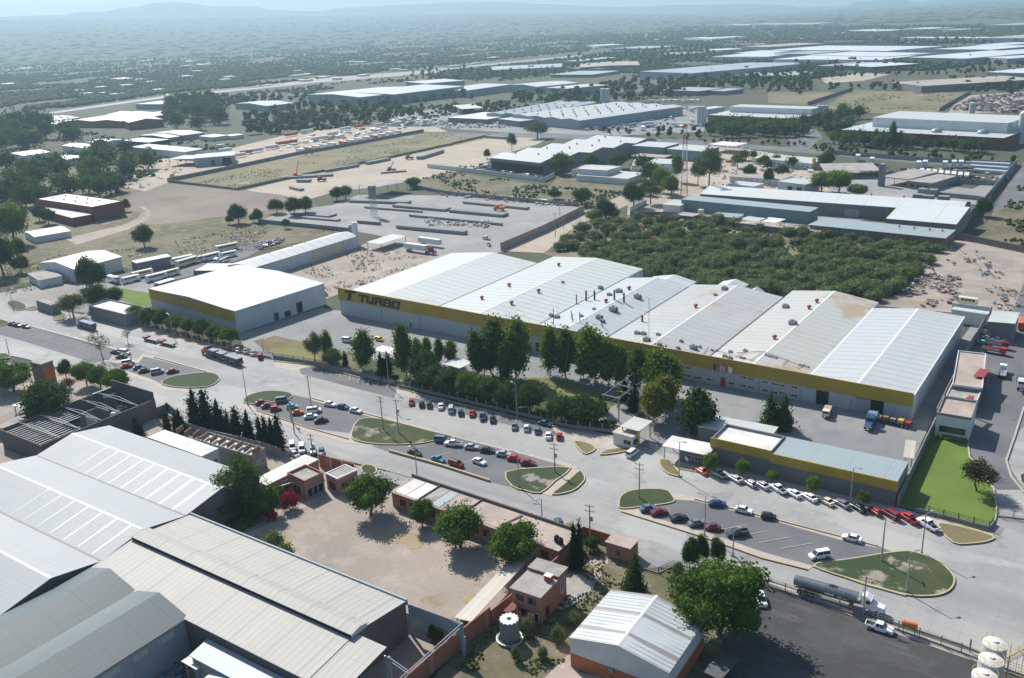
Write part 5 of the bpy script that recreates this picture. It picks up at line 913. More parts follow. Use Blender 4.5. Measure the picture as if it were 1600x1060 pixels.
e = empty('tank_walkway', (p.x + 5.2, p.y - 1, 0), R_(62), 'yellow steel walkway with handrails east of the storage tanks', 'walkway'); mb = MB()
for x in (-6, -2, 2, 6):
    for y in (-.5, .5): mb.tube((x, y, 0), (x, y, 6), .06, YELM, 5)
for z_ in (5, 5.5, 6):
    for y in (-.5, .5): mb.tube((-6, y, z_), (6, y, z_), .04, YELM, 5)
mb.box(-6, 6, -.5, .5, 4.85, 4.93, STEEL); mb.build('frame', e)
# lattice masts
def lattice(label, base, top, w0, w1, n, cols, name='lattice_mast'):
    p = g(*base); h = hz(base, top); e = empty(name, (p.x, p.y, 0), .3, label, 'mast')
    for i in range(n):
        mb = MB(); z0, z1 = h * i / n, h * (i + 1) / n; a, b = (w0 + (w1 - w0) * i / n) / 2, (w0 + (w1 - w0) * (i + 1) / n) / 2; m = cols[(i * len(cols) * 3 // n) % len(cols)] if len(cols) > 1 else cols[0]
        c0 = [(-a, -a), (a, -a), (a, a), (-a, a)]; c1 = [(-b, -b), (b, -b), (b, b), (-b, b)]
        for k in range(4):
            j = (k + 1) % 4; mb.tube((*c0[k], z0), (*c1[k], z1), .12, m, 5); mb.tube((*c0[k], z0), (*c1[j], z1), .07, m, 4); mb.tube((*c0[j], z0), (*c1[k], z1), .07, m, 4); mb.tube((*c1[k], z1), (*c1[j], z1), .07, m, 4)
        mb.build('segment', e)
    return e, h
RW = (mat('mast_red', (.45, .07, .05), .6), mat('mast_white', (.7, .7, .7), .6))
e, h = lattice('tall red and white banded lattice mast among trees', (1069, 305), 197, 4.2, 1.7, 14, RW); mb = MB(); mb.lathe(0, 0, [(1.3, h - .8), (1.4, h + .8), (.1, h + 1.0)], RW[0], 10); mb.build('platform', e); mb = MB(); mb.box(-4, 3.2, -1, 0, h + 1.2, h + 1.9, RW[1]); mb.build('antenna', e)
lattice('slender grey lattice tower with a boxed head standing in the precast yard', (585, 338), 300, 3.2, 2.6, 6, (STEEL,)); p = g(585, 338); hh = hz((585, 338), 293); o = MB(); o.box(-1.7, 1.7, -1.7, 1.7, hh * .62, hh + 1, GREYW); o = o.build('batching_hopper', loc=(p.x, p.y, 0)); tag(o, 'tall grey boxed hopper on top of the precast yard lattice tower', 'hopper')
# ------------------------------------------------------------------ walls and fences
def wallrun(label, px, h, m, th=.25, name='boundary_wall', cap=None, world=None):
    P = world or [g(*q) for q in px]; e = empty(name, P[0].xy.to_3d(), 0, label, 'wall'); mb = MB()
    for a, b in zip(P, P[1:]):
        d = b - a; M_ = Matrix.Translation(a - P[0]) @ Matrix.Rotation(math.atan2(d.y, d.x), 4, 'Z'); mb.box(-.06, d.length, -th / 2, th / 2, -.3, h, m, M_)
        k = int(d.length // 4)
        for i in range(k + 1): mb.box(i * d.length / max(1, k) - .14, i * d.length / max(1, k) + .14, -th / 2 - .04, th / 2 + .04, -.3, h - .05, cap or m, M_)
    mb.build('wall_panel', e); return e
def fence(label, px, h, base_h, m, postm, step=3, name='fence', bm=None, rails=3, cat='fence'):
    P = [g(*q) for q in px]; e = empty(name, P[0].xy.to_3d(), 0, label, cat); cnt = 0
    for a, b in zip(P, P[1:]):
        d = b - a; L = d.length; M_ = Matrix.Translation(a - P[0]) @ Matrix.Rotation(math.atan2(d.y, d.x), 4, 'Z'); mb = MB()
        if base_h: mb.box(0, L, -.12, .12, -.1, base_h, bm or GREYW, M_)
        for r in range(rails): z_ = base_h + (h - base_h) * (r + .6) / rails; mb.box(0, L, -.02, .02, z_ - .03, z_ + .03, m, M_)
        n_ = int(L / .45) if rails > 1 and L < 90 else 0
        for i in range(n_): mb.box(i * .45, i * .45 + .035, -.02, .02, base_h, h, m, M_)
        mb.build('panel', e); k = max(1, int(L // step))
        for i in range(k):
            if cnt >= 95: break
            cnt += 1; pb = MB(); pb.box(i * L / k - .09, i * L / k + .09, -.1, .1, -.1, h + .1, postm, M_); pb.build('post', e)
    return e
fence('dark metal fence on a low wall in front of the square warehouse', [(197, 503), (300, 532), (395, 556), (424, 560)], 2.2, .6, DGREY, YELM, 3.5); fence('grey block and bar fence beside the empty parking bays', [(427, 560), (492, 570), (568, 589), (618, 602)], 2.2, 1.3, DGREY, GREYW, 4)
fence('dark bar fence behind the parked cars below the clipped garden trees', [(622, 605), (660, 612), (760, 636), (845, 656), (885, 667), (960, 676)], 2.3, .9, DGREY, YELM, 3.5)
fence('cream sliding gate beside the factory gate booth', [(1016, 700), (1036, 710)], 1.8, .0, CREAMW, CREAMW, 2, name='gate', cat='gate')
fence('green tinted bar fence on a grey wall round the bright lawn', [(1428, 798), (1545, 828), (1554, 818)], 2.2, .9, mat('green_bars', (.07, .11, .07), .6), DGREY, 3); fence('white bar gate at the right edge by the road', [(1557, 806), (1610, 812)], 2.2, .1, TRIM, GREYW, 3, name='gate', cat='gate')
wallrun('long grey wall between the factory yard and the bright lawn', [(1402, 792), (1460, 668)], 3.2, GREYW); wallrun('grey yard wall along the east lane of the factory', [(1462, 655), (1487, 604), (1513, 552), (1548, 492)], 3.5, GREYW)
wallrun('grey wall at the back of the east lane', [(1548, 492), (1487, 485)], 3.0, WH_WALL)
wallrun('concrete wall of the precast yard along the dirt road', [(783, 391), (850, 362), (912, 331)], 4, PINKR, .5); wallrun('low dark wall around the green field behind the brick plant, west', [(1262, 164), (1328, 142)], 3.5, GREYW, .5); wallrun('low dark wall around the green field behind the brick plant, east', [(1468, 173), (1515, 146)], 3.5, GREYW, .5)
wallrun('grey boundary wall between the trailer yard and the green strip field', [(262, 284), (370, 262), (460, 243), (560, 225), (662, 206)], 2.8, GREYW, .5); wallrun('low grey wall below the green strip field', [(262, 284), (370, 297), (450, 279), (560, 257), (660, 236), (765, 212)], 1.6, GREYW, .4)
wallrun('brown block wall in front of the thicket houses', [(985, 338), (1038, 338), (1100, 345)], 2.6, PURPW); wallrun('white wall of the recycling yard in front of the stepped factory', [(668, 262), (740, 270), (850, 284)], 3, WH_WALL); wallrun('white wall running from the block office to the dirt road', [(850, 284), (866, 276)], 3, WH_WALL)
wallrun('dark wall between the scrap yard and the weedy plot', [(1484, 372), (1520, 378), (1600, 395), (1700, 412)], 3, PURPW); wallrun('dark wall running up the east side of the block yard', [(1492, 370), (1540, 315), (1588, 258)], 4, GREYW, .4)
wallrun('grey wall across the block yard', [(1458, 284), (1560, 290)], 3, GREYW); wallrun('grey wall behind the left field with the small warehouses', [(0, 250), (60, 256), (100, 262)], 2.5, GREYW)
wallrun('street wall beside the double row of trees', [(1290, 240), (1440, 252), (1583, 259)], 3, GREYW); wallrun('dark wall between the precast yard and the weedy field', [(640, 292), (700, 304), (850, 318), (905, 322)], 2.2, GREYW); wallrun('white low wall at the head of the dirt road', [(985, 330), (1010, 318)], 2.5, WH_WALL)
wallrun('dark wall below the precast yard', [(404, 348), (470, 354), (545, 362)], 2.2, GREYW); fence('mesh fence along the edge of the thicket behind the factory', [(975, 446), (1090, 456), (1200, 466)], 2.4, 0, STEEL, STEEL, 6)
# ================================================================== FOREGROUND
e, L, W, ro, prof, ax = house('works_hall', 'enormous silver triple gabled roof with white skylight strips filling the lower left', 'factory hall', {'w': (-237.3, 66.5, -173.4, 132)}, 0, 0, 8, PURPW, SILR, 'gx', 2.1, 3, over=.15, ridge=RC)
SKY = mat('skylight_strip', (.55, .58, .58), .4)
for y0, y1, n_ in ((65.5 - 11, 65.5 - 21.6, 9), (43.5 - 10.7, 22.5, 7)):      # skylight strips on the south slopes
    for i in range(n_):
        x = 17 + i * 5.2 if n_ == 9 else 26 + i * 5.6; w_ = .2 + .05 * i; z0, z1 = roof_z(prof, y0), roof_z(prof, y1 + .01); mb = MB()
        mb.add([(x, y1, z1 + .19), (x + w_, y1, z1 + .19), (x + w_ * 1.25, y0, z0 + .19), (x, y0, z0 + .19)], [(0, 1, 2, 3)], SKY); mb.build('skylight', ro)
for y in (L * 0 + 43.67, 21.83): mb = MB(); mb.box(0, L, y - .22, y + .22, 7.95, 8.24, DGREY); mb.build('gutter', e)
e, L, W, ro, prof, ax = house('works_hall', 'long cream corrugated double pitched roof with a raised ridge lantern at the bottom', 'factory hall', {'w': (-172.6, 84.8, -106.5, 111)}, 0, 0, 8, PURPW, TANR, 'gx', 1.7, 1, over=.1)
mb = MB(); mb.ext([(11.2, 9.5), (11.2, 10.35), (13.2, 10.75), (15.2, 10.2), (15.2, 9.6)], -.3, L + .3, WH_WALL, 'x'); lan = mb.build('ridge_lantern', ro)
mb = MB(); mb.ext([(10.9, 10.36), (13.2, 10.82), (15.5, 10.25), (15.5, 10.35), (13.2, 10.94), (10.9, 10.46)], -.5, L + .5, TANR, 'x'); mb.build('lantern_roof', ro)
mb = MB(); mb.box(-.02, L + .02, 11.0, 11.2, 9.4, 10.3, DARKW); mb.build('louvre', ro)
mb = MB(); mb.box(-.3, L + .2, W + .1, W + .5, 7.2, 8.5, BLUEW); mb.build('gutter', e)
house('works_hall', 'open east bay of the cream corrugated hall reaching past the ridge lantern', 'factory hall', {'w': (-106.45, 84.8, -99, 97.2)}, 0, 0, 7.9, STEEL, TANR, 'mx', 1.6, 1, over=.05, open_=True)
house('works_hall', 'dark blue grey twin gabled roof in the bottom left corner', 'factory hall', {'w': (-173.2, 18, -140.2, 85.3)}, 0, 0, 8, BLUEW, BLUR, 'gy', 2.5, 2, over=.3, win=(('E', 11, 3.6, 1.6, 5.6, 2, 2, mat('pale_green_panel', (.36, .43, .40), .6), STEEL),), pilasters=6)
e = empty('side_shed', (-140.0, 60, 0), 0, 'dark cluttered side yard roofed gap with small pale sheds at the bottom', 'shed'); mb = MB(); mb.box(7, 30, 20.5, 24.2, 0, 5.2, BLUEW); mb.build('wall', e); mb = MB(); mb.add([(6.6, 20.2, 5.25), (30, 20.2, 5.25), (30, 24.6, 6.1), (6.6, 24.6, 6.1), (6.6, 20.2, 5.4), (30, 20.2, 5.4), (30, 24.6, 6.25), (6.6, 24.6, 6.25)], [(0, 3, 2, 1), (4, 5, 6, 7), (0, 1, 5, 4), (1, 2, 6, 5), (2, 3, 7, 6), (3, 0, 4, 7)], TEALR); mb.build('roof', e)
house('shed', 'small pale square shed roof inside the dark side yard', 'shed', (286, 1034), (307, 1046), (337, 1021), 4, STEEL, PALER, 'flat', open_=True); house('shed', 'pale ridge roofed shed at the bottom edge of the dark side yard', 'shed', (322, 1060), (378, 1085), (405, 1050), 4, STEEL, PALER, 'gy', .8, 1)
# open frame beside the cream hall
e = empty('pipe_rack', (-99, 97.5, 0), 0, 'blue steel pipe rack between the cream hall and the brick boundary wall', 'pipe rack'); mb = MB()
for x, y in ((0, 0), (5.5, -13), (5.5, 14.5), (-7, 14)): mb.box(x - .22, x + .22, y - .22, y + .22, 0, 7.4, BLUEW)
for z_ in (6.6, 7.3): mb.tube((5.5, -13, z_), (5.5, 14.5, z_), .13, STEEL, 6); mb.tube((0, 0, z_), (5.5, -1, z_), .1, STEEL, 6)
mb.tube((-7, 14, 7.3), (5.5, 14.5, 7.3), .12, STEEL, 6); mb.build('frame', e)
mb = MB(); mb.box(-7, 5.4, 14.2, 14.4, 4.6, 7.2, BLUEW); mb.build('cladding', e)
wallrun('blue grey sheet fence along the north side of the cream hall', None, 3.4, BLUEW, world=[Vector((-172, 113.2, 0)), Vector((-94, 113.2, 0))])
# roofless block building
e = empty('unfinished_building', (-269.8, 116.5, 0), 0, 'long unfinished grey block building without a roof, with bare trusses and rubble inside', 'unfinished building'); BL, BW = 22.8, 37.5
mb = MB()
for a in ((0, BL, 0, .3, 6), (0, .3, .3, BW, 6), (BL - .3, BL, .3, BW, 6.2), (.3, BL - .3, BW - .3, BW, 8.6)): mb.box(a[0], a[1], a[2], a[3], -.2, a[4], PURPW)
mb.box(8, 15, 26, 26.3, 0, 5, GREYW); mb.box(8, 8.3, 20, 26, 0, 4.6, GREYW); mb.box(14, 20, 19, 19.3, 0, 5.6, CREAMW); mb.build('wall', e)
for y in (6, 12.5, 19.5, 26, 32): mb = MB(); mb.tube((.3, y, 5.8), (BL - .3, y, 5.8), .13, STEEL, 5); mb.tube((.3, y, 5.8), (BL / 2, y, 6.9), .1, STEEL, 5); mb.tube((BL / 2, y, 6.9), (BL - .3, y, 5.8), .1, STEEL, 5); mb.build('truss', e)
for i in range(7): x = 1.6 + i * 1.6; mb = MB(); mb.box(x, x + .16, .3, 19, 4.9, 5.1, GALV); mb.build('joist', e)
for i in range(6): x = 12.5 + i * 1.6; mb = MB(); mb.box(x, x + .16, .3, 12.5, 4.9, 5.1, GALV); mb.build('joist', e)
mb = MB(); mb.box(.35, BL - .35, .35, BW - .35, -.02, .04, OILD); mb.build('floor', e)
house('store', 'white roofed store behind the unfinished block building', 'store', (146, 616), (164, 622), (171, 606), 4, GREYW, WHITR, 'flat')
house('lean_to', 'pale lean-to roof on the west side of the unfinished block building', 'lean-to', (-6, 668), (8, 670), (64, 648), 3.4, GREYW, FLATR, 'flat')
wallrun('low dark wall east of the unfinished building', [(200, 668), (258, 644), (262, 640), (276, 652)], 2.6, GREYW)
house('kiosk', 'grey box kiosk with an orange red side panel among the trees on the far left', 'kiosk', (47, 592 - 26), (64, 570), (80, 563), 7, GREYW, FLATR, 'flat', doors=(('E', .5, 4.4, 5.6, ORGM, None),))
house('canopy', 'small white tent canopy beside the round tree on the left', 'canopy', (20, 634), (38, 639), (52, 624), 2.6, STEEL, WHITR, 'flat', open_=True)
house('works_hall', 'bright white roofed two storey block behind the big silver roof', 'hall', (231, 684), (315, 714), (342, 702), 7, WH_WALL, WHITR, 'flat', win=(('E', 3, 1.4, 1.2, 3.4, 1, 1, GLASS, TRIM),), over=.1)
e, L, W, ro, prof, ax = house('courtyard_building', 'white floored parapet block with a row of timber fins beside the dark cypresses', 'building', (305, 690), (392, 716), (414, 704), 5, GREYW, WHITR, 'flat', parapet=.8, win=(('E', 3, 1.6, 1.4, 1.8, 1, 1, GLASS, TRIM),))
e = empty('pergola', (0, 0, 0), 0, 'row of brown timber fins on the white floored block', 'pergola')
for i in range(10): a = g(276 + 13.2 * i, 679 + 3.6 * i, 5.4); b = g(287 + 13.2 * i, 671 + 3.6 * i, 5.4); mb = MB(); d = b - a; mb.box(0, d.length, -.12, .12, 0, 1.5, WOOD, Matrix.Translation(a) @ Matrix.Rotation(math.atan2(d.y, d.x), 4, 'Z')); mb.build('fin', e)
wallrun('dark street wall behind the cypress row', [(272, 668), (330, 686), (420, 708), (440, 716)], 3, GREYW)
# brick compound
house('annex', 'narrow brilliant white roof strip beside the brick compound', 'annex', (417, 759), (497, 719), (473, 713), 4.2, BRICK, WHITR, 'flat', over=.1)
house('brick_house', 'terracotta brick block with white trim and a parapet at the head of the dirt yard', 'brick building', (449, 743), (476, 756), (509, 744), 4.6, BRICK, FLATR, 'flat', parapet=.8, pm=BRICK, win=(('E', 2, 3.2, 2.6, .2, 1, 1, DARKW, TRIM), ('S', 1, 3.4, 3, .1, .6, .6, DARKW, TRIM)))
house('brick_house', 'terracotta brick block with an overhanging cement roof near the street wall', 'brick building', (509, 741), (527, 750), (552, 733), 4.4, BRICK, FLATR, 'flat', parapet=.35, pm=TRIM, win=(('E', 2, 2.2, 2.2, .8, 1, 1, GLASS, ORGM), ('S', 1, 3, 2.4, .6, 1, 1, DARKW, ORGM)))
e = empty('brick_turret', g(474, 767), heading((474, 767), (500, 757)), 'arched brick gate bay with white bands at the head of the dirt yard', 'gate bay'); mb = MB(); mb.prism([(2.6 * math.cos(t) * .8, 1.4 * math.sin(t)) for t in np.linspace(-math.pi, 0, 9)] + [(2.08, 1.2), (-2.08, 1.2)], 0, 4.6, BRICK); mb.build('wall', e)
mb = MB(); mb.prism([(2.7 * math.cos(t) * .8, 1.5 * math.sin(t)) for t in np.linspace(-math.pi, 0, 9)] + [(2.16, 1.1), (-2.16, 1.1)], 3.5, 3.75, TRIM, bot=True); mb.build('band', e)
for x in (-2.15, 2.15): mb = MB(); mb.box(x - .14, x + .14, -.3, .1, 0, 4.9, TRIM); mb.build('pilaster', e)
e = empty('pergola', g(456, 772), heading((456, 772), (474, 766)), 'white beamed pergola left of the arched brick bay', 'pergola')
for y in (0, 2.2): mb = MB(); mb.box(-6, 1.5, y - .1, y + .1, 3.1, 3.35, TRIM); mb.build('beam', e)
for x in (-5.8, -2.2, 1.3):
    for y in (0, 2.2): mb = MB(); mb.box(x - .14, x + .14, y - .14, y + .14, 0, 3.09, ORGM); mb.build('post', e)
wallrun('brick street wall of the terracotta compound', [(500, 728), (556, 744), (557, 762)], 3.6, BRICK, cap=TRIM); wallrun('red painted wall at the compound gate', [(556, 756), (578, 762)], 2.2, REDM)
e, L, W, ro, prof, ax = house('long_brick_building', 'long low brick building with a patchy cement roof between the street and the dirt yard', 'brick building', (612, 769), (872, 861), (896, 830), 4, BRICK, PINKR, 'flat', over=.35, win=(('S', 14, 2.2, 2, .9, 2, 2, DARKW, ORGM),), doors=(('S', .3, 1.3, 2.3, ORGM, TRIM), ('S', .62, 1.3, 2.3, DARKW, TRIM)))
for x0, x1, m in ((.6, 4.4, WHITR), (4.7, 8.6, WHITR), (8.9, 12.4, FLATR), (12.7, 15.4, TEALR), (15.8, 22, PINKR), (22.4, 34, PINKR)): mb = MB(); mb.box(x0, x1, .3, W - .7, 4.165, 4.24, m); mb.build('roof_slab', ro)
mb = MB(); mb.box(-1, L + .2, W - .15, W + .2, 3.9, 4.9, PURPW); mb.build('parapet', e)
for x in (8.7, 22.2): mb = MB(); mb.box(x, x + .18, .2, W - .3, 4.16, 4.6, DGREY); mb.build('roof_upstand', ro)
mb = MB(); mb.tube((33, 1.2, 4.2), (35, W - 1, 4.2), .25, DGREY, 6); mb.build('drain_pipe', ro)
for x, y, nm in ((870, 846, 'black rooftop water tank at the east end of the long brick building'), (876, 850, 'smaller black rooftop water tank beside the first one')):
    p = g(x, y, 4.2); mb = MB(); mb.lathe(0, 0, [(.6, 0), (.65, .2), (.62, 1.2), (.3, 1.5), (.28, 1.65), (.01, 1.68)], RUBBER, 14, 0); o = mb.build('water_tank', loc=(p.x, p.y, 4.17)); tag(o, nm, 'water tank')
house('awning_roof', 'long beige fluted lean-to roof running along the brick boundary wall', 'lean-to', (711, 966), (736, 974), (868, 868), 3.2, STEEL, BEIR, 'my', .3, 1, open_=True, over=.1)
e, L, W, ro, prof, ax = house('brick_house', 'two storey orange brick house with a cement roof and an outside stair', 'house', (799, 919), (844, 934), (887, 893), 6.3, BRICK, FLATR, 'flat', over=.3, win=(('S', 2, 1.8, 1.4, 4.0, .5, .5, GLASS, DGREY), ('E', 1, 1.6, 2.4, .4, .8, 6.2, DARKW, DGREY), ('E', 1, 1.8, 3.2, 2.0, 8, .6, GLASS, TRIM)), doors=(('S', .85, 1.1, 2.2, DARKW, TRIM), ('S', .45, 1.6, 2.3, DARKW, DGREY)))
mb = MB(); mb.box(-.3, L + .3, W - 3.6, W + .3, 6.5, 7.0, BRICK); mb.box(-.35, L + .35, W - 3.65, W + .35, 7.0, 7.12, FLATR); mb.build('raised_roof', ro); mb = MB(); mb.box(4.6, 6.1, 5.2, 6.3, 6.45, 7.6, REDM); mb.box(4.5, 6.2, 5.1, 6.4, 7.6, 7.7, TRIM); mb.build('chimney', ro)
mb = MB(); 
for i in range(10): mb.box(1.6 + i * .38, 2.05 + i * .38, -2.8, -1.6, 0, 3.3 - i * .33, DBRICK)
mb.box(.2, 1.8, -3.6, -.02, 3.1, 3.25, DBRICK); mb.box(4.9, 6.4, -2.0, -1.75, 0, 3.3, BRICK); mb.build('stair', e)
wallrun('tall brick boundary wall beside the long lean-to roof', [(640, 1079), (766, 975)], 4.0, BRICK, cap=BRICK); wallrun('lower brick wall from the lean-to to the long brick building', [(768, 975), (840, 917), (892, 872)], 3.2, BRICK, cap=PURPW)
wallrun('brick street wall east of the tall twin cypresses', [(896, 846), (912, 838), (954, 851)], 2.6, BRICK, cap=PURPW)
house('guard_booth', 'small brick booth with a pink tiled roof at the street gate', 'booth', (947, 847), (984, 858), (986, 841), 3.6, BRICK, PINKR, 'flat', win=(('S', 1, 1, 1, 1.2, 1, 1, GLASS, DGREY),))
fence('sliding bar gate with a tall stone post east of the brick booth', [(1003, 888), (1029, 896), (1054, 884)], 1.6, .2, DGREY, GREYW, 3.4, name='gate', cat='gate')
e, L, W, ro, prof, ax = house('workshop', 'white and orange gabled workshop with a striped grey roof at the bottom edge', 'workshop', (891, 997), (1045, 1052), (1105, 971), 6.3, WH_WALL, SHEDR, 'gy', 2.0, 1, over=.15, ridge=RC, plinth=(3.0, mat('orange_wall', (.42, .15, .06), .8, (('n', .3, (.33, .12, .06), .4, .7), ('n', 2, (.25, .1, .06), .6, .85, .5)))), doors=(('S', .86, 3, 3.4, DGREY, DGREY),))
mb = MB(); mb.box(0, 1, -.5, -.09, 2.2, 3.0, TEALW); mb.tube((.5, -.3, 0), (.5, -.3, 2.2), .06, DGREY, 5); o = mb.build('meter_box', e); o.location = (8, 0, 0)
house('lean_to', 'dark blue lean-to tucked under the east wall of the orange workshop', 'lean-to', (1100, 1050), (1125, 1062), (1140, 1025), 2.6, DGREY, DGREY, 'flat', open_=True)
# fluted concrete tank
p = g(797, 999); e = empty('fluted_tank', (p.x, p.y, 0), 0, 'fluted cylindrical concrete water tank in the weeds beside the brick house', 'water tank'); r = 1.95; n = 14; h = 4.6; mb = MB()
mb.prism([((r if i % 2 else r * .84) * math.cos(math.pi * i / n), (r if i % 2 else r * .84) * math.sin(math.pi * i / n)) for i in range(2 * n)], 0, h, GREYW); mb.build('shell', e)
mb = MB(); mb.prism([((r * 1.02 if i % 2 else r * .86) * math.cos(math.pi * i / n), (r * 1.02 if i % 2 else r * .86) * math.sin(math.pi * i / n)) for i in range(2 * n)], h + .003, h + .2, WHITR); mb.build('rim', e)
mb = MB(); mb.tube((0, 0, h + .1), (0, 0, h + .25), .45, DARKW, 14); mb.build('hatch', e); mb = MB(); mb.lathe(0, 0, [(2.6, 0), (2.75, .45), (2.6, .5), (2.3, .45), (2.2, .05)], GALV, 24); mb.build('basin', e)
# ------------------------------------------------------------------ substation
p = g(943, 655); e = empty('substation', (p.x, p.y, 0), 0, 'outdoor electrical substation with steel portals and transformers left of the entrance canopy', 'substation')
for y in (0, 9, 20):
    mb = MB()
    for x in (0, 5.2): mb.box(x - .13, x + .13, y - .13, y + .13, 0, 8.2, GALV)
    mb.box(-.6, 5.8, y - .12, y + .12, 7.7, 7.95, STEEL); mb.box(-.4, 5.6, y - .1, y + .1, 5.6, 5.8, STEEL); mb.build('portal', e)
mb = MB(); mb.tube((0, 0, 7.8), (0, 20, 7.8), .09, STEEL, 5); mb.tube((5.2, 0, 7.8), (5.2, 20, 7.8), .09, STEEL, 5); mb.tube((2.6, 0, 6), (2.6, 20, 6), .05, STEEL, 5); mb.build('busbar', e)
for x, y in ((2, 12), (4, 15.5)):
    mb = MB(); mb.box(x, x + 2.4, y, y + 2, .3, 2.7, GALV)
    for i in range(6): mb.box(x + .2 + i * .36, x + .3 + i * .36, y - .5, y, .6, 2.4, GALV)
    for i in range(3): mb.tube((x + .5 + i * .7, y + 1, 2.7), (x + .5 + i * .7, y + 1, 3.7), .1, CREAMW, 6)
    mb.build('transformer', e)
mb = MB(); mb.box(-2, 8, -2, 22, -.05, .05, GRAVEL); mb.build('pad', e)
# ------------------------------------------------------------------ street lamps and power poles
def lamp(base, top, dr, label, head_m=None):
    p = g(*base); h = hz(base, top); e = empty('street_lamp', (p.x, p.y, 0), heading(base, (base[0] + dr[0], base[1] + dr[1])), label, 'street lamp', 'street lamps of the boulevard')
    mb = MB(); mb.tube((0, 0, 0), (0, 0, h), .17, CPOLE, 8, .09); mb.tube((0, 0, 0), (0, 0, .5), .26, CPOLE, 8); mb.build('pole', e); mb = MB(); mb.tube((0, 0, h - .1), (1.5, 0, h + .25), .06, STEEL, 6); mb.build('arm', e); mb = MB(); mb.box(1.2, 2.1, -.2, .2, h + .16, h + .34, STEEL); mb.box(1.3, 2.0, -.15, .15, h + .1, h + .159, LAMP); mb.build('lamp_head', e)
for b, t, d, l in (((1416, 925), 864, (4, -1), 'street lamp standing in the big grass island at the right'), ((811, 761), 708, (-4, -1), 'street lamp in the triangular grass island left of the tiled path'), ((1061, 745), 690, (3, 1), 'street lamp in front of the factory gate booth'), ((652.5, 752), 696, (-4, 2), 'street lamp on the pavement before the long brick building'),
    ((1440, 865), 803, (3, -1), 'thin street lamp at the tip of the big grass island by the white pickup'), ((1329, 784), 731, (4, 1), 'street lamp against the ochre banded office behind the parked cars'), ((1101, 836), 775, (-3, -1), 'street lamp behind the row of dark cars in the median lot'), ((1145, 868), 829, (3, -1), 'short street lamp beside the dark green pickup'),
    ((21, 482), 453, (3, -1), 'street lamp in the small grass island at the far left'), ((109, 493), 473, (-3, 1), 'street lamp by the truck with the blue load'), ((271, 527), 492, (-3, -1), 'street lamp before the clipped trees of the ochre banded warehouse'), ((206, 566), 531, (3, -1), 'street lamp behind the small triangular car park'),
    ((14, 552), 530, (-2, 1), 'street lamp at the left edge of the south lane'), ((387, 632), 576, (3, -1), 'street lamp at the tip of the island with the maroon cars'), ((411, 547), 533, (3, -1), 'short street lamp left of the dry lawn'), ((608, 604), 556, (-3, -1), 'street lamp behind the empty bays in front of the gardens'), ((808, 652), 600, (-3, -1), 'street lamp behind the parked cars at the garden hedge'),
    ((847, 812), 780, (-3, 1), 'street lamp above the dark parked car by the small kerb islands'), ((620, 646), 626, (3, 0), 'short lamp post in the bare patch of the middle island')): lamp(b, t, d, l)
def pole(base, top, label, arms=2, trans=False, dr=(1, .25)):
    p = g(*base); h = hz(base, top); e = empty('power_pole', (p.x, p.y, 0), heading(base, (base[0] + dr[0] * 5, base[1] + dr[1] * 5)), label, 'power pole', 'wooden and concrete power poles')
    mb = MB(); mb.tube((0, 0, 0), (0, 0, h), .2, CPOLE, 8, .12); mb.build('pole', e)
    for k in range(arms):
        z_ = h - .6 - 1.3 * k; mb = MB(); mb.box(-1.1, 1.1, -.08, .08, z_, z_ + .14, WOOD)
        for x in (-1, 0, 1): mb.tube((x, 0, z_ + .14), (x, 0, z_ + .45), .07, CREAMW, 6)
        mb.build('crossarm', e)
    if trans: mb = MB(); mb.tube((.45, 0, h - 4.2), (.45, 0, h - 3.1), .36, GALV, 10); mb.build('transformer', e)
for b, t, l, a, tr, d in (((1377, 877), 811, 'dark bare power pole leaning over the big grass island', 1, False, (.2, 1)), ((999, 779), 723, 'power pole with two crossarms in the round island at the junction', 2, False, (1, .2)), ((922, 846), 788, 'power pole with a transformer behind the tall twin cypresses', 2, True, (1, .2)), ((867, 738), 692, 'power pole at the top of the triangular grass island', 2, True, (1, .2)),
    ((487, 641), 587, 'power pole in the car park beside the white wagon', 1, False, (1, .2)), ((455, 658), 614, 'power pole with a transformer at the orange compact car', 1, True, (1, .2)), ((599, 672), 619, 'power pole with crossarms in the west of the middle island', 2, False, (1, .2)), ((623, 677), 624, 'power pole right of the crossarmed one in the middle island', 1, True, (1, .2)), ((489, 712), 678, 'power pole behind the white roof strip and the parked cars', 2, True, (1, .2)),
    ((1348, 962), 900, 'power pole at the cab of the silver tanker lorry', 1, False, (1, .2)), ((460, 677), 640, 'thin pole beside the south kerb under the cypress row', 1, False, (1, .2)), ((868, 371), 333, 'pole beside the dirt road near the white car', 1, False, (1, .2)), ((875, 345), 315, 'pole next to the precast yard wall', 1, False, (1, .2)), ((880, 358), 340, 'short pole on the dirt road verge', 1, False, (1, .2)),
    ((1348, 220), 186, 'tall thin pole before the brick plant trees', 0, False, (1, .2)), ((1101, 215), 183, 'tall thin pole by the double tree row', 0, False, (1, .2)), ((1565, 588), 570, 'leaning thin pole beside the flatbed by the east road', 0, False, (1, .2))): pole(b, t, l, a, tr, d)
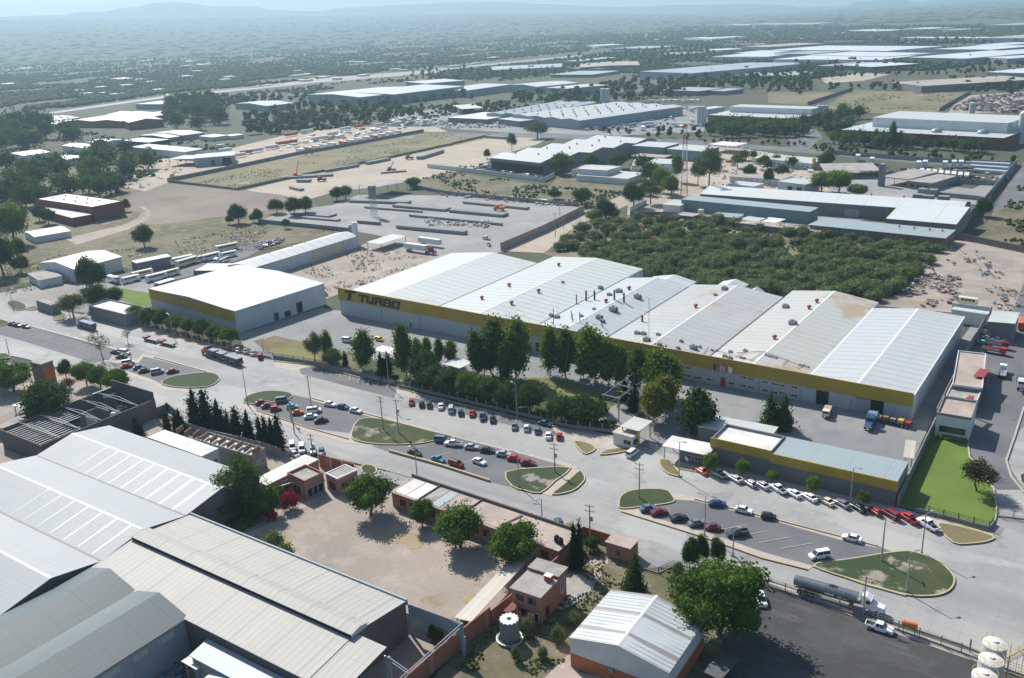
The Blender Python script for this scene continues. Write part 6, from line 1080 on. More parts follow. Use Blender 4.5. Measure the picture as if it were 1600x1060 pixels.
# electrical cabinet and signs
p = g(1340, 962); mb = MB(); mb.box(-.9, .9, -.4, .4, 0, 2.4, GREYW); o = mb.build('cabinet', loc=p); o.rotation_euler.z = .1; tag(o, 'grey upright electrical cabinet at the fence beside the tanker cab', 'cabinet')
for (x, y, l, m) in ((1082, 742, 'red notice board on the factory gate booth wall', REDM), (1073, 727, 'small white sign on a post in front of the gate booth', TRIM)):
    p = g(x, y); e = empty('notice_sign', p, -.5, l, 'sign'); mb = MB(); mb.tube((0, 0, 0), (0, 0, 2.3), .05, STEEL, 5); mb.build('post', e); mb = MB(); mb.box(-.6, .6, -.09, -.04, 1.4, 2.4, m); mb.build('panel', e)
fence('chain link fence with slim posts between the oiled yard and the lower pavement', [(1200, 916), (1340, 962), (1470, 1008), (1600, 1056)], 2.1, .25, STEEL, STEEL, 3.5)
e = empty('yard_gate_post', g(1515, 1018), 0, 'thick steel post at the bend of the chain link fence', 'post'); mb = MB(); mb.tube((0, 0, 0), (0, 0, 2.6), .14, DGREY, 8); mb.build('pole', e)
p = g(1420, 990); e = empty('fuel_tank', p, heading((1412, 982), (1430, 986)), 'orange horizontal tank on four legs beside the chain link fence', 'tank'); mb = MB(); mb.tube((-1.4, 0, 2.1), (1.4, 0, 2.1), .62, ORGM, 16); mb.build('shell', e)
for x in (-1, 1):
    for y in (-.45, .45): mb = MB(); mb.tube((x, y * 1.2, 0), (x, y, 1.7), .07, DGREY, 5); mb.build('leg', e)
# ================================================================== VEHICLES
GA = 'cars parked below the garden hedge'; GB = 'cars in the west median car park'; GC = 'cars in the middle median car park'; GD = 'cars in the east median car park'; GE = 'cars parked nose in to the ochre banded office'; GF = 'cars along the brick compound street'; GG = 'cars in the far left car parks'
U = (.3, -2.4)
for k, pt, px, d, l, gr in (
    ('beetle', 'red', (643, 631), U, 'red compact car at the west end of the row below the garden hedge', GA), ('hatchback', 'dark', (659, 634), U, 'dark hatchback second in the row below the garden hedge', GA), ('hatchback', 'green', (671, 635), U, 'dark green hatchback between the dark hatchback and the white sedan', GA), ('sedan', 'white', (689, 637), U, 'white sedan in the west half of the hedge row', GA),
    ('van', 'silver', (705, 642), U, 'silver estate car between the white sedan and the blue one', GA), ('hatchback', 'blue', (720, 647), U, 'blue hatchback beside the red one in the hedge row', GA), ('sedan', 'red', (738, 648), U, 'red sedan between the blue hatchback and the grey pickup', GA), ('pickup', 'steel', (754, 653), U, 'grey blue pickup in the hedge row', GA), ('beetle', 'dark', (770, 658), U, 'dark compact car just east of the grey blue pickup', GA),
    ('beetle', 'grey', (804, 669), U, 'grey compact car opposite the hedge corner', GA), ('hatchback', 'white', (823, 671), U, 'white hatchback next to the grey compact car', GA), ('hatchback', 'steel', (840, 675), U, 'steel blue hatchback between two white cars', GA), ('sedan', 'white', (857, 683), U, 'white sedan next to the bright red hatchback', GA), ('hatchback', 'red', (874, 684), U, 'bright red hatchback at the east end of the hedge row', GA), ('sedan', 'green', (852, 664), (2.4, .6), 'dark green sedan parked sideways behind the white and red cars', GA),
    ('van', 'white', (988, 711), (2, -1.4), 'white people carrier driving in at the factory entrance', None),
    ('sedan', 'maroon', (410, 631), (2.4, -.3), 'maroon sedan nearest the tip of the west island', GB), ('sedan', 'maroon', (419, 636), (2.4, -.4), 'maroon sedan parked between another maroon car and a red one', GB), ('hatchback', 'red', (431, 641), (2.4, -.3), 'red hatchback below the two maroon sedans', GB), ('van', 'grey', (442, 628), (2.4, -.3), 'dark grey estate at the edge of the grass island', GB), ('hatchback', 'cyan', (457, 638), (2.4, -.3), 'pale turquoise small car', GB),
    ('beetle', 'orange', (465, 647), (2.4, -.3), 'orange red compact car next to the transformer pole', GB), ('van', 'white', (491, 644), (2.4, -.3), 'white estate car beside the bare power pole', GB), ('sedan', 'white', (486, 653), (2.4, -.3), 'white sedan in front of the white estate car', GB), ('sedan', 'dark', (502, 659), (2.4, -.4), 'black sedan at the south corner of the west car park', GB),
    ('sedan', 'white', (516, 634), (2.4, .4), 'white sedan first of three along the north kerb', GB), ('sedan', 'blue', (536, 638), (2.4, .4), 'blue sedan between two white sedans', GB), ('sedan', 'white', (556, 644), (2.4, .6), 'white sedan last of three along the north kerb', GB),
    ('van', 'steel', (691, 690), (2.4, .2), 'steel blue estate behind the white pickup', GC), ('pickup', 'white', (708, 696), (-2.4, -.2), 'white pickup with a dark load bed in the middle car park', GC), ('sedan', 'silver', (737, 701), (2.4, .2), 'silver sedan east of the white pickup', GC), ('sedan', 'dark', (761, 706), (2.4, .2), 'black sedan between two silver cars', GC), ('sedan', 'silver', (787, 712), (2.4, .2), 'silver sedan beside the red cars', GC),
    ('sedan', 'red', (804, 719), (2.4, .2), 'red sedan beside the silver one at the grass triangle', GC), ('sedan', 'maroon', (825, 726), (2.4, .2), 'dark red sedan at the corner of the grass triangle', GC), ('sedan', 'dark', (648, 710), (2.4, .7), 'black sedan alone by the yellow kerb wall', GC), ('sedan', 'teal', (685, 720), (2.4, .8), 'teal sedan at the yellow kerb wall', GC), ('van', 'maroon', (713, 728), (2.4, .8), 'maroon people carrier beside the teal sedan', GC), ('sedan', 'white', (749, 724), (2.4, .9), 'white sedan alone in the middle of the lot', GC),
    ('sedan', 'steel', (1013, 797), (2.4, -.4), 'steel blue sedan next to the round island', GD), ('sedan', 'maroon', (1030, 803), (2.4, -.4), 'wine red sedan by the round island', GD), ('sedan', 'dark', (1061, 812), (2.4, -.4), 'black sedan in the row by the south kerb', GD), ('sedan', 'grey', (1089, 820), (2.4, -.4), 'charcoal sedan between the black and wine red cars', GD), ('beetle', 'maroon', (1115, 827), (2.4, .2), 'wine red rounded car beside the dark green pickup', GD), ('pickup', 'green', (1152, 836), (-2.4, .3), 'dark green pickup in the east car park', GD),
    ('sedan', 'blue', (1121, 790), (2.4, .1), 'blue sedan at the north kerb of the east car park', GD), ('sedan', 'white', (1162, 800), (2.4, .5), 'white sedan at the north kerb of the east car park', GD), ('hatchback', 'dark', (1201, 810), (2.4, .3), 'black hatchback at the north kerb of the east car park', GD), ('sedan', 'white', (1331, 844), (-2.4, -.6), 'white sedan alone near the tip of the east car park', GD), ('van', 'white', (1280, 871), (-2.4, .4), 'white estate car beside the big grass island', GD)):
    car(k, pt, px, d, l, gr)
B_ = (-1.9, -1.15)
for k, pt, px, l in (('beetle', 'orange', (1097, 739), 'orange compact car at the west end of the office row'), ('pickup', 'silver', (1122, 743), 'silver pickup beside the orange compact car'), ('sedan', 'silver', (1149, 751), 'silver sedan next to the silver pickup'), ('hatchback', 'silver', (1172, 758), 'silver hatchback under the second small street tree'), ('sedan', 'silver', (1191, 761), 'pale silver sedan west of the white pickup'),
    ('pickup', 'white', (1216, 767), 'white pickup in the middle of the office row'), ('sedan', 'white', (1240, 774), 'white sedan just east of the white pickup'), ('sedan', 'white', (1265, 780), 'white sedan below the third small street tree'), ('sedan', 'cream', (1291, 786), 'off white sedan west of the grey ones'), ('sedan', 'grey', (1316, 790), 'grey sedan by the tall street lamp'), ('sedan', 'dark', (1341, 796), 'black sedan under the last small street tree'),
    ('hatchback', 'red', (1367, 802), 'red hatchback behind the bare power pole'), ('van', 'maroon', (1392, 807), 'dark red long van in the office row'), ('pickup', 'red', (1420, 813), 'red pickup next to the last white one'), ('pickup', 'white', (1449, 823), 'large white crew pickup at the east end of the office row')):
    car(k, pt, px, B_, l, GE, s=1.12 if 'large' in l else 1.0)
for k, pt, px, d, l, gr in (('hatchback', 'yellow', (690, 770), (-.6, -2), 'yellow small car behind the long brick building', GF), ('hatchback', 'steel', (709, 775), (-.8, -2), 'blue grey hatchback behind the long brick building', GF), ('hatchback', 'white', (728, 780), (-.8, -2), 'white hatchback next to the blue grey one', GF), ('sedan', 'cream', (749, 787), (-.8, -2), 'off white sedan behind the long brick building', GF), ('beetle', 'dark', (769, 792), (-.8, -2), 'black small car beside the planted kerb island', GF),
    ('hatchback', 'silver', (851, 817), (-1, -2), 'silver hatchback with a dark windscreen near the twin cypresses', GF), ('sedan', 'green', (874, 820), (-1, -2), 'dark green sedan near the twin cypresses', GF), ('van', 'white', (457, 701), (.2, 2.4), 'white van at the end of the cypress row', GF), ('van', 'white', (472, 704), (.2, 2.4), 'white van beside the transformer pole on the brick compound street', GF), ('sedan', 'silver', (489, 706), (.2, 2.4), 'silver car partly behind the power pole', GF), ('hatchback', 'blue', (503, 709), (.2, 2.4), 'blue hatchback at the terracotta street wall', GF), ('hatchback', 'silver', (461, 713), (1.6, 1), 'silver hatchback inside the compound gate', GF),
    ('sedan', 'maroon', (19, 508), (-2, -.3), 'maroon sedan left of three at the left edge', GG), ('sedan', 'dark', (28, 510), (2, .3), 'dark sedan between two red cars at the left edge', GG), ('sedan', 'red', (41, 512), (2, .3), 'red sedan right of three at the left edge', GG), ('sedan', 'blue', (181, 552), (-2, -.2), 'navy car under the bare tree', GG), ('van', 'white', (196, 553), (2, .3), 'white estate beside the navy car', GG), ('sedan', 'green', (190, 559), (-2, .1), 'dark green sedan in front of the navy car', GG),
    ('van', 'white', (200, 569), (2.2, -.4), 'white people carrier behind the bright red car', GG), ('sedan', 'red', (198, 574), (2.2, -.4), 'bright red sedan at the west end of the triangular lot', GG), ('sedan', 'steel', (218, 576), (2.2, -.4), 'steel grey sedan in the triangular lot', GG), ('sedan', 'dark', (226, 581), (2.2, -.4), 'black sedan in the triangular lot', GG), ('van', 'silver', (246, 583), (2.2, -.4), 'silver estate in the triangular lot', GG), ('sedan', 'maroon', (270, 582), (2.2, -.4), 'crimson sedan next to the heart shaped island', GG),
    ('beetle', 'cream', (372, 549), (0, -2), 'cream compact car west of three behind the red road tractor', GG), ('beetle', 'cream', (384, 551), (0, -2), 'cream compact car in the middle of three behind the dump trailers', GG), ('beetle', 'white', (395, 554), (0, -2), 'white compact car east of three behind the dump trailers', GG), ('van', 'maroon', (407, 559), (0, -2), 'maroon van next to the three compact cars', GG),
    ('van', 'white', (1189, 940), (.6, 2), 'white van half hidden at the right side of the huge round tree', None), ('van', 'white', (1172, 968), (1, -1.6), 'white vehicle in the shade below the huge round tree', None),
    ('pickup', 'white', (1374, 984), (2.2, .7), 'white double cab pickup in the oiled yard by the fence', None), ('van', 'cream', (97, 441), (1.6, -.6), 'cream minibus beside the small gabled warehouse', None), ('hatchback', 'white', (820, 372), (1.6, -.8), 'white car on the dirt road', None), ('van', 'white', (543, 534), (2, .3), 'white delivery van in the factory yard behind garden trees', None),
    ('sedan', 'dark', (507, 461), (1.5, .6), 'dark car between the square warehouse and the factory', None), ('hatchback', 'steel', (764, 384), (1, .6), 'blue grey car behind the precast yard wall', None), ('pickup', 'silver', (760, 374), (1.5, .2), 'silver pickup parked inside the precast yard', None)):
    car(k, pt, px, d, l, gr)
car('van', 'yellow', (593, 532), (2, .4), 'small yellow utility vehicle next to the white delivery van', None, 'utility vehicle', s=.8)
# -------- lorries
def wheels(e, xs, hw=1.2, r=.5, y2=True):
    for x in xs:
        for s in (-1, 1): m = MB(); m.tube((x, s * (hw - .55), r), (x, s * hw, r), r, RUBBER, 14); m.tube((x, s * (hw - .02), r), (x, s * (hw + .03), r), r * .5, CHROME, 10); m.build('wheel', e)
def tractor(e, x, pm, hood=True, big=1.0):
    "a long-nosed road tractor, nose towards +x, fifth wheel at x"
    m = MB(); m.box(x - 1.4, x + 5.6, -.45, .45, .75, 1.05, DGREY); m.build('chassis', e)
    m = MB(); c0 = x + 1.2; m.box(c0, c0 + 1.9, -1.2, 1.2, 1.0, 3.1, pm); m.add([(c0, -1.15, 3.1), (c0 + 1.8, -1.15, 3.1), (c0 + 1.8, 1.15, 3.1), (c0, 1.15, 3.1), (c0, -1.0, 3.7), (c0 + .9, -1.0, 3.6), (c0 + .9, 1.0, 3.6), (c0, 1.0, 3.7)], [(4, 5, 6, 7), (0, 1, 5, 4), (2, 3, 7, 6), (1, 2, 6, 5), (3, 0, 4, 7)], pm)
    if hood:
        a, b = c0 + 1.9, c0 + 4.3; m.add([(a, -.95, 1.0), (b, -.8, .9), (b, .8, .9), (a, .95, 1.0), (a, -.95, 2.2), (b, -.75, 1.75), (b, .75, 1.75), (a, .95, 2.2)], [(4, 5, 6, 7), (0, 1, 5, 4), (1, 2, 6, 5), (2, 3, 7, 6)], pm)
        for s in (-1, 1): m.box(b - 1.6, b - .2, s * 1.0 - .2, s * 1.0 + .2, 1.05, 1.25, pm)
        m.box(b, b + .12, -.6, .6, .95, 1.7, CHROME)
    m.build('cab', e); m = MB(); m.add([(c0 + 1.85, -1.05, 2.25), (c0 + 1.85, 1.05, 2.25), (c0 + 1.6, 1.0, 3.05), (c0 + 1.6, -1.0, 3.05)], [(0, 1, 2, 3)], GLASS)
    m.box(c0 + 1.901, c0 + 1.95, -1.0, 1.0, 2.25, 3.0, GLASS); m.box(c0 + .9, c0 + 1.7, -1.23, -1.201, 2.2, 2.95, GLASS); m.box(c0 + .9, c0 + 1.7, 1.201, 1.23, 2.2, 2.95, GLASS); m.build('window', e)
    for s in (-1, 1): m = MB(); m.tube((c0 - .15, s * 1.05, 1.2), (c0 - .15, s * 1.05, 4.0), .09, CHROME, 6); m.build('exhaust', e); m = MB(); m.box(c0 + 4.25 if hood else c0 + 1.95, (c0 + 4.35) if hood else c0 + 2.05, s * .85 - .15, s * .85 + .15, 1.15, 1.4, LAMP); m.build('headlight', e)
    wheels(e, (x - .7, x + .6, c0 + (3.2 if hood else 1.2)))
def rig(px, nose, label, cat='lorry', name='articulated_lorry'): p = g(*px); return empty(name, (p.x, p.y, 0), heading(px, nose), label, cat)
TANKM = mat('dull_tank_steel', (.28, .3, .31), .32, (('n', .6, (.2, .21, .22), .42, .7), ('s', 0, 2.6, .02, (.1, .1, .1), .7)), metal=.75)
e = rig((1300, 938), (1388, 963), 'silver tanker lorry with a white long nosed cab on the south lane', 'tanker lorry', 'tanker_lorry'); tractor(e, 4.6, PAINT['white'])
m = MB(); n = 18; 
for a0, a1 in ((-7.6, 4.9),): m.add([(a, 1.28 * math.cos(t), 2.35 + 1.05 * math.sin(t)) for a in (a0, a1) for t in np.linspace(0, 2 * math.pi, n, endpoint=False)], [(i, (i + 1) % n, (i + 1) % n + n, i + n) for i in range(n)] + [tuple(range(n)), tuple(range(2 * n - 1, n - 1, -1))], TANKM)
m.build('tank', e); m = MB(); m.box(-.8, .9, -.35, .35, 3.38, 3.5, DARKP); m.tube((0, 0, 3.4), (0, 0, 3.62), .3, DARKP, 10); m.build('hatch', e); m = MB(); m.box(-7.4, 4.8, -1.29, -1.2, 1.5, 1.62, YELM); m.box(-7.4, 4.8, 1.2, 1.29, 1.5, 1.62, YELM); m.box(-7.2, 3.2, -.7, .7, 1.0, 1.35, DGREY); m.build('frame', e)
m = MB(); m.box(-1.3, .6, -1.325, -1.262, 1.85, 2.3, TRIM); m.box(1.2, 2.0, -1.325, -1.262, 1.85, 2.15, TRIM); m.box(2.3, 3.0, -1.325, -1.262, 1.8, 2.0, TRIM); m.build('name_panel', e); wheels(e, (-6.4, -5.1, -3.8)); m = MB()
for i in range(6): m.tube((-7.75, -.3, .9 + .4 * i), (-7.75, .3, .9 + .4 * i), .03, STEEL, 4)
for s in (-.3, .3): m.tube((-7.75, s, .8), (-7.75, s, 3.4), .03, STEEL, 4)
m.build('ladder', e)
BLOAD = mat('blue_grey_tarp', (.17, .22, .33), .7, (('n', 1, (.12, .16, .25), .42, .7),)); e = rig((350, 563), (297, 545), 'dark red road tractor pulling two blue loaded dump trailers along the boulevard', 'lorry'); tractor(e, 8.0, PAINT['red'], True)
for a, b in ((4.4, 8.6), (-1.0, 3.2), (-10.5, -2.2)):
    m = MB(); m.box(a, b, -1.25, -1.12, 1.3, 2.9, DGREY); m.box(a, b, 1.12, 1.25, 1.3, 2.9, DGREY); m.box(a, a + .13, -1.12, 1.12, 1.3, 2.9, DGREY); m.box(b - .13, b, -1.12, 1.12, 1.3, 2.9, DGREY); m.box(a + .13, b - .13, -1.12, 1.12, 1.2, 2.86, BLOAD); m.build('dump_body', e); m = MB(); m.box(a, b, -.5, .5, .8, 1.19, DGREY); m.build('trailer_frame', e)
m = MB(); m.box(-11.2, -10.6, -1, 1, .8, 1.6, PAINT['red']); m.build('tail_box', e); wheels(e, (5.2, 6.4, .2, 1.6, -4, -5.4, -8.4, -9.7))
e = rig((134, 512), (105, 503), 'white cabbed lorry with a blue grey tarpaulin load at the left pavement', 'lorry', 'lorry'); tractor(e, 2.2, PAINT['cream'], False); m = MB(); m.box(-7.2, 2.6, -1.25, 1.25, 1.3, 2.5, DGREY); m.box(-7.1, 2.5, -1.15, 1.15, 2.501, 2.9, BLOAD); m.build('load_body', e); wheels(e, (-6, -4.8, -3.5))
e = rig((1363, 658), (1355, 676), 'dark blue long nosed lorry backed up to the factory loading door', 'lorry'); tractor(e, 2.0, PAINT['teal'] if 0 else paint('midblue', (.03, .09, .22)), True); m = MB(); m.box(-5.2, 2.4, -1.25, 1.25, 1.25, 1.4, DGREY); m.box(-1.5, 2.3, -1.2, 1.2, 1.4, 2.6, BLOAD); m.build('flatbed', e); wheels(e, (-4.2, -3))
e = rig((1292, 648), (1287, 660), 'small tipper lorry with a sandy load by the factory wall', 'lorry', 'tipper_lorry'); m = MB(); m.box(1.0, 2.9, -1.0, 1.0, .7, 2.3, PAINT['cream']); m.box(-2.9, .9, -.5, .5, .6, .9, DGREY); m.build('cab', e); m = MB(); m.box(-2.9, .8, -1.15, 1.15, .95, 1.6, GREYW); m.box(-2.7, .6, -1.0, 1.0, 1.61, 1.9, BEIGE); m.build('tipper_body', e); m = MB(); m.box(2.901, 2.94, -.85, .85, 1.45, 2.15, GLASS); m.build('window', e); wheels(e, (-1.9, 1.9), 1.1, .42)
e = rig((1394, 662), (1420, 668), 'low open trailer loaded with crates beside the blue lorry', 'trailer', 'trailer'); m = MB(); m.box(-5.5, 5.5, -1.1, 1.1, .8, 1.0, DGREY); m.build('deck', e); wheels(e, (3, 4.2, -4), 1.1, .42)
for i, (a, c) in enumerate(((-4.6, CREAMW), (-2.6, WOOD), (-.6, GREYW), (1.6, YELM), (3.6, REDM))): m = MB(); m.box(a, a + 1.5, -.8, .8, 1.003, 1.7 + .2 * (i % 2), c); m.build('crate', e)
for px, nz, l in (((655, 394), (690, 399), 'white box trailer with a dark red tractor behind the factory'), ):
    e = rig(px, nz, l); tractor(e, 6.2, PAINT['maroon']); m = MB(); m.box(-9.5, 5.5, -1.3, 1.3, 1.3, 4.1, SILO); m.build('box_body', e); wheels(e, (-7.6, -6.3), 1.25)
e = rig((672, 384), (700, 388), 'white box trailer without a tractor parked behind the first one', 'trailer', 'box_trailer'); m = MB(); m.box(-7.5, 7.5, -1.3, 1.3, 1.3, 4.1, SILO); m.build('box_body', e); wheels(e, (-5.6, -4.3), 1.25)
def busv(px, nz, label, body=None, s=1.0, L=10.0, grp=None):
    e = rig(px, nz, label, 'bus', 'bus'); e.scale = (s, s, s); body = body or PAINT['cream']; 
    if grp: e['group'] = grp
    m = MB(); m.ext([(-1.2, .45), (1.2, .45), (1.25, 1.5), (1.15, 2.85), (.9, 3.0), (-.9, 3.0), (-1.15, 2.85), (-1.25, 1.5)], -L / 2, L / 2, body, 'x'); m.build('body', e); m = MB()
    for sd in (-1, 1):
        for i in range(int(L / 1.3) - 1): x = -L / 2 + .8 + i * 1.3; m.box(x, x + 1.1, sd * 1.2 - .06, sd * 1.2 + .06, 1.7, 2.5, GLASS)
    m.box(L / 2 - .02, L / 2 + .04, -1, 1, 1.5, 2.6, GLASS); m.build('window', e); wheels(e, (-L * .3, L * .32), 1.2, .46); return e
busv((1512, 476), (1490, 473), 'white minibus with dark windows on the dirt behind the east lane', L=7)
e = rig((1595, 603), (1596, 618), 'white cabbed lorry at the right edge of the east road', 'lorry', 'lorry'); tractor(e, 1.5, PAINT['white'], False); m = MB(); m.box(-6, 1.6, -1.2, 1.2, 1.2, 1.4, DGREY); m.build('flatbed', e); wheels(e, (-4.6, -3.4))
for px, nz, l, c in (((1566, 586), (1568, 570), 'stake bed lorry with a white body beside the offices', PAINT['white']), ((1552, 552), (1575, 556), 'red recovery lorry with a low boom behind the office strip', PAINT['red']), ((1556, 543), (1580, 547), 'rusty flatbed wrecker in front of the parked white cars', PAINT['maroon'])):
    e = rig(px, nz, l, 'lorry', 'flatbed_lorry'); m = MB(); m.box(2, 3.9, -1.0, 1.0, .8, 2.5, c); m.box(-3.8, 1.9, -.5, .5, .7, .95, DGREY); m.build('cab', e); m = MB(); m.box(-3.8, 1.8, -1.15, 1.15, 1.0, 1.25, c if c is not PAINT['white'] else STEEL)
    for y in (-1.15, 1.05): m.box(-3.8, 1.8, y, y + .1, 1.251, 1.8, STEEL)
    m.build('flatbed', e); m = MB(); m.box(3.901, 3.95, -.8, .8, 1.6, 2.3, GLASS); m.build('window', e); wheels(e, (-2.6, 2.9), 1.1, .45)
for i, (x, y, c) in enumerate(((1540, 522, 'white'), (1556, 526, 'silver'), (1572, 527, 'white'), (1545, 531, 'silver'), (1560, 534, 'white'), (1536, 538, 'cyan'))): car('sedan', c, (x, y), (2, .4), ('white saloon nearest the grey warehouse in the wreckers yard', 'silver saloon second in the wreckers yard', 'white saloon by the road side of the wreckers yard', 'silver saloon in the middle of the wreckers yard', 'white saloon just behind the wrecker lorries', 'pale turquoise wrecked car in the wreckers yard')[i], 'cars in the wreckers yard')
e = rig((1520, 501), (1545, 504), 'red and white fire engine style truck at the back of the east lane', 'truck', 'truck'); tractor(e, 2, PAINT['red'], False); m = MB(); m.box(-4.5, 2.2, -1.2, 1.2, 1.1, 2.4, PAINT['white']); m.build('body', e); wheels(e, (-3.5,))
busv((1596, 512), (1597, 500), 'yellow orange bus end at the right edge near the wreckers', PAINT['orange'], L=8)
busv((1571, 281), (1590, 284), 'dark car transporter like bus by the block yard wall', PAINT['grey'], .6, 8)
for i, (x, y, nx, ny, lb) in enumerate(((268, 430, 292, 424, 'striped roof coach body nearest the long grey box hall'), (245, 437, 262, 433, 'coach chassis with pale panels by the long grey box hall'), (292, 414, 306, 410, 'small pale coach body in the bus row'), (205, 440, 222, 436, 'dark flat coach chassis next to the round trees'), (223, 432, 236, 429, 'white stacked bus panels beside the chassis'), (284, 411, 298, 408, 'cream coach body behind the small one'), (310, 409, 322, 406, 'low cream chassis in the bus row'), (330, 405, 346, 401, 'broad white striped coach body'), (355, 391, 370, 388, 'long cream coach body at the north end of the bus row'), (358, 401, 372, 398, 'short white coach body beside the white lorry'))):
    busv((x, y), (nx, ny), lb, PAINT['white' if i % 2 else 'cream'], .95 + .1 * (i % 3), 9 + i % 3, 'bus bodies parked in the bus yard')
e = rig((258, 446), (275, 441), 'stack of striped flat bus roofs beside the square warehouse', 'bus roof stack', 'bus_roof_stack')
for k in range(4): m = MB(); m.box(-5 + .3 * k, 5, -2.6 + .2 * k, 2.4, .6 * k, .6 * k + .35, mat('striped_panel', (.6, .62, .62), .6, (('s', 0, 1.2, .4, (.06, .06, .07), .9),))); m.build('panel', e)
e = rig((345, 411), (336, 415), 'white lorry cab with a dark flatbed in the bus yard', 'lorry', 'lorry'); tractor(e, 1.5, PAINT['white'], False); m = MB(); m.box(-7, 1.6, -1.2, 1.2, 1.2, 1.9, DGREY); m.build('flatbed', e)
e = rig((178, 441), (195, 447), 'white tanker like truck body beside the dark round trees', 'truck', 'truck'); tractor(e, 2, PAINT['white'], False); m = MB(); m.box(-5, 2, -1.2, 1.2, 1.2, 3.0, PAINT['white']); m.build('body', e)
for x, y, l in ((237, 533, 'rusty low flatbed trailer west of the red road tractor'), (262, 539, 'empty low loader frame behind the red road tractor')):
    e = rig((x, y), (x + 14, y + 3.4), l, 'trailer', 'low_loader'); m = MB(); m.box(-4.2, 4.2, -1.2, 1.2, .9, 1.15, DGREY); m.box(-4.2, -2, -1.2, 1.2, 1.151, 1.6, PAINT['maroon']); m.build('deck', e); wheels(e, (-3, -1.9, 3), 1.15, .42)
# box trailers and containers in the far truck yard
TRW = mat('trailer_white', (.66, .67, .66), .5, (('n', .3, (.55, .56, .55), .42, .7),)); TRR = mat('trailer_red', (.42, .08, .05), .6)
for i in range(13):
    t = i / 12; x = 470 + 145 * t + (6 if i > 4 else 0); y = 239 - 29 * t; e = rig((x, y), (x + 9, y + .9), 'white topped orange sided box trailer in the long row along the grey yard wall', 'trailer', 'box_trailer'); e['group'] = 'box trailers along the grey yard wall'; m = MB(); m.box(-6, 6, -1.3, 1.3, .9, 3.9, TRR if i % 4 == 1 else TRW); m.box(-6.02, 6.02, -1.32, 1.32, 3.9, 4.02, TRW); m.build('box_body', e)
for i, (x, y, l_) in enumerate(((448, 226, 24), (500, 219, 20), (400, 238, 16), (425, 233, 14), (455, 213, 16), (480, 208, 16), (540, 204, 14), (520, 212, 12), (560, 200, 12), (592, 198, 12), (620, 196, 14), (352, 238, 14), (385, 241, 12), (345, 232, 10), (600, 203, 10), (372, 246, 16))):
    e = rig((x, y), (x + 10, y - 1.4), 'pale box trailer parked in the open part of the far truck yard', 'trailer', 'box_trailer'); e['group'] = 'box trailers scattered in the far truck yard'; m = MB(); m.box(-l_ / 2, l_ / 2, -1.4, 1.4, .9, 3.9, TRW if i % 4 else TRR); m.build('box_body', e)
for i, (x, y) in enumerate(((1435, 262), (1445, 261), (1476, 262), (1490, 261), (1501, 261), (1362, 256), (1340, 251))):
    e = rig((x, y), (x + 1, y - 6), 'white box container parked at the back of the block yard', 'container', 'container'); e['group'] = 'white containers in the block yard'; m = MB(); m.box(-4, 4, -1.6, 1.6, 0, 4.4, TRW); m.build('box_body', e)
for i in range(8):
    e = rig((1440 + 10 * i, 270 + 1.0 * i), (1442 + 10 * i, 262), 'pale flat panel trailer lying in the row of the block yard', 'trailer', 'panel_trailer'); e['group'] = 'panel trailers in the block yard'; m = MB(); m.box(-6, 6, -1.4, 1.4, .6, 2.2, TRW); m.build('deck', e)
# precast beams and block stacks
def stack(a, b, wd, h, label, m=None, name='beam_stack', grp='precast concrete beams', n=1):
    p, q = g(*a), g(*b); d = q - p; e = empty(name, p, math.atan2(d.y, d.x), label, 'beam stack', grp)
    for k in range(n): mb = MB(); y = (k - (n - 1) / 2) * wd / n; mb.box(0, d.length, y - wd / n / 2 + .1, y + wd / n / 2 - .1, 0, h, m or SLABW); mb.build('beam', e)
for a, b, wd, h, n, l in (((622, 356), (728, 366), 4, 1.8, 2, 'broad pair of concrete beams nearest the box trailers'), ((706, 330), (790, 338), 7, 1.6, 3, 'short triple beam stack near the wall of the precast yard'), ((548, 315), (640, 318), 6, 1.4, 3, 'long flat beams in the north west of the precast yard'), ((618, 322), (700, 329), 7, 1.3, 3, 'flat beams in the middle of the precast yard'), ((640, 338), (785, 352), 1.6, 1.2, 1, 'long narrow casting bed across the precast yard'), ((570, 325), (660, 332), 1.4, 1, 1, 'narrow casting bed left of the long one'), ((560, 348), (594, 351), 2.5, 1.6, 1, 'short beam at the foot of the lattice tower'), ((725, 317), (825, 327), 4, 1.2, 2, 'slab stack under the wall beside the weedy field'), ((470, 340), (530, 345), 4, .8, 2, 'low slabs in the west corner of the precast yard'), ((460, 333), (520, 338), 9, .9, 3, 'gravel covered slabs west of the tower'),
    ((508, 269), (560, 260), 4, 2, 1, 'single beam beside the green strip field wall'), ((573, 257), (608, 250), 5, 2, 2, 'two beams near the small crane'), ((655, 249), (690, 238), 6, 2.4, 2, 'tall beam stack behind the small crane'), ((440, 279), (520, 274), 9, 1.4, 4, 'wide slab field below the orange crane'), ((465, 284), (485, 284), 5, 1.8, 1, 'square slab pile near the orange crane'), ((455, 294), (472, 298), 4, 1.4, 1, 'low slab pile in the beige dirt yard'), ((687, 229), (705, 226), 4, 1.4, 1, 'small beam by the low wall'), ((760, 215), (790, 217), 5, 2, 1, 'pale beam pile at the end of the beige yard'), ((595, 271), (635, 268), 3, 1, 1, 'narrow slab under the small crane'),
    ((1510, 256), (1578, 260), 5, 2, 3, 'long pale blue beams at the back of the block yard'), ((1515, 262), (1575, 266), 5, 2, 3, 'second row of pale beams in the block yard'), ((1522, 268), (1572, 272), 5, 2, 3, 'third row of pale beams in the block yard')): stack(a, b, wd, h, l, n=n, m=mat('pale_beam', (.42, .47, .5), .7) if 'pale' in l and 'block yard' in l else None)
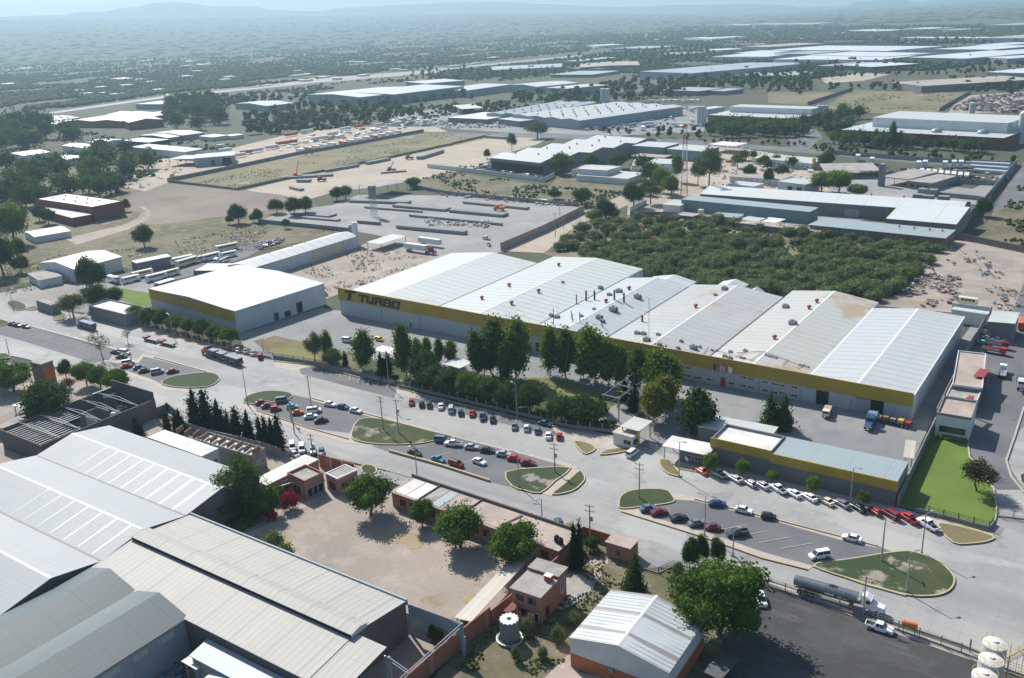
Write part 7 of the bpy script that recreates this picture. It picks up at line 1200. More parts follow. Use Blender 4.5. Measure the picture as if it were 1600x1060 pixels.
for i, (x, y) in enumerate(((1435, 314), (1450, 316), (1474, 317), (1443, 305), (1456, 306))): p = g(x, y); mb = MB(); mb.box(-3, 3, -2.5, 2.5, 0, 4, GREYW); o = mb.build('block_pallet', loc=p); tag(o, 'grey stack of concrete blocks in the centre of the block yard', 'block stack', 'block stacks in the block yard')
wallrun('low scalloped row of block piles in the block yard', [(1466, 306), (1530, 312), (1545, 315)], 2.4, GREYW, 3, name='block_row')
def crane(px, h, label, m):
    p = g(*px); e = empty('mobile_crane', p, .4, label, 'crane'); mb = MB(); mb.box(-3.5, 3.5, -1.4, 1.4, .8, 2.2, m); mb.box(-2.5, -.5, -1.2, 1.2, 2.2, 3.6, m); mb.build('body', e); mb = MB(); mb.tube((-1, 0, 2.4), (2.5, 0, h), .35, m, 6); mb.build('boom', e); wheels(e, (-2.4, 2.4), 1.4, .6)
crane((465, 277), 13, 'mobile crane with an orange boom in the beige dirt yard', ORGM); crane((612, 268), 8, 'dark red crane among the beams in the middle of the beige yard', PAINT['maroon']); crane((640, 249), 5, 'rust red crane beside the tall beam stack', PAINT['maroon']); crane((503, 283), 4, 'rust red loader beside the slab field', PAINT['maroon']); crane((272, 278), 4, 'yellow digger at the edge of the dirt yard with dark trees', YELM); crane((780, 329), 4, 'orange mixer lorry among sacks in the precast yard', ORGM)
# cars of the distant parks, packed
for i in range(34):
    r_ = random.Random(i); t = r_.random(); x = 905 + 75 * t + r_.uniform(-4, 4); y = 203 - 4 * t + r_.uniform(-3, 3.4); car(r_.choice(('sedan', 'van')), r_.choice(('white', 'silver', 'silver', 'dark', 'steel', 'red')), (x, y), (2, -.1), 'small parked car glinting in the packed lot before the four bay factory', 'cars in the packed lot before the four bay factory', s=1.15)
for i in range(30):
    r_ = random.Random(100 + i); x = 1290 + i * 4.4; car('sedan', r_.choice(('white', 'silver', 'dark', 'steel')), (x, 224 + .13 * (x - 1290) * .6), (.6, -2), 'parked car under the trees in front of the wide brick plant', 'cars parked before the wide brick plant')
for i in range(16):
    r_ = random.Random(200 + i); x = 690 + i * 6.5; car('sedan', r_.choice(('white', 'silver', 'dark')), (x, 199 + r_.uniform(-2, 2)), (2, -.3), 'parked car in front of the dark hedge far behind the beige yard', 'cars at the dark hedge')
for i in range(10):
    r_ = random.Random(300 + i); x = 1010 + i * 9; busv((x, 160 + r_.uniform(-1, 1)), (x + 6, 160), 'white coach in the distant coach park', PAINT['white'], 1.0, 9, 'coaches in the distant coach park')
for i, (x, y) in enumerate(((968, 188), (1003, 176), (1023, 180), (1040, 178), (1008, 196), (1018, 183), (1052, 176), (988, 198))): busv((x, y), (x + 8, y - 1.5), 'pale truck body in the lorry park of the four bay factory', PAINT['silver' if i % 2 else 'white'], 1.1, 12, 'lorries in the park of the four bay factory')
# ================================================================== TREES
P_ = 'garden trees before the long factory'
for k, b, t, w_, l, gr, cat, nm in (
    ('poplar1', (745, 588), 518, 28, 'dark tall tree at the west end of the row before the factory', P_, 'tree', 'tree'), ('poplar1', (775, 585), 497, 44, 'tallest dark tree where the row meets the ochre fascia', P_, 'tree', 'tree'), ('poplar0', (810, 590), 499, 42, 'broad tall tree just right of the tallest dark one', P_, 'tree', 'tree'), ('poplar0', (860, 586), 512, 30, 'slim tall tree left of the middle pair in the factory row', P_, 'tree', 'tree'),
    ('poplar1', (883, 591), 514, 36, 'dark middle tree of the factory row', P_, 'tree', 'tree'), ('poplar0', (923, 598), 512, 46, 'broadest tree of the factory row with a light green top', P_, 'tree', 'tree'), ('poplar2', (948, 602), 528, 38, 'bright green crowned tree right of the broadest one', P_, 'tree', 'tree'), ('poplar2', (968, 604), 538, 28, 'light green slim tree between the bright crowned one and the dark one', P_, 'tree', 'tree'), ('poplar1', (997, 614), 542, 32, 'narrow dark tree left of the yellow green pair', P_, 'tree', 'tree'),
    ('poplar2', (1028, 622), 546, 48, 'large yellow green tree at the east end of the factory row', P_, 'tree', 'tree'), ('poplar0', (1048, 622), 560, 36, 'darker tree merged with the large yellow green one', P_, 'tree', 'tree'), ('poplar3', (1022, 660), 598, 34, 'yellowing tree leaning over the entrance canopy', P_, 'tree', 'tree'), ('poplar3', (1040, 648), 586, 34, 'brownish yellow tree behind the leaning one', P_, 'tree', 'tree'),
    ('pine', (1088, 674), 605, 50, 'loose blue green tree casting shade on the corrugated roof', P_, 'tree', 'tree'), ('conifer', (1203, 668), 612, 30, 'left of two dark conifers in the factory yard', P_, 'conifer', 'conifer'), ('conifer', (1225, 669), 614, 30, 'right of two dark conifers in the factory yard', P_, 'conifer', 'conifer'),
    ('gum', (493, 566), 517, 32, 'airy tree on the dry lawn by the boulevard', P_, 'tree', 'tree'), ('poplar0', (512, 560), 518, 18, 'small airy tree behind the one on the dry lawn', P_, 'tree', 'tree'), ('poplar1', (571, 578), 517, 36, 'dark egg shaped tree beside the white van', P_, 'tree', 'tree'), ('cypress', (597, 588), 549, 12, 'thin cypress left of the tall lamp', P_, 'cypress', 'cypress'), ('cypress', (607, 588), 546, 12, 'thin cypress right behind the tall lamp', P_, 'cypress', 'cypress'), ('poplar1', (631, 588), 508, 30, 'very tall dark column shaped tree by the white canopy', P_, 'tree', 'tree'),
    ('poplar0', (653, 576), 530, 20, 'light slim tree between the column tree and the hedge', P_, 'tree', 'tree'), ('poplar0', (668, 562), 528, 16, 'pale small crowned tree behind the garden', P_, 'tree', 'tree'), ('poplar1', (686, 570), 530, 19, 'small dark pointed tree left of the low pale canopy', P_, 'tree', 'tree'), ('poplar0', (705, 568), 533, 20, 'small pointed tree above the low pale canopy', P_, 'tree', 'tree'), ('round0', (520, 572), 545, 34, 'round bush tree at the garden fence', P_, 'tree', 'tree'), ('cypress', (540, 572), 547, 8, 'tiny cypress at the round bush tree', P_, 'cypress', 'cypress'), ('round1', (664, 600), 548, 56, 'round dark garden tree in front of the pale small ones', P_, 'tree', 'tree'),
    ('round1', (757, 592), 545, 30, 'low dark tree at the foot of the tallest dark tree', P_, 'tree', 'tree'), ('poplar1', (790, 600), 538, 26, 'dark lower tree below the tallest pair', P_, 'tree', 'tree'), ('conifer', (941, 645), 604, 16, 'small dark conifer behind the substation', P_, 'conifer', 'conifer'), ('cypress', (975, 626), 585, 14, 'cypress right of the lawn under the bright trees', P_, 'cypress', 'cypress'), ('cypress1', (990, 642), 597, 16, 'cypress above the substation portals', P_, 'cypress', 'cypress'), ('palm', (966, 636), 612, 18, 'pale palm in the lawn by the substation', P_, 'palm', 'palm'), ('round0', (907, 590), 572, 18, 'small tree between two trunks of the factory row', P_, 'tree', 'tree')):
    tree(k, b, t, w_, l, gr, cat, nm)
for i, (x, y, t, w_, k) in enumerate(((672, 616, 572, 60, 1), (700, 622, 578, 64, 1), (733, 628, 584, 60, 0), (765, 636, 592, 58, 1), (795, 643, 598, 60, 1), (828, 650, 603, 62, 1), (878, 664, 622, 56, 1), (908, 668, 622, 68, 1), (925, 668, 630, 50, 4))):
    tree('round%d' % k, (x, y - 7), t - 3, w_ * .88, ('clipped dark tree, westernmost above the parked hedge row cars', 'clipped tree second from the west above the parked cars', 'clipped tree above the silver and blue cars', 'clipped tree above the grey blue pickup', 'clipped tree beside the garden street lamp', 'clipped round tree before the green lawn', 'clipped tree at the corner above the bright red hatchback', 'largest clipped dark tree left of the substation', 'clipped tree closest to the substation portals')[i], 'clipped trees along the garden fence')
for i in range(8): x = 212 + 21 * i; y = 503 + 5.1 * i; tree('round%d' % (0, 4, 1)[i % 3], (x, y), y - 25 - (i % 3) * 2, 32, ('one of the clipped leafy trees standing in line before the ochre banded square warehouse'), 'clipped trees before the square warehouse')
for k, b, t, w_, l in (('gum', (116, 496), 457, 54, 'pale feathery tree beside the entrance wall on the left pavement'), ('round1', (147, 458), 401, 50, 'tallest dark round tree beside the small gabled warehouse'), ('round1', (153, 480), 444, 44, 'dark round tree in front of the tallest one near the office'), ('round1', (136, 450), 423, 32, 'dark tree left of the tallest round one'), ('round0', (182, 478), 448, 28, 'small green tree at the bright grass of the office'), ('bare', (160, 561), 516, 44, 'almost bare tree in the boulevard beside navy car'), ('bare', (200, 535), 512, 20, 'small bare tree at the pavement before the square warehouse'),
    ('round1', (226, 386), 351, 36, 'solitary dark round tree in the weedy field'), ('round1', (373, 349), 319, 32, 'dark round tree at the edge of the ploughed field'), ('round1', (359, 350), 336, 14, 'small bush tree beside the dark round one'), ('round0', (396, 347), 334, 14, 'small bright bush between field and precast yard'), ('round1', (404, 348), 326, 18, 'dark bush at the corner of the precast yard'), ('round1', (433, 333), 311, 28, 'dark tree first of three at the precast yard corner'), ('round1', (460, 336), 308, 30, 'dark tree middle of three at the precast yard corner'), ('round0', (478, 334), 307, 26, 'green tree last of three at the precast yard corner'), ('round0', (447, 357), 342, 13, 'small round shrub below the precast yard'),
    ('round1', (526, 313), 292, 22, 'left dark tree beside the open steel canopy'), ('round0', (540, 311), 290, 24, 'right green tree beside the open steel canopy'), ('round0', (646, 294), 277, 26, 'green tree behind the open steel canopy'), ('round1', (867, 311), 296, 24, 'green shrub tree in the weedy plot'), ('round0', (910, 321), 293, 30, 'round tree at the end of the precast yard wall'), ('round1', (946, 341), 310, 32, 'dark tree on the dirt road bend'), ('round1', (990, 324), 285, 38, 'big dark tree at the end of the dirt road'), ('gum', (1016, 318), 278, 40, 'grey green tree right of the big dark one'), ('round2', (1031, 300), 262, 24, 'light green tree behind the dirt road head'),
    ('gum', (1108, 292), 226, 46, 'very tall dark gum tree right of the red and white mast'), ('gum', (1090, 290), 250, 30, 'lower gum tree between mast and tall gum'), ('round2', (1058, 284), 240, 20, 'bright tree left of the mast foot'), ('round4', (1047, 306), 274, 36, 'olive tree behind the head of the dirt road'), ('round0', (878, 272), 239, 40, 'round green tree at the stepped factory corner'), ('round0', (924, 264), 240, 28, 'round tree at the middle of the stepped factory wall'), ('round1', (965, 264), 238, 38, 'dark double tree at the east end of the stepped factory'), ('gum', (800, 236), 206, 18, 'slender tree at the edge of the beige yard'), ('gum', (840, 216), 189, 42, 'airy gum trees behind the beige yard'), ('round1', (761, 248), 233, 12, 'small dark tree near the recycling yard'),
    ('round2', (1285, 300), 268, 44, 'bright green spreading tree, left half, north of the very long warehouse'), ('round2', (1310, 303), 266, 44, 'bright green spreading tree, right half, north of the very long warehouse'), ('round2', (1340, 308), 288, 34, 'round bright green tree right of the spreading one'), ('round1', (1290, 264), 236, 28, 'dark round tree beside the yellow tank'), ('round1', (1171, 278), 258, 24, 'dark small tree before the white row house'), ('round1', (1200, 288), 262, 18, 'dark slim tree right of the row house'), ('round1', (1222, 276), 257, 26, 'dark double tree behind the two storey white house'), ('round1', (1190, 258), 245, 18, 'dark tree before the columned low building'), ('gum', (1152, 262), 240, 26, 'grey tree behind the tall gum tree'), ('round1', (1536, 338), 309, 30, 'dark round tree at the wall corner of the weedy plot'),
    ('airy', (1527, 768), 719, 58, 'broad umbrella shaped tree with a forked trunk on the bright lawn'), ('round2', (1110, 738), 708, 26, 'first small street tree beside the gate booth'), ('round2', (1160, 745), 719, 22, 'second small street tree before the ochre banded office'), ('round2', (1207, 755), 735, 20, 'third small street tree before the ochre banded office'), ('round2', (1269, 773), 745, 22, 'fourth small street tree before the ochre banded office'), ('gum', (1348, 792), 766, 26, 'thin sparse street tree at the east end of the ochre banded office'),
    ('round0', (580, 805), 744, 76, 'big round tree at the west end of the long brick building'), ('round0', (660, 822), 782, 42, 'smaller round tree against the long brick building'), ('round4', (720, 854), 794, 84, 'wide tree shading the middle of the long brick building'), ('round0', (803, 884), 821, 84, 'wide bright tree at the corner of the beige lean-to'), ('gum', (382, 802), 709, 80, 'tall sparse gum tree hiding the end of the big silver roof'), ('round4', (420, 806), 762, 46, 'shaded garden tree below the gum tree'), ('olive_' if 0 else 'gum', (355, 815), 770, 50, 'dark shrub tree against the end wall of the silver roofed hall'), ('round1', (398, 812), 775, 40, 'dark garden tree between gum and bougainvillea'), ('round0', (436, 782), 760, 26, 'leafy palm like shrub at the pergola of the brick compound'), ('round1', (681, 1008), 977, 28, 'small grey green tree inside the pipe rack yard'),
    ('round1', (78, 660), 597, 84, 'large spreading tree left of the unfinished building'), ('round0', (22, 612), 570, 66, 'dense tree at the left edge beside the kiosk'), ('round0', (-12, 600), 560, 60, 'tree cut by the left edge above the canopy'), ('round1', (104, 592), 562, 24, 'round small tree right of the kiosk'), ('round2', (135, 603), 566, 36, 'light green tree in the row beside the south lane'), ('round0', (158, 608), 573, 38, 'middle tree of the row beside the south lane'), ('round0', (184, 612), 577, 42, 'last tree of the row nearest the unfinished building'), ('round2', (22, 382), 317, 62, 'bright green large tree at the left edge by the small barn'), ('round1', (5, 430), 362, 50, 'dark tree at the left edge below the bright one'), ('round0', (28, 405), 372, 34, 'green tree under the bright large one'), ('round1', (34, 426), 399, 28, 'small dark tree on the weedy field at the left'), ('round1', (76, 350), 324, 28, 'dark tree beside the brick workshop annex'), ('round1', (62, 345), 320, 22, 'tree left of the brick workshop'), ('round1', (198, 330), 311, 14, 'small palm like tree at the corner of the brick workshop'),
    ('big', (1122, 992), 874, 146, 'huge round green tree between the striped workshop and the oiled yard'), ('round1', (1078, 893), 839, 30, 'dark upright tree left of three behind the huge round tree'), ('round1', (1097, 886), 834, 24, 'tallest narrow tree of three behind the huge round tree'), ('round1', (1121, 886), 839, 28, 'right dark tree of three behind the huge round tree'), ('gum', (1330, 0 + 812), 798, 8, 'tiny sapling by the office row') if 0 else ('round1', (1500, 352), 340, 14, 'small dark bush at the east gable of the white hall'), ('round1', (925, 860), 838, 26, 'dark shaded shrub behind the twin cypresses')):
    tree(k, b, t, w_, l)
for b, t, w_, k, l in (((307, 668), 604, 17, 'cypress', 'tallest cypress at the west end of the dark row'), ((325, 670), 607, 20, 'cypress1', 'second tall cypress in the dark row'), ((344, 675), 621, 18, 'cypress', 'third cypress, leaning, in the dark row'), ((358, 680), 638, 10, 'cypress', 'thin pale cypress between the two groups of the row'), ((372, 684), 636, 20, 'cypress1', 'broad cypress opening the second group of the row'), ((390, 690), 638, 16, 'cypress', 'pointed cypress closing the second group of the row'), ((408, 697), 650, 12, 'cypress1', 'narrow cypress opening the last group of the row'), ((417, 699), 650, 12, 'cypress1', 'second narrow cypress of the last group'), ((427, 701), 650, 14, 'cypress', 'third cypress of the last group'), ((438, 703), 647, 16, 'cypress1', 'last cypress of the row beside the white vans'),
    ((262, 672), 643, 12, 'cypress1', 'short cypress beside the white floored block'), ((283, 676), 637, 14, 'cypress', 'ragged small cypress in front of the boulevard lane'), ((276, 675), 643, 9, 'cypress', 'smallest cypress next to the ragged one'), ((217, 688), 650, 18, 'cypress', 'single cypress between the silver roof and the unfinished building'), ((897, 888), 815, 13, 'cypress1', 'left of the tall twin cypresses by the street'), ((906, 888), 812, 13, 'cypress1', 'right of the tall twin cypresses by the street')):
    tree(k, b, t, w_, l, 'dark cypresses', 'cypress', 'cypress')
tree('conifer', (991, 921), 861, 32, 'dense pointed conifer behind the striped workshop', None, 'conifer', 'conifer')
for b, t, w_, l in (((453, 795), 772, 30, 'larger crimson flowering bush at the brick path'), ((425, 814), 797, 20, 'smaller crimson flowering bush at the brick path'), ((109, 606), 592, 10, 'magenta flowering bush by the left kiosk')): tree('bougain', b, t, w_, l, None, 'flowering bush', 'flowering_bush')
for b, t, w_, k, l in (((872, 1003), 982, 24, 'mesq0', 'grey green shrub beside the striped workshop'), ((806, 1032), 1012, 16, 'mesq1', 'pale weed shrub below the fluted tank'), ((848, 1030), 1012, 18, 'mesq2', 'weed shrub at the end of the concrete path'), ((822, 992), 968, 22, 'mesq3', 'bright shrub right of the fluted tank'), ((428, 864), 836, 44, 'mesq1', 'dry dark shrub by the cream roof gutter'), ((446, 876), 852, 34, 'mesq2', 'second dry shrub by the cream roof gutter'), ((895, 975), 960, 24, 'mesq0', 'low green shrub by the path to the workshop'), ((726, 982), 968, 16, 'mesq3', 'bush under the beige lean-to end'), ((1060, 900), 880, 20, 'mesq2', 'shrub at the sliding bar gate')):
    tree(k, b, t, w_, l, None, 'shrub', 'shrub')
# belts of separate trees in the middle distance
def inside(P, x, y):
    c = False; n = len(P)
    for i in range(n):
        (x0, y0), (x1, y1) = P[i], P[(i + 1) % n]
        if (y0 > y) != (y1 > y) and x < (x1 - x0) * (y - y0) / (y1 - y0) + x0: c = not c
    return c
def scatter(P, n, sep, seed, ys=2.2):
    r = random.Random(seed); xs = [p[0] for p in P]; yy = [p[1] for p in P]; out = []; t = 0
    while len(out) < n and t < n * 60:
        t += 1; x, y = r.uniform(min(xs), max(xs)), r.uniform(min(yy), max(yy))
        if inside(P, x, y) and all(((x - a) / sep) ** 2 + ((y - b) * ys / sep) ** 2 > 1 for a, b in out): out.append((x, y))
    return sorted(out, key=lambda q: q[1])
BELTS = (([(0, 205), (100, 200), (120, 225), (60, 238), (0, 238)], 15, 12, (22, 32), (1, 1, 1), 'dark tree in the belt at the far left beside the small warehouses'), ([(60, 262), (120, 240), (200, 240), (240, 268), (200, 300), (100, 318), (0, 330), (0, 268)], 38, 15, (20, 34), (1, 1, 0), 'dark tree in the scattered grove behind the brick workshop'),
    ([(250, 178), (330, 158), (360, 190), (320, 205), (262, 205)], 16, 12, (18, 30), (1, 1, 2), 'tree in the grove below the highway on the left'), ([(370, 190), (480, 168), (600, 168), (690, 176), (620, 190), (520, 200), (400, 216)], 34, 13, (14, 24), (0, 1, 2), 'tree in the long grove between the truck yard and the blue grey factory'),
    ([(440, 196), (480, 186), (520, 196), (450, 212)], 5, 12, (16, 24), (1, 1, 1), 'dark tree beside the trailers at the grove end'), ([(790, 156), (900, 146), (1000, 128), (1060, 132), (1080, 150), (960, 158), (850, 166)], 34, 12, (12, 24), (1, 1, 1), 'dark tree in the wide belt behind the four bay factory'), ([(1040, 128), (1110, 130), (1270, 128), (1270, 140), (1060, 142)], 26, 9, (10, 20), (0, 2, 1), 'light green tree in the line behind the brick factory'),
    ([(1108, 202), (1255, 198), (1268, 214), (1100, 216)], 34, 12, (14, 22), (1, 0, 1), 'round tree of the double row before the flat white brick factory'), ([(1100, 221), (1260, 225), (1262, 229), (1100, 224)], 15, 9, (5, 7), (1, 1, 1), 'small clipped tree along the street before the double row'), ([(1270, 206), (1310, 176), (1362, 182), (1315, 212)], 13, 11, (14, 22), (1, 1, 0), 'tree between the flat brick factory and the brick plant'),
    ([(1300, 222), (1540, 236), (1540, 243), (1300, 228)], 20, 14, (14, 22), (0, 1, 1), 'tree in the car park strip before the brick plant'), ([(1480, 130), (1610, 126), (1610, 146), (1530, 150)], 16, 11, (9, 16), (0, 1, 1), 'tree at the edge of the distant wreck yard'), ([(1180, 146), (1300, 136), (1460, 134), (1460, 140), (1200, 150)], 12, 12, (8, 15), (1, 1, 1), 'tree along the back of the green walled field'),
    ([(600, 128), (700, 120), (760, 118), (700, 130)], 9, 10, (7, 11), (0, 1, 0), 'tree behind the long blue grey factory'), ([(1000, 250), (1050, 300), (1000, 310), (985, 290)], 5, 14, (20, 30), (1, 0, 1), 'tree beside the block office and dirt road head'), ([(1120, 240), (1180, 245), (1260, 262), (1180, 270)], 6, 14, (12, 18), (1, 0, 1), 'tree in the yards left of the columned building'))
FARB = []
for q, (P, n, sep, hr, ks, l) in enumerate(BELTS):
    if q in (3, 5, 6, 11, 12, 13): FARB.append((P, int(n * 2.1), sep * .72, hr, 40 + q)); continue
    for x, y in scatter(P, n, sep, 40 + q):
        r_ = random.Random(x * 31 + y); px_h = r_.uniform(*hr); kk = ks[r_.randrange(3)]; tree('far%d' % {0: 0, 1: 1, 2: 2}[kk], (x, y), y - px_h, px_h * r_.uniform(.85, 1.15), l, l.replace('tree in', 'trees in').replace('tree of', 'trees of') if 'tree in' in l or 'tree of' in l else 'trees: ' + l)
for i, x in enumerate((1310, 1319, 1330, 1342, 1350, 1360, 1368, 1378, 1386, 1396, 1405, 1393)): tree('poplar1', (x, 224 + .09 * (x - 1310)), 202 + (i % 3) * 3 if i < 11 else 190, 11, 'tall dark poplar in the row at the west front of the brick plant', 'poplars in the row before the brick plant')
for i, (x, y) in enumerate(scatter([(870, 392), (900, 362), (940, 338), (1060, 346), (1150, 352), (1290, 368), (1470, 388), (1455, 412), (1420, 440), (1378, 470), (1300, 468), (1200, 464), (1090, 452), (975, 440), (920, 404)], 185, 19, 9, 1.9)):
    r_ = random.Random(i); d_ = 0 if not (1150 < x < 1480 and y < 400) else 1; w_ = r_.uniform(24, 38) * (.9 + (y - 340) / 400) * (.85 if d_ else 1); tree('mesq%d' % (i % 4), (x, y), y - w_ * r_.uniform(.38, .5), w_, 'low spreading grey green thorn bush in the thicket behind the long factory', 'thorn bushes of the thicket', 'bush', 'bush')
# ------------------------------------------------------------------ what nobody could count
FARX = (([(262, 154), (480, 152), (560, 160), (700, 160), (640, 164), (480, 163), (300, 168)], 60), ([(880, 90), (1100, 72), (1130, 92), (900, 112)], 90), ([(1240, 100), (1500, 94), (1640, 98), (1640, 112), (1500, 118), (1260, 123)], 150), ([(1090, 120), (1280, 110), (1300, 124), (1100, 131)], 40), ([(940, 206), (1100, 206), (1100, 218), (960, 216)], 16), ([(1270, 232), (1590, 256), (1590, 262), (1280, 240)], 26), ([(560, 150), (700, 146), (740, 156), (600, 162)], 30), ([(0, 185), (60, 182), (60, 200), (0, 202)], 16), ([(1400, 62), (1640, 62), (1640, 70), (1400, 72)], 60), ([(640, 108), (760, 112), (880, 110), (860, 122), (640, 122)], 50), ([(690, 168), (800, 166), (800, 180), (700, 178)], 16))
def mass(name, label, cat, pts, sizes, m, squash=.75, seed=1, jit=.22):
    r = np.random.default_rng(seed); n = len(pts); pts = np.asarray(pts); V = IV1[None] * (1 + r.normal(0, jit, (n, 12, 1))); V = V * sizes[:, None, None] * np.array([1, 1, squash]); V[:, :, :] += np.c_[pts, sizes * squash * .55][:, None, :]
    F = (IF1[None] + (np.arange(n) * 12)[:, None, None]).reshape(-1, 3); o = bpy.data.objects.new(name, np_mesh(name, V.reshape(-1, 3), F, [m])); C.objects.link(o); tag(o, label, cat, kind='stuff'); return o
def px_points(P, n, seed, gate=None):
    r = random.Random(seed); xs = [p[0] for p in P]; yy = [p[1] for p in P]; out = []
    while len(out) < n:
        x, y = r.uniform(min(xs), max(xs)), r.uniform(min(yy), max(yy))
        if inside(P, x, y):
            q = g(x, y)
            if gate is None or mn.noise(Vector((q.x * gate[0], q.y * gate[0], 3))) > gate[1]: out.append((q.x, q.y))
    return out
SCR = leafm('scrub', (.09, .12, .048), (.06, .085, .034), (.12, .15, .062)); SCR2 = leafm('scrub2', (.07, .105, .032), (.042, .066, .022), (.11, .145, .045))
def scr(name, label, P, n, lo, hi, seed, m, gate=None, kind='scrub'): pts = px_points(P, n, seed, gate); r = np.random.default_rng(seed); mass(name, label, kind, pts, r.uniform(lo, hi, len(pts)), m, seed=seed)
scr('scrub', 'dense grey green scrub and low trees covering the plain beyond the highway', [(-230, 62), (400, 62), (700, 58), (1100, 56), (1100, 72), (880, 84), (640, 108), (400, 134), (262, 146), (110, 168), (-230, 194)], 29000, 2.4, 5.0, 1, SCR, (.0045, -.22))
scr('far_scrub', 'hazy far scrubland stretching to the hills', [(-230, 46), (1640, 40), (1640, 62), (700, 66), (-230, 70)], 13000, 3, 8, 2, SCR, (.0015, -.25))
rr = np.random.default_rng(8); V_, k_ = FOOT; V_ = np.array(V_).reshape(-1, k_, 3)[:, :14]; ii = rr.integers(0, len(V_) - 1, 11000); tt = rr.random(11000) ** 1.3 * 12.98; jj = tt.astype(int); fa = rr.random((11000, 1)); fb_ = (tt - jj)[:, None]
PT = (V_[ii, jj] * (1 - fa) + V_[ii + 1, jj] * fa) * (1 - fb_) + (V_[ii, jj + 1] * (1 - fa) + V_[ii + 1, jj + 1] * fa) * fb_
def foot_scrub(P, s):
    n = len(P); V = IV1[None] * (1 + rr.normal(0, .25, (n, 12, 1))) * s[:, None, None] * np.array([2.4, 2.4, .35]) + P[:, None, :]; o = bpy.data.objects.new('foothill_scrub', np_mesh('foothill_scrub', V.reshape(-1, 3), (IF1[None] + (np.arange(n) * 12)[:, None, None]).reshape(-1, 3), [SCR])); C.objects.link(o); tag(o, 'faint scrub on the rising ground below the hills', 'scrub', kind='stuff')
foot_scrub(PT[:5000], rr.uniform(5, 13, 5000))
scr('estate_woods', 'woods and scrub between the white roofs of the far right estate', [(1080, 60), (1640, 50), (1640, 118), (1500, 112), (1400, 110), (1260, 124), (1060, 126), (900, 112), (760, 122), (640, 130), (700, 112), (900, 90)], 11000, 2.2, 4.8, 3, SCR2, (.006, -.12))
scr('verge_scrub', 'bushes between the highway and the factories', [(270, 158), (400, 144), (640, 118), (860, 98), (1000, 92), (1000, 112), (760, 128), (700, 122), (560, 134), (440, 150), (380, 160), (300, 180)], 1300, 1.5, 3.6, 4, SCR2, (.01, -.1))
scr('undergrowth', 'undergrowth between the left grove trees and yards', [(0, 198), (110, 200), (250, 230), (330, 215), (400, 218), (460, 205), (330, 238), (262, 262), (200, 300), (60, 330), (0, 330)], 900, .8, 2.4, 5, SCR2, (.02, 0))
scr('undergrowth', 'leafy undergrowth between the factory groves in the middle distance', [(370, 192), (480, 170), (700, 165), (800, 158), (1060, 140), (1090, 150), (820, 172), (600, 192), (420, 214)], 900, 1.2, 2.8, 6, SCR2, (.02, -.15))
scr('weeds', 'low weeds in the field beside the bus yard', [(0, 420), (60, 400), (230, 386), (420, 345), (545, 362), (440, 388), (330, 400), (200, 425), (90, 445), (10, 462)], 1800, .12, .4, 7, LF['mesq'], (.03, .0), 'weeds')
scr('weeds', 'weeds and shrubs scattered in the plot behind the precast yard', [(640, 285), (700, 268), (850, 290), (985, 300), (905, 326), (800, 310)], 600, .3, 1.1, 8, LF['olive'], (.03, .02), 'weeds')
scr('weeds', 'weeds in the long green strip field', [(270, 282), (460, 246), (640, 206), (765, 212), (650, 238), (450, 278), (380, 294)], 900, .2, .5, 9, LF['mesq'], (.03, .08), 'weeds')
scr('weeds', 'short weeds in the green walled field', [(1262, 170), (1335, 142), (1510, 146), (1465, 172)], 500, .25, .7, 10, LF['mesq'], (.02, .1), 'weeds')
scr('weeds', 'weeds and thin shrubs in the plot right of the warehouse walls', [(1540, 370), (1590, 290), (1640, 300), (1640, 392)], 300, .3, 1.2, 11, LF['olive'], (.04, .05), 'weeds')
scr('weeds', 'weeds around the fluted tank and the striped workshop', [(700, 1060), (790, 950), (885, 860), (915, 832), (1000, 890), (1060, 886), (1080, 910), (960, 915), (890, 990), (890, 1030), (830, 1060)], 1500, .07, .28, 12, LF['olive'], (.12, -.02), 'weeds')
scr('weeds', 'weedy tufts along the rubble yard', [(430, 426), (560, 385), (640, 400), (700, 400), (540, 452), (500, 468)], 400, .12, .4, 13, LF['mesq'], (.06, .05), 'weeds')
scr('undergrowth', 'low undergrowth between the thorn bushes', [(860, 394), (900, 360), (940, 336), (1290, 364), (1475, 386), (1400, 468), (1090, 456), (975, 442)], 1300, .4, 1.2, 14, LF['mesq'], (.05, 0))
scr('garden_shrubs', 'low shrubs and ground cover under the garden trees', [(560, 575), (660, 600), (760, 610), (850, 632), (890, 640), (960, 660), (955, 672), (820, 648), (646, 606)], 500, .3, 1.0, 15, LF['dark'], (.1, -.2), 'shrubs')
scr('shrubs', 'dense shrubs in the shaded garden by the brick path', [(345, 815), (390, 775), (440, 755), (455, 768), (400, 820), (370, 835)], 260, .4, 1.3, 16, LF['mid'], None, 'shrubs')
scr('rose_hedge', 'thick low hedge between the end office and the bright lawn', [(1462, 660), (1510, 684), (1510, 692), (1468, 686)], 320, .5, .9, 17, LF['bright'], None, 'hedge')
scr('hedge', 'dark hedge in front of the flat car park far behind the beige yard', [(715, 182), (795, 186), (795, 192), (715, 188)], 240, 1.2, 2.4, 18, LF['dark'], None, 'hedge')
FARB += [(P, n, 7, (6, 12) if P[0][1] < 110 else (9, 17), 90 + i) for i, (P, n) in enumerate(FARX)]
r_ = random.Random(3); TP = []; TS = []
for P, n, sep, hr, sd_ in FARB:
    for x, y in scatter(P, n, sep, sd_):
        q = g(x, y); hh = min(16, hz((x, y), y - r_.uniform(*hr)))
        for k in range(9): a = r_.uniform(0, 6.28); d_ = r_.uniform(0, .3) * hh; TP.append((q.x + math.cos(a) * d_, q.y + math.sin(a) * d_)); TS.append((r_.uniform(.14, .24) * hh, r_.uniform(.1, .62) * hh))
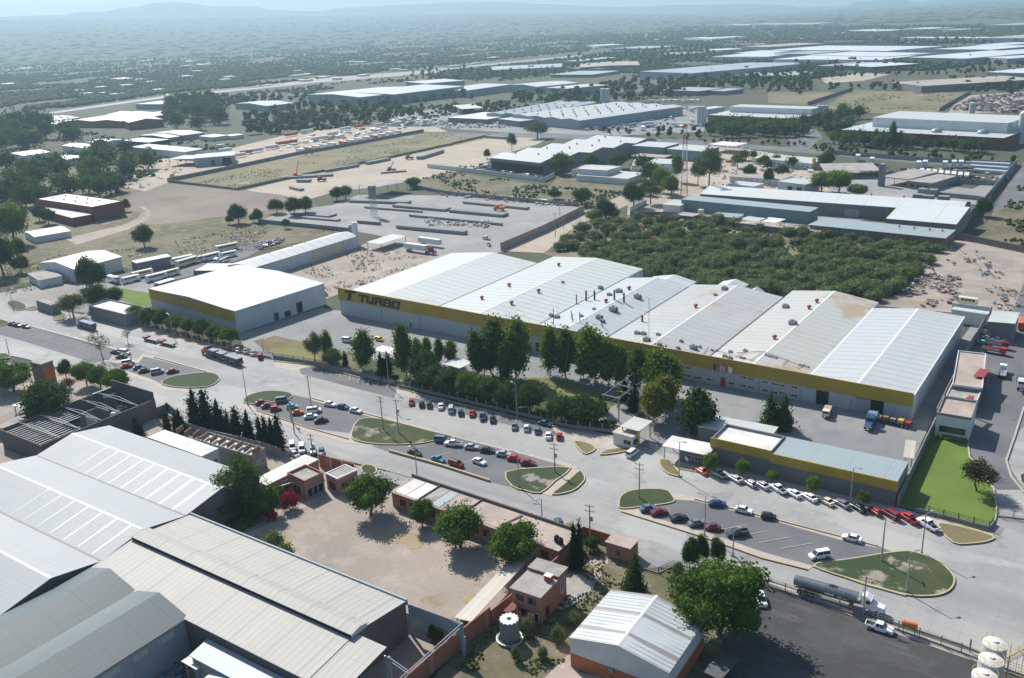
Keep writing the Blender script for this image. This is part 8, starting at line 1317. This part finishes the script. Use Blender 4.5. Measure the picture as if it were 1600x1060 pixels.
def raised(name, label, P, S_, m):
    r = np.random.default_rng(4); n = len(P); V = IV1[None] * (1 + r.normal(0, .2, (n, 12, 1))) * np.array([s[0] for s in S_])[:, None, None]; V += np.c_[np.array(P), np.array([s[1] + s[0] * .6 for s in S_])][:, None, :]
    o = bpy.data.objects.new(name, np_mesh(name, V.reshape(-1, 3), (IF1[None] + (np.arange(n) * 12)[:, None, None]).reshape(-1, 3), [m])); C.objects.link(o); tag(o, label, 'woods', kind='stuff')
raised('distant_woods', 'dark tree belts standing between the far factories', TP, TS, LF['dark'])
def debris(name, label, P, n, lo, hi, seed, mats, gate=None):
    r = random.Random(seed); mb = MB()
    for x, y in px_points(P, n, seed, gate):
        a = r.uniform(0, 3.1); s = r.uniform(lo, hi); M_ = Matrix.Translation((x, y, s * .1)) @ Matrix.Rotation(a, 4, 'Z') @ Matrix.Rotation(r.uniform(-.4, .4), 4, 'X'); mb.box(-s * r.uniform(.3, 1.2), s * r.uniform(.3, 1.2), -s * .35, s * .35, 0, s * r.uniform(.15, .5), r.choice(mats), M_)
    o = mb.build(name); tag(o, label, 'debris', kind='stuff'); return o
debris('scrap', 'heaps of scrap metal, timber and panels beside the thicket', [(1440, 405), (1480, 400), (1500, 420), (1500, 470), (1440, 480), (1405, 476)], 200, .3, 1.6, 1, [GREYW, WOOD, GALV, DGREY, FLATR, RUSTW], (.05, -.15))
debris('scrap', 'scattered wreck parts in the yard at the right edge', [(1480, 385), (1590, 400), (1620, 430), (1620, 490), (1560, 484), (1530, 440), (1500, 400)], 150, .3, 1.3, 2, [GREYW, DGREY, DGREY, PAINT['steel'], GALV, WOOD], (.04, 0))
debris('scrap', 'wrecked cars and scrap in the distant yard beyond the brick plant', [(1480, 172), (1530, 150), (1610, 145), (1610, 178)], 420, 1.2, 3.4, 3, [RUSTW, DGREY, RUSTW, GREYW, PAINT['steel'], DBRICK, DARKP], None)
debris('scrap', 'dark clutter and blue containers in the recycling yard', [(690, 262), (760, 256), (850, 262), (850, 280), (740, 268)], 220, .8, 2.6, 4, [DGREY, PAINT['steel'], PAINT['teal'], DARKP, TRIM], None)
debris('rubble', 'rubble and stones beside the bus yard', [(200, 400), (260, 380), (350, 372), (420, 362), (420, 378), (340, 388), (260, 404), (210, 412)], 260, .2, 1.0, 5, [FLATR, WHITR, GREYW, WOOD], (.05, 0))
debris('tyres', 'dark heap of wrecks and tyres at the north end of the bus yard', [(400, 384), (440, 372), (445, 378), (405, 390)], 150, .5, 1.8, 6, [DARKP, DGREY, GREYW, PAINT['steel']], None)
debris('rubble', 'broken blocks in the rubble yard beside the factory', [(545, 400), (620, 385), (640, 395), (600, 440), (520, 452)], 110, .25, 1.2, 7, [GREYW, FLATR, WOOD, DGREY, FLATR], (.05, .02))
debris('rubble', 'sacks and forms lying in the precast yard', [(660, 342), (770, 346), (760, 356), (670, 352)], 150, .4, 1.5, 8, [WHITR, TRIM, GREYW, GREYW, WOOD], None)
debris('scrap', 'dark clutter along the fence between the precast yard and the weedy plot', [(660, 296), (720, 300), (880, 316), (900, 322), (870, 322), (700, 308)], 200, .6, 2.0, 9, [DGREY, GREYW, RUSTW, TRIM], None)
debris('rubble', 'rubble inside the unfinished building', [(130, 640), (200, 612), (225, 632), (150, 660)], 90, .3, 1.2, 10, [WHITR, GREYW, WOOD, TRIM], None)
debris('goods', 'goods and small vehicles in the dirt yard below the left groves', [(120, 280), (210, 262), (260, 250), (300, 262), (230, 296), (150, 300)], 110, .5, 2.0, 11, [TRIM, WOOD, PAINT['steel'], GALV, CREAMW, DGREY], None)
debris('goods', 'drums and scrap in the dark side yard', [(225, 1060), (290, 990), (330, 1040), (300, 1080)], 130, .4, 1.0, 12, [PAINT['steel'], DGREY, GREYW, PAINT['teal']], None)
debris('goods', 'parked lorries and crates seen as clutter in the far coach and lorry parks', [(1005, 165), (1100, 168), (1100, 200), (990, 205)], 90, 2, 5, 13, [TRW, TRW, GALV, PAINT['steel'], G1], None)
debris('goods', 'parked vehicles and stores before the dark hedge', [(590, 186), (800, 190), (800, 199), (600, 196)], 110, 2, 4.5, 14, [TRW, GALV, GLASS, PAINT['steel'], G1], None)
debris('goods', 'stored goods in the small yards left of the columned building', [(1105, 240), (1180, 240), (1280, 262), (1262, 290), (1110, 296)], 120, .8, 3, 15, [TRIM, WOOD, DGREY, GREYW, DBRICK], None)
debris('goods', 'machines and pallets in the block yard', [(1300, 258), (1570, 270), (1560, 284), (1480, 282), (1330, 266)], 120, .8, 2.6, 16, [GREYW, WOOD, DGREY, TRIM, DBRICK], None)
debris('goods', 'trailers and stores in the middle of the far truck yard', [(420, 232), (480, 212), (600, 198), (640, 200), (520, 222), (440, 238)], 60, 2, 5, 17, [TRW, TRW, GALV, GALV], None)
# ------------------------------------------------------------------ air
hm = bpy.data.materials.new('haze'); hm.use_nodes = True; n_ = hm.node_tree.nodes; n_.clear(); ou = n_.new('ShaderNodeOutputMaterial'); pv = n_.new('ShaderNodeVolumePrincipled')
pv.inputs['Color'].default_value = (.46, .65, .78, 1); pv.inputs['Density'].default_value = HAZE; pv.inputs['Anisotropy'].default_value = .35; hm.node_tree.links.new(pv.outputs[0], ou.inputs['Volume'])
mb = MB(); mb.box(-26000, 26000, -26000, 26000, -6, 900, hm); o = mb.build('haze'); o['kind'] = 'stuff'
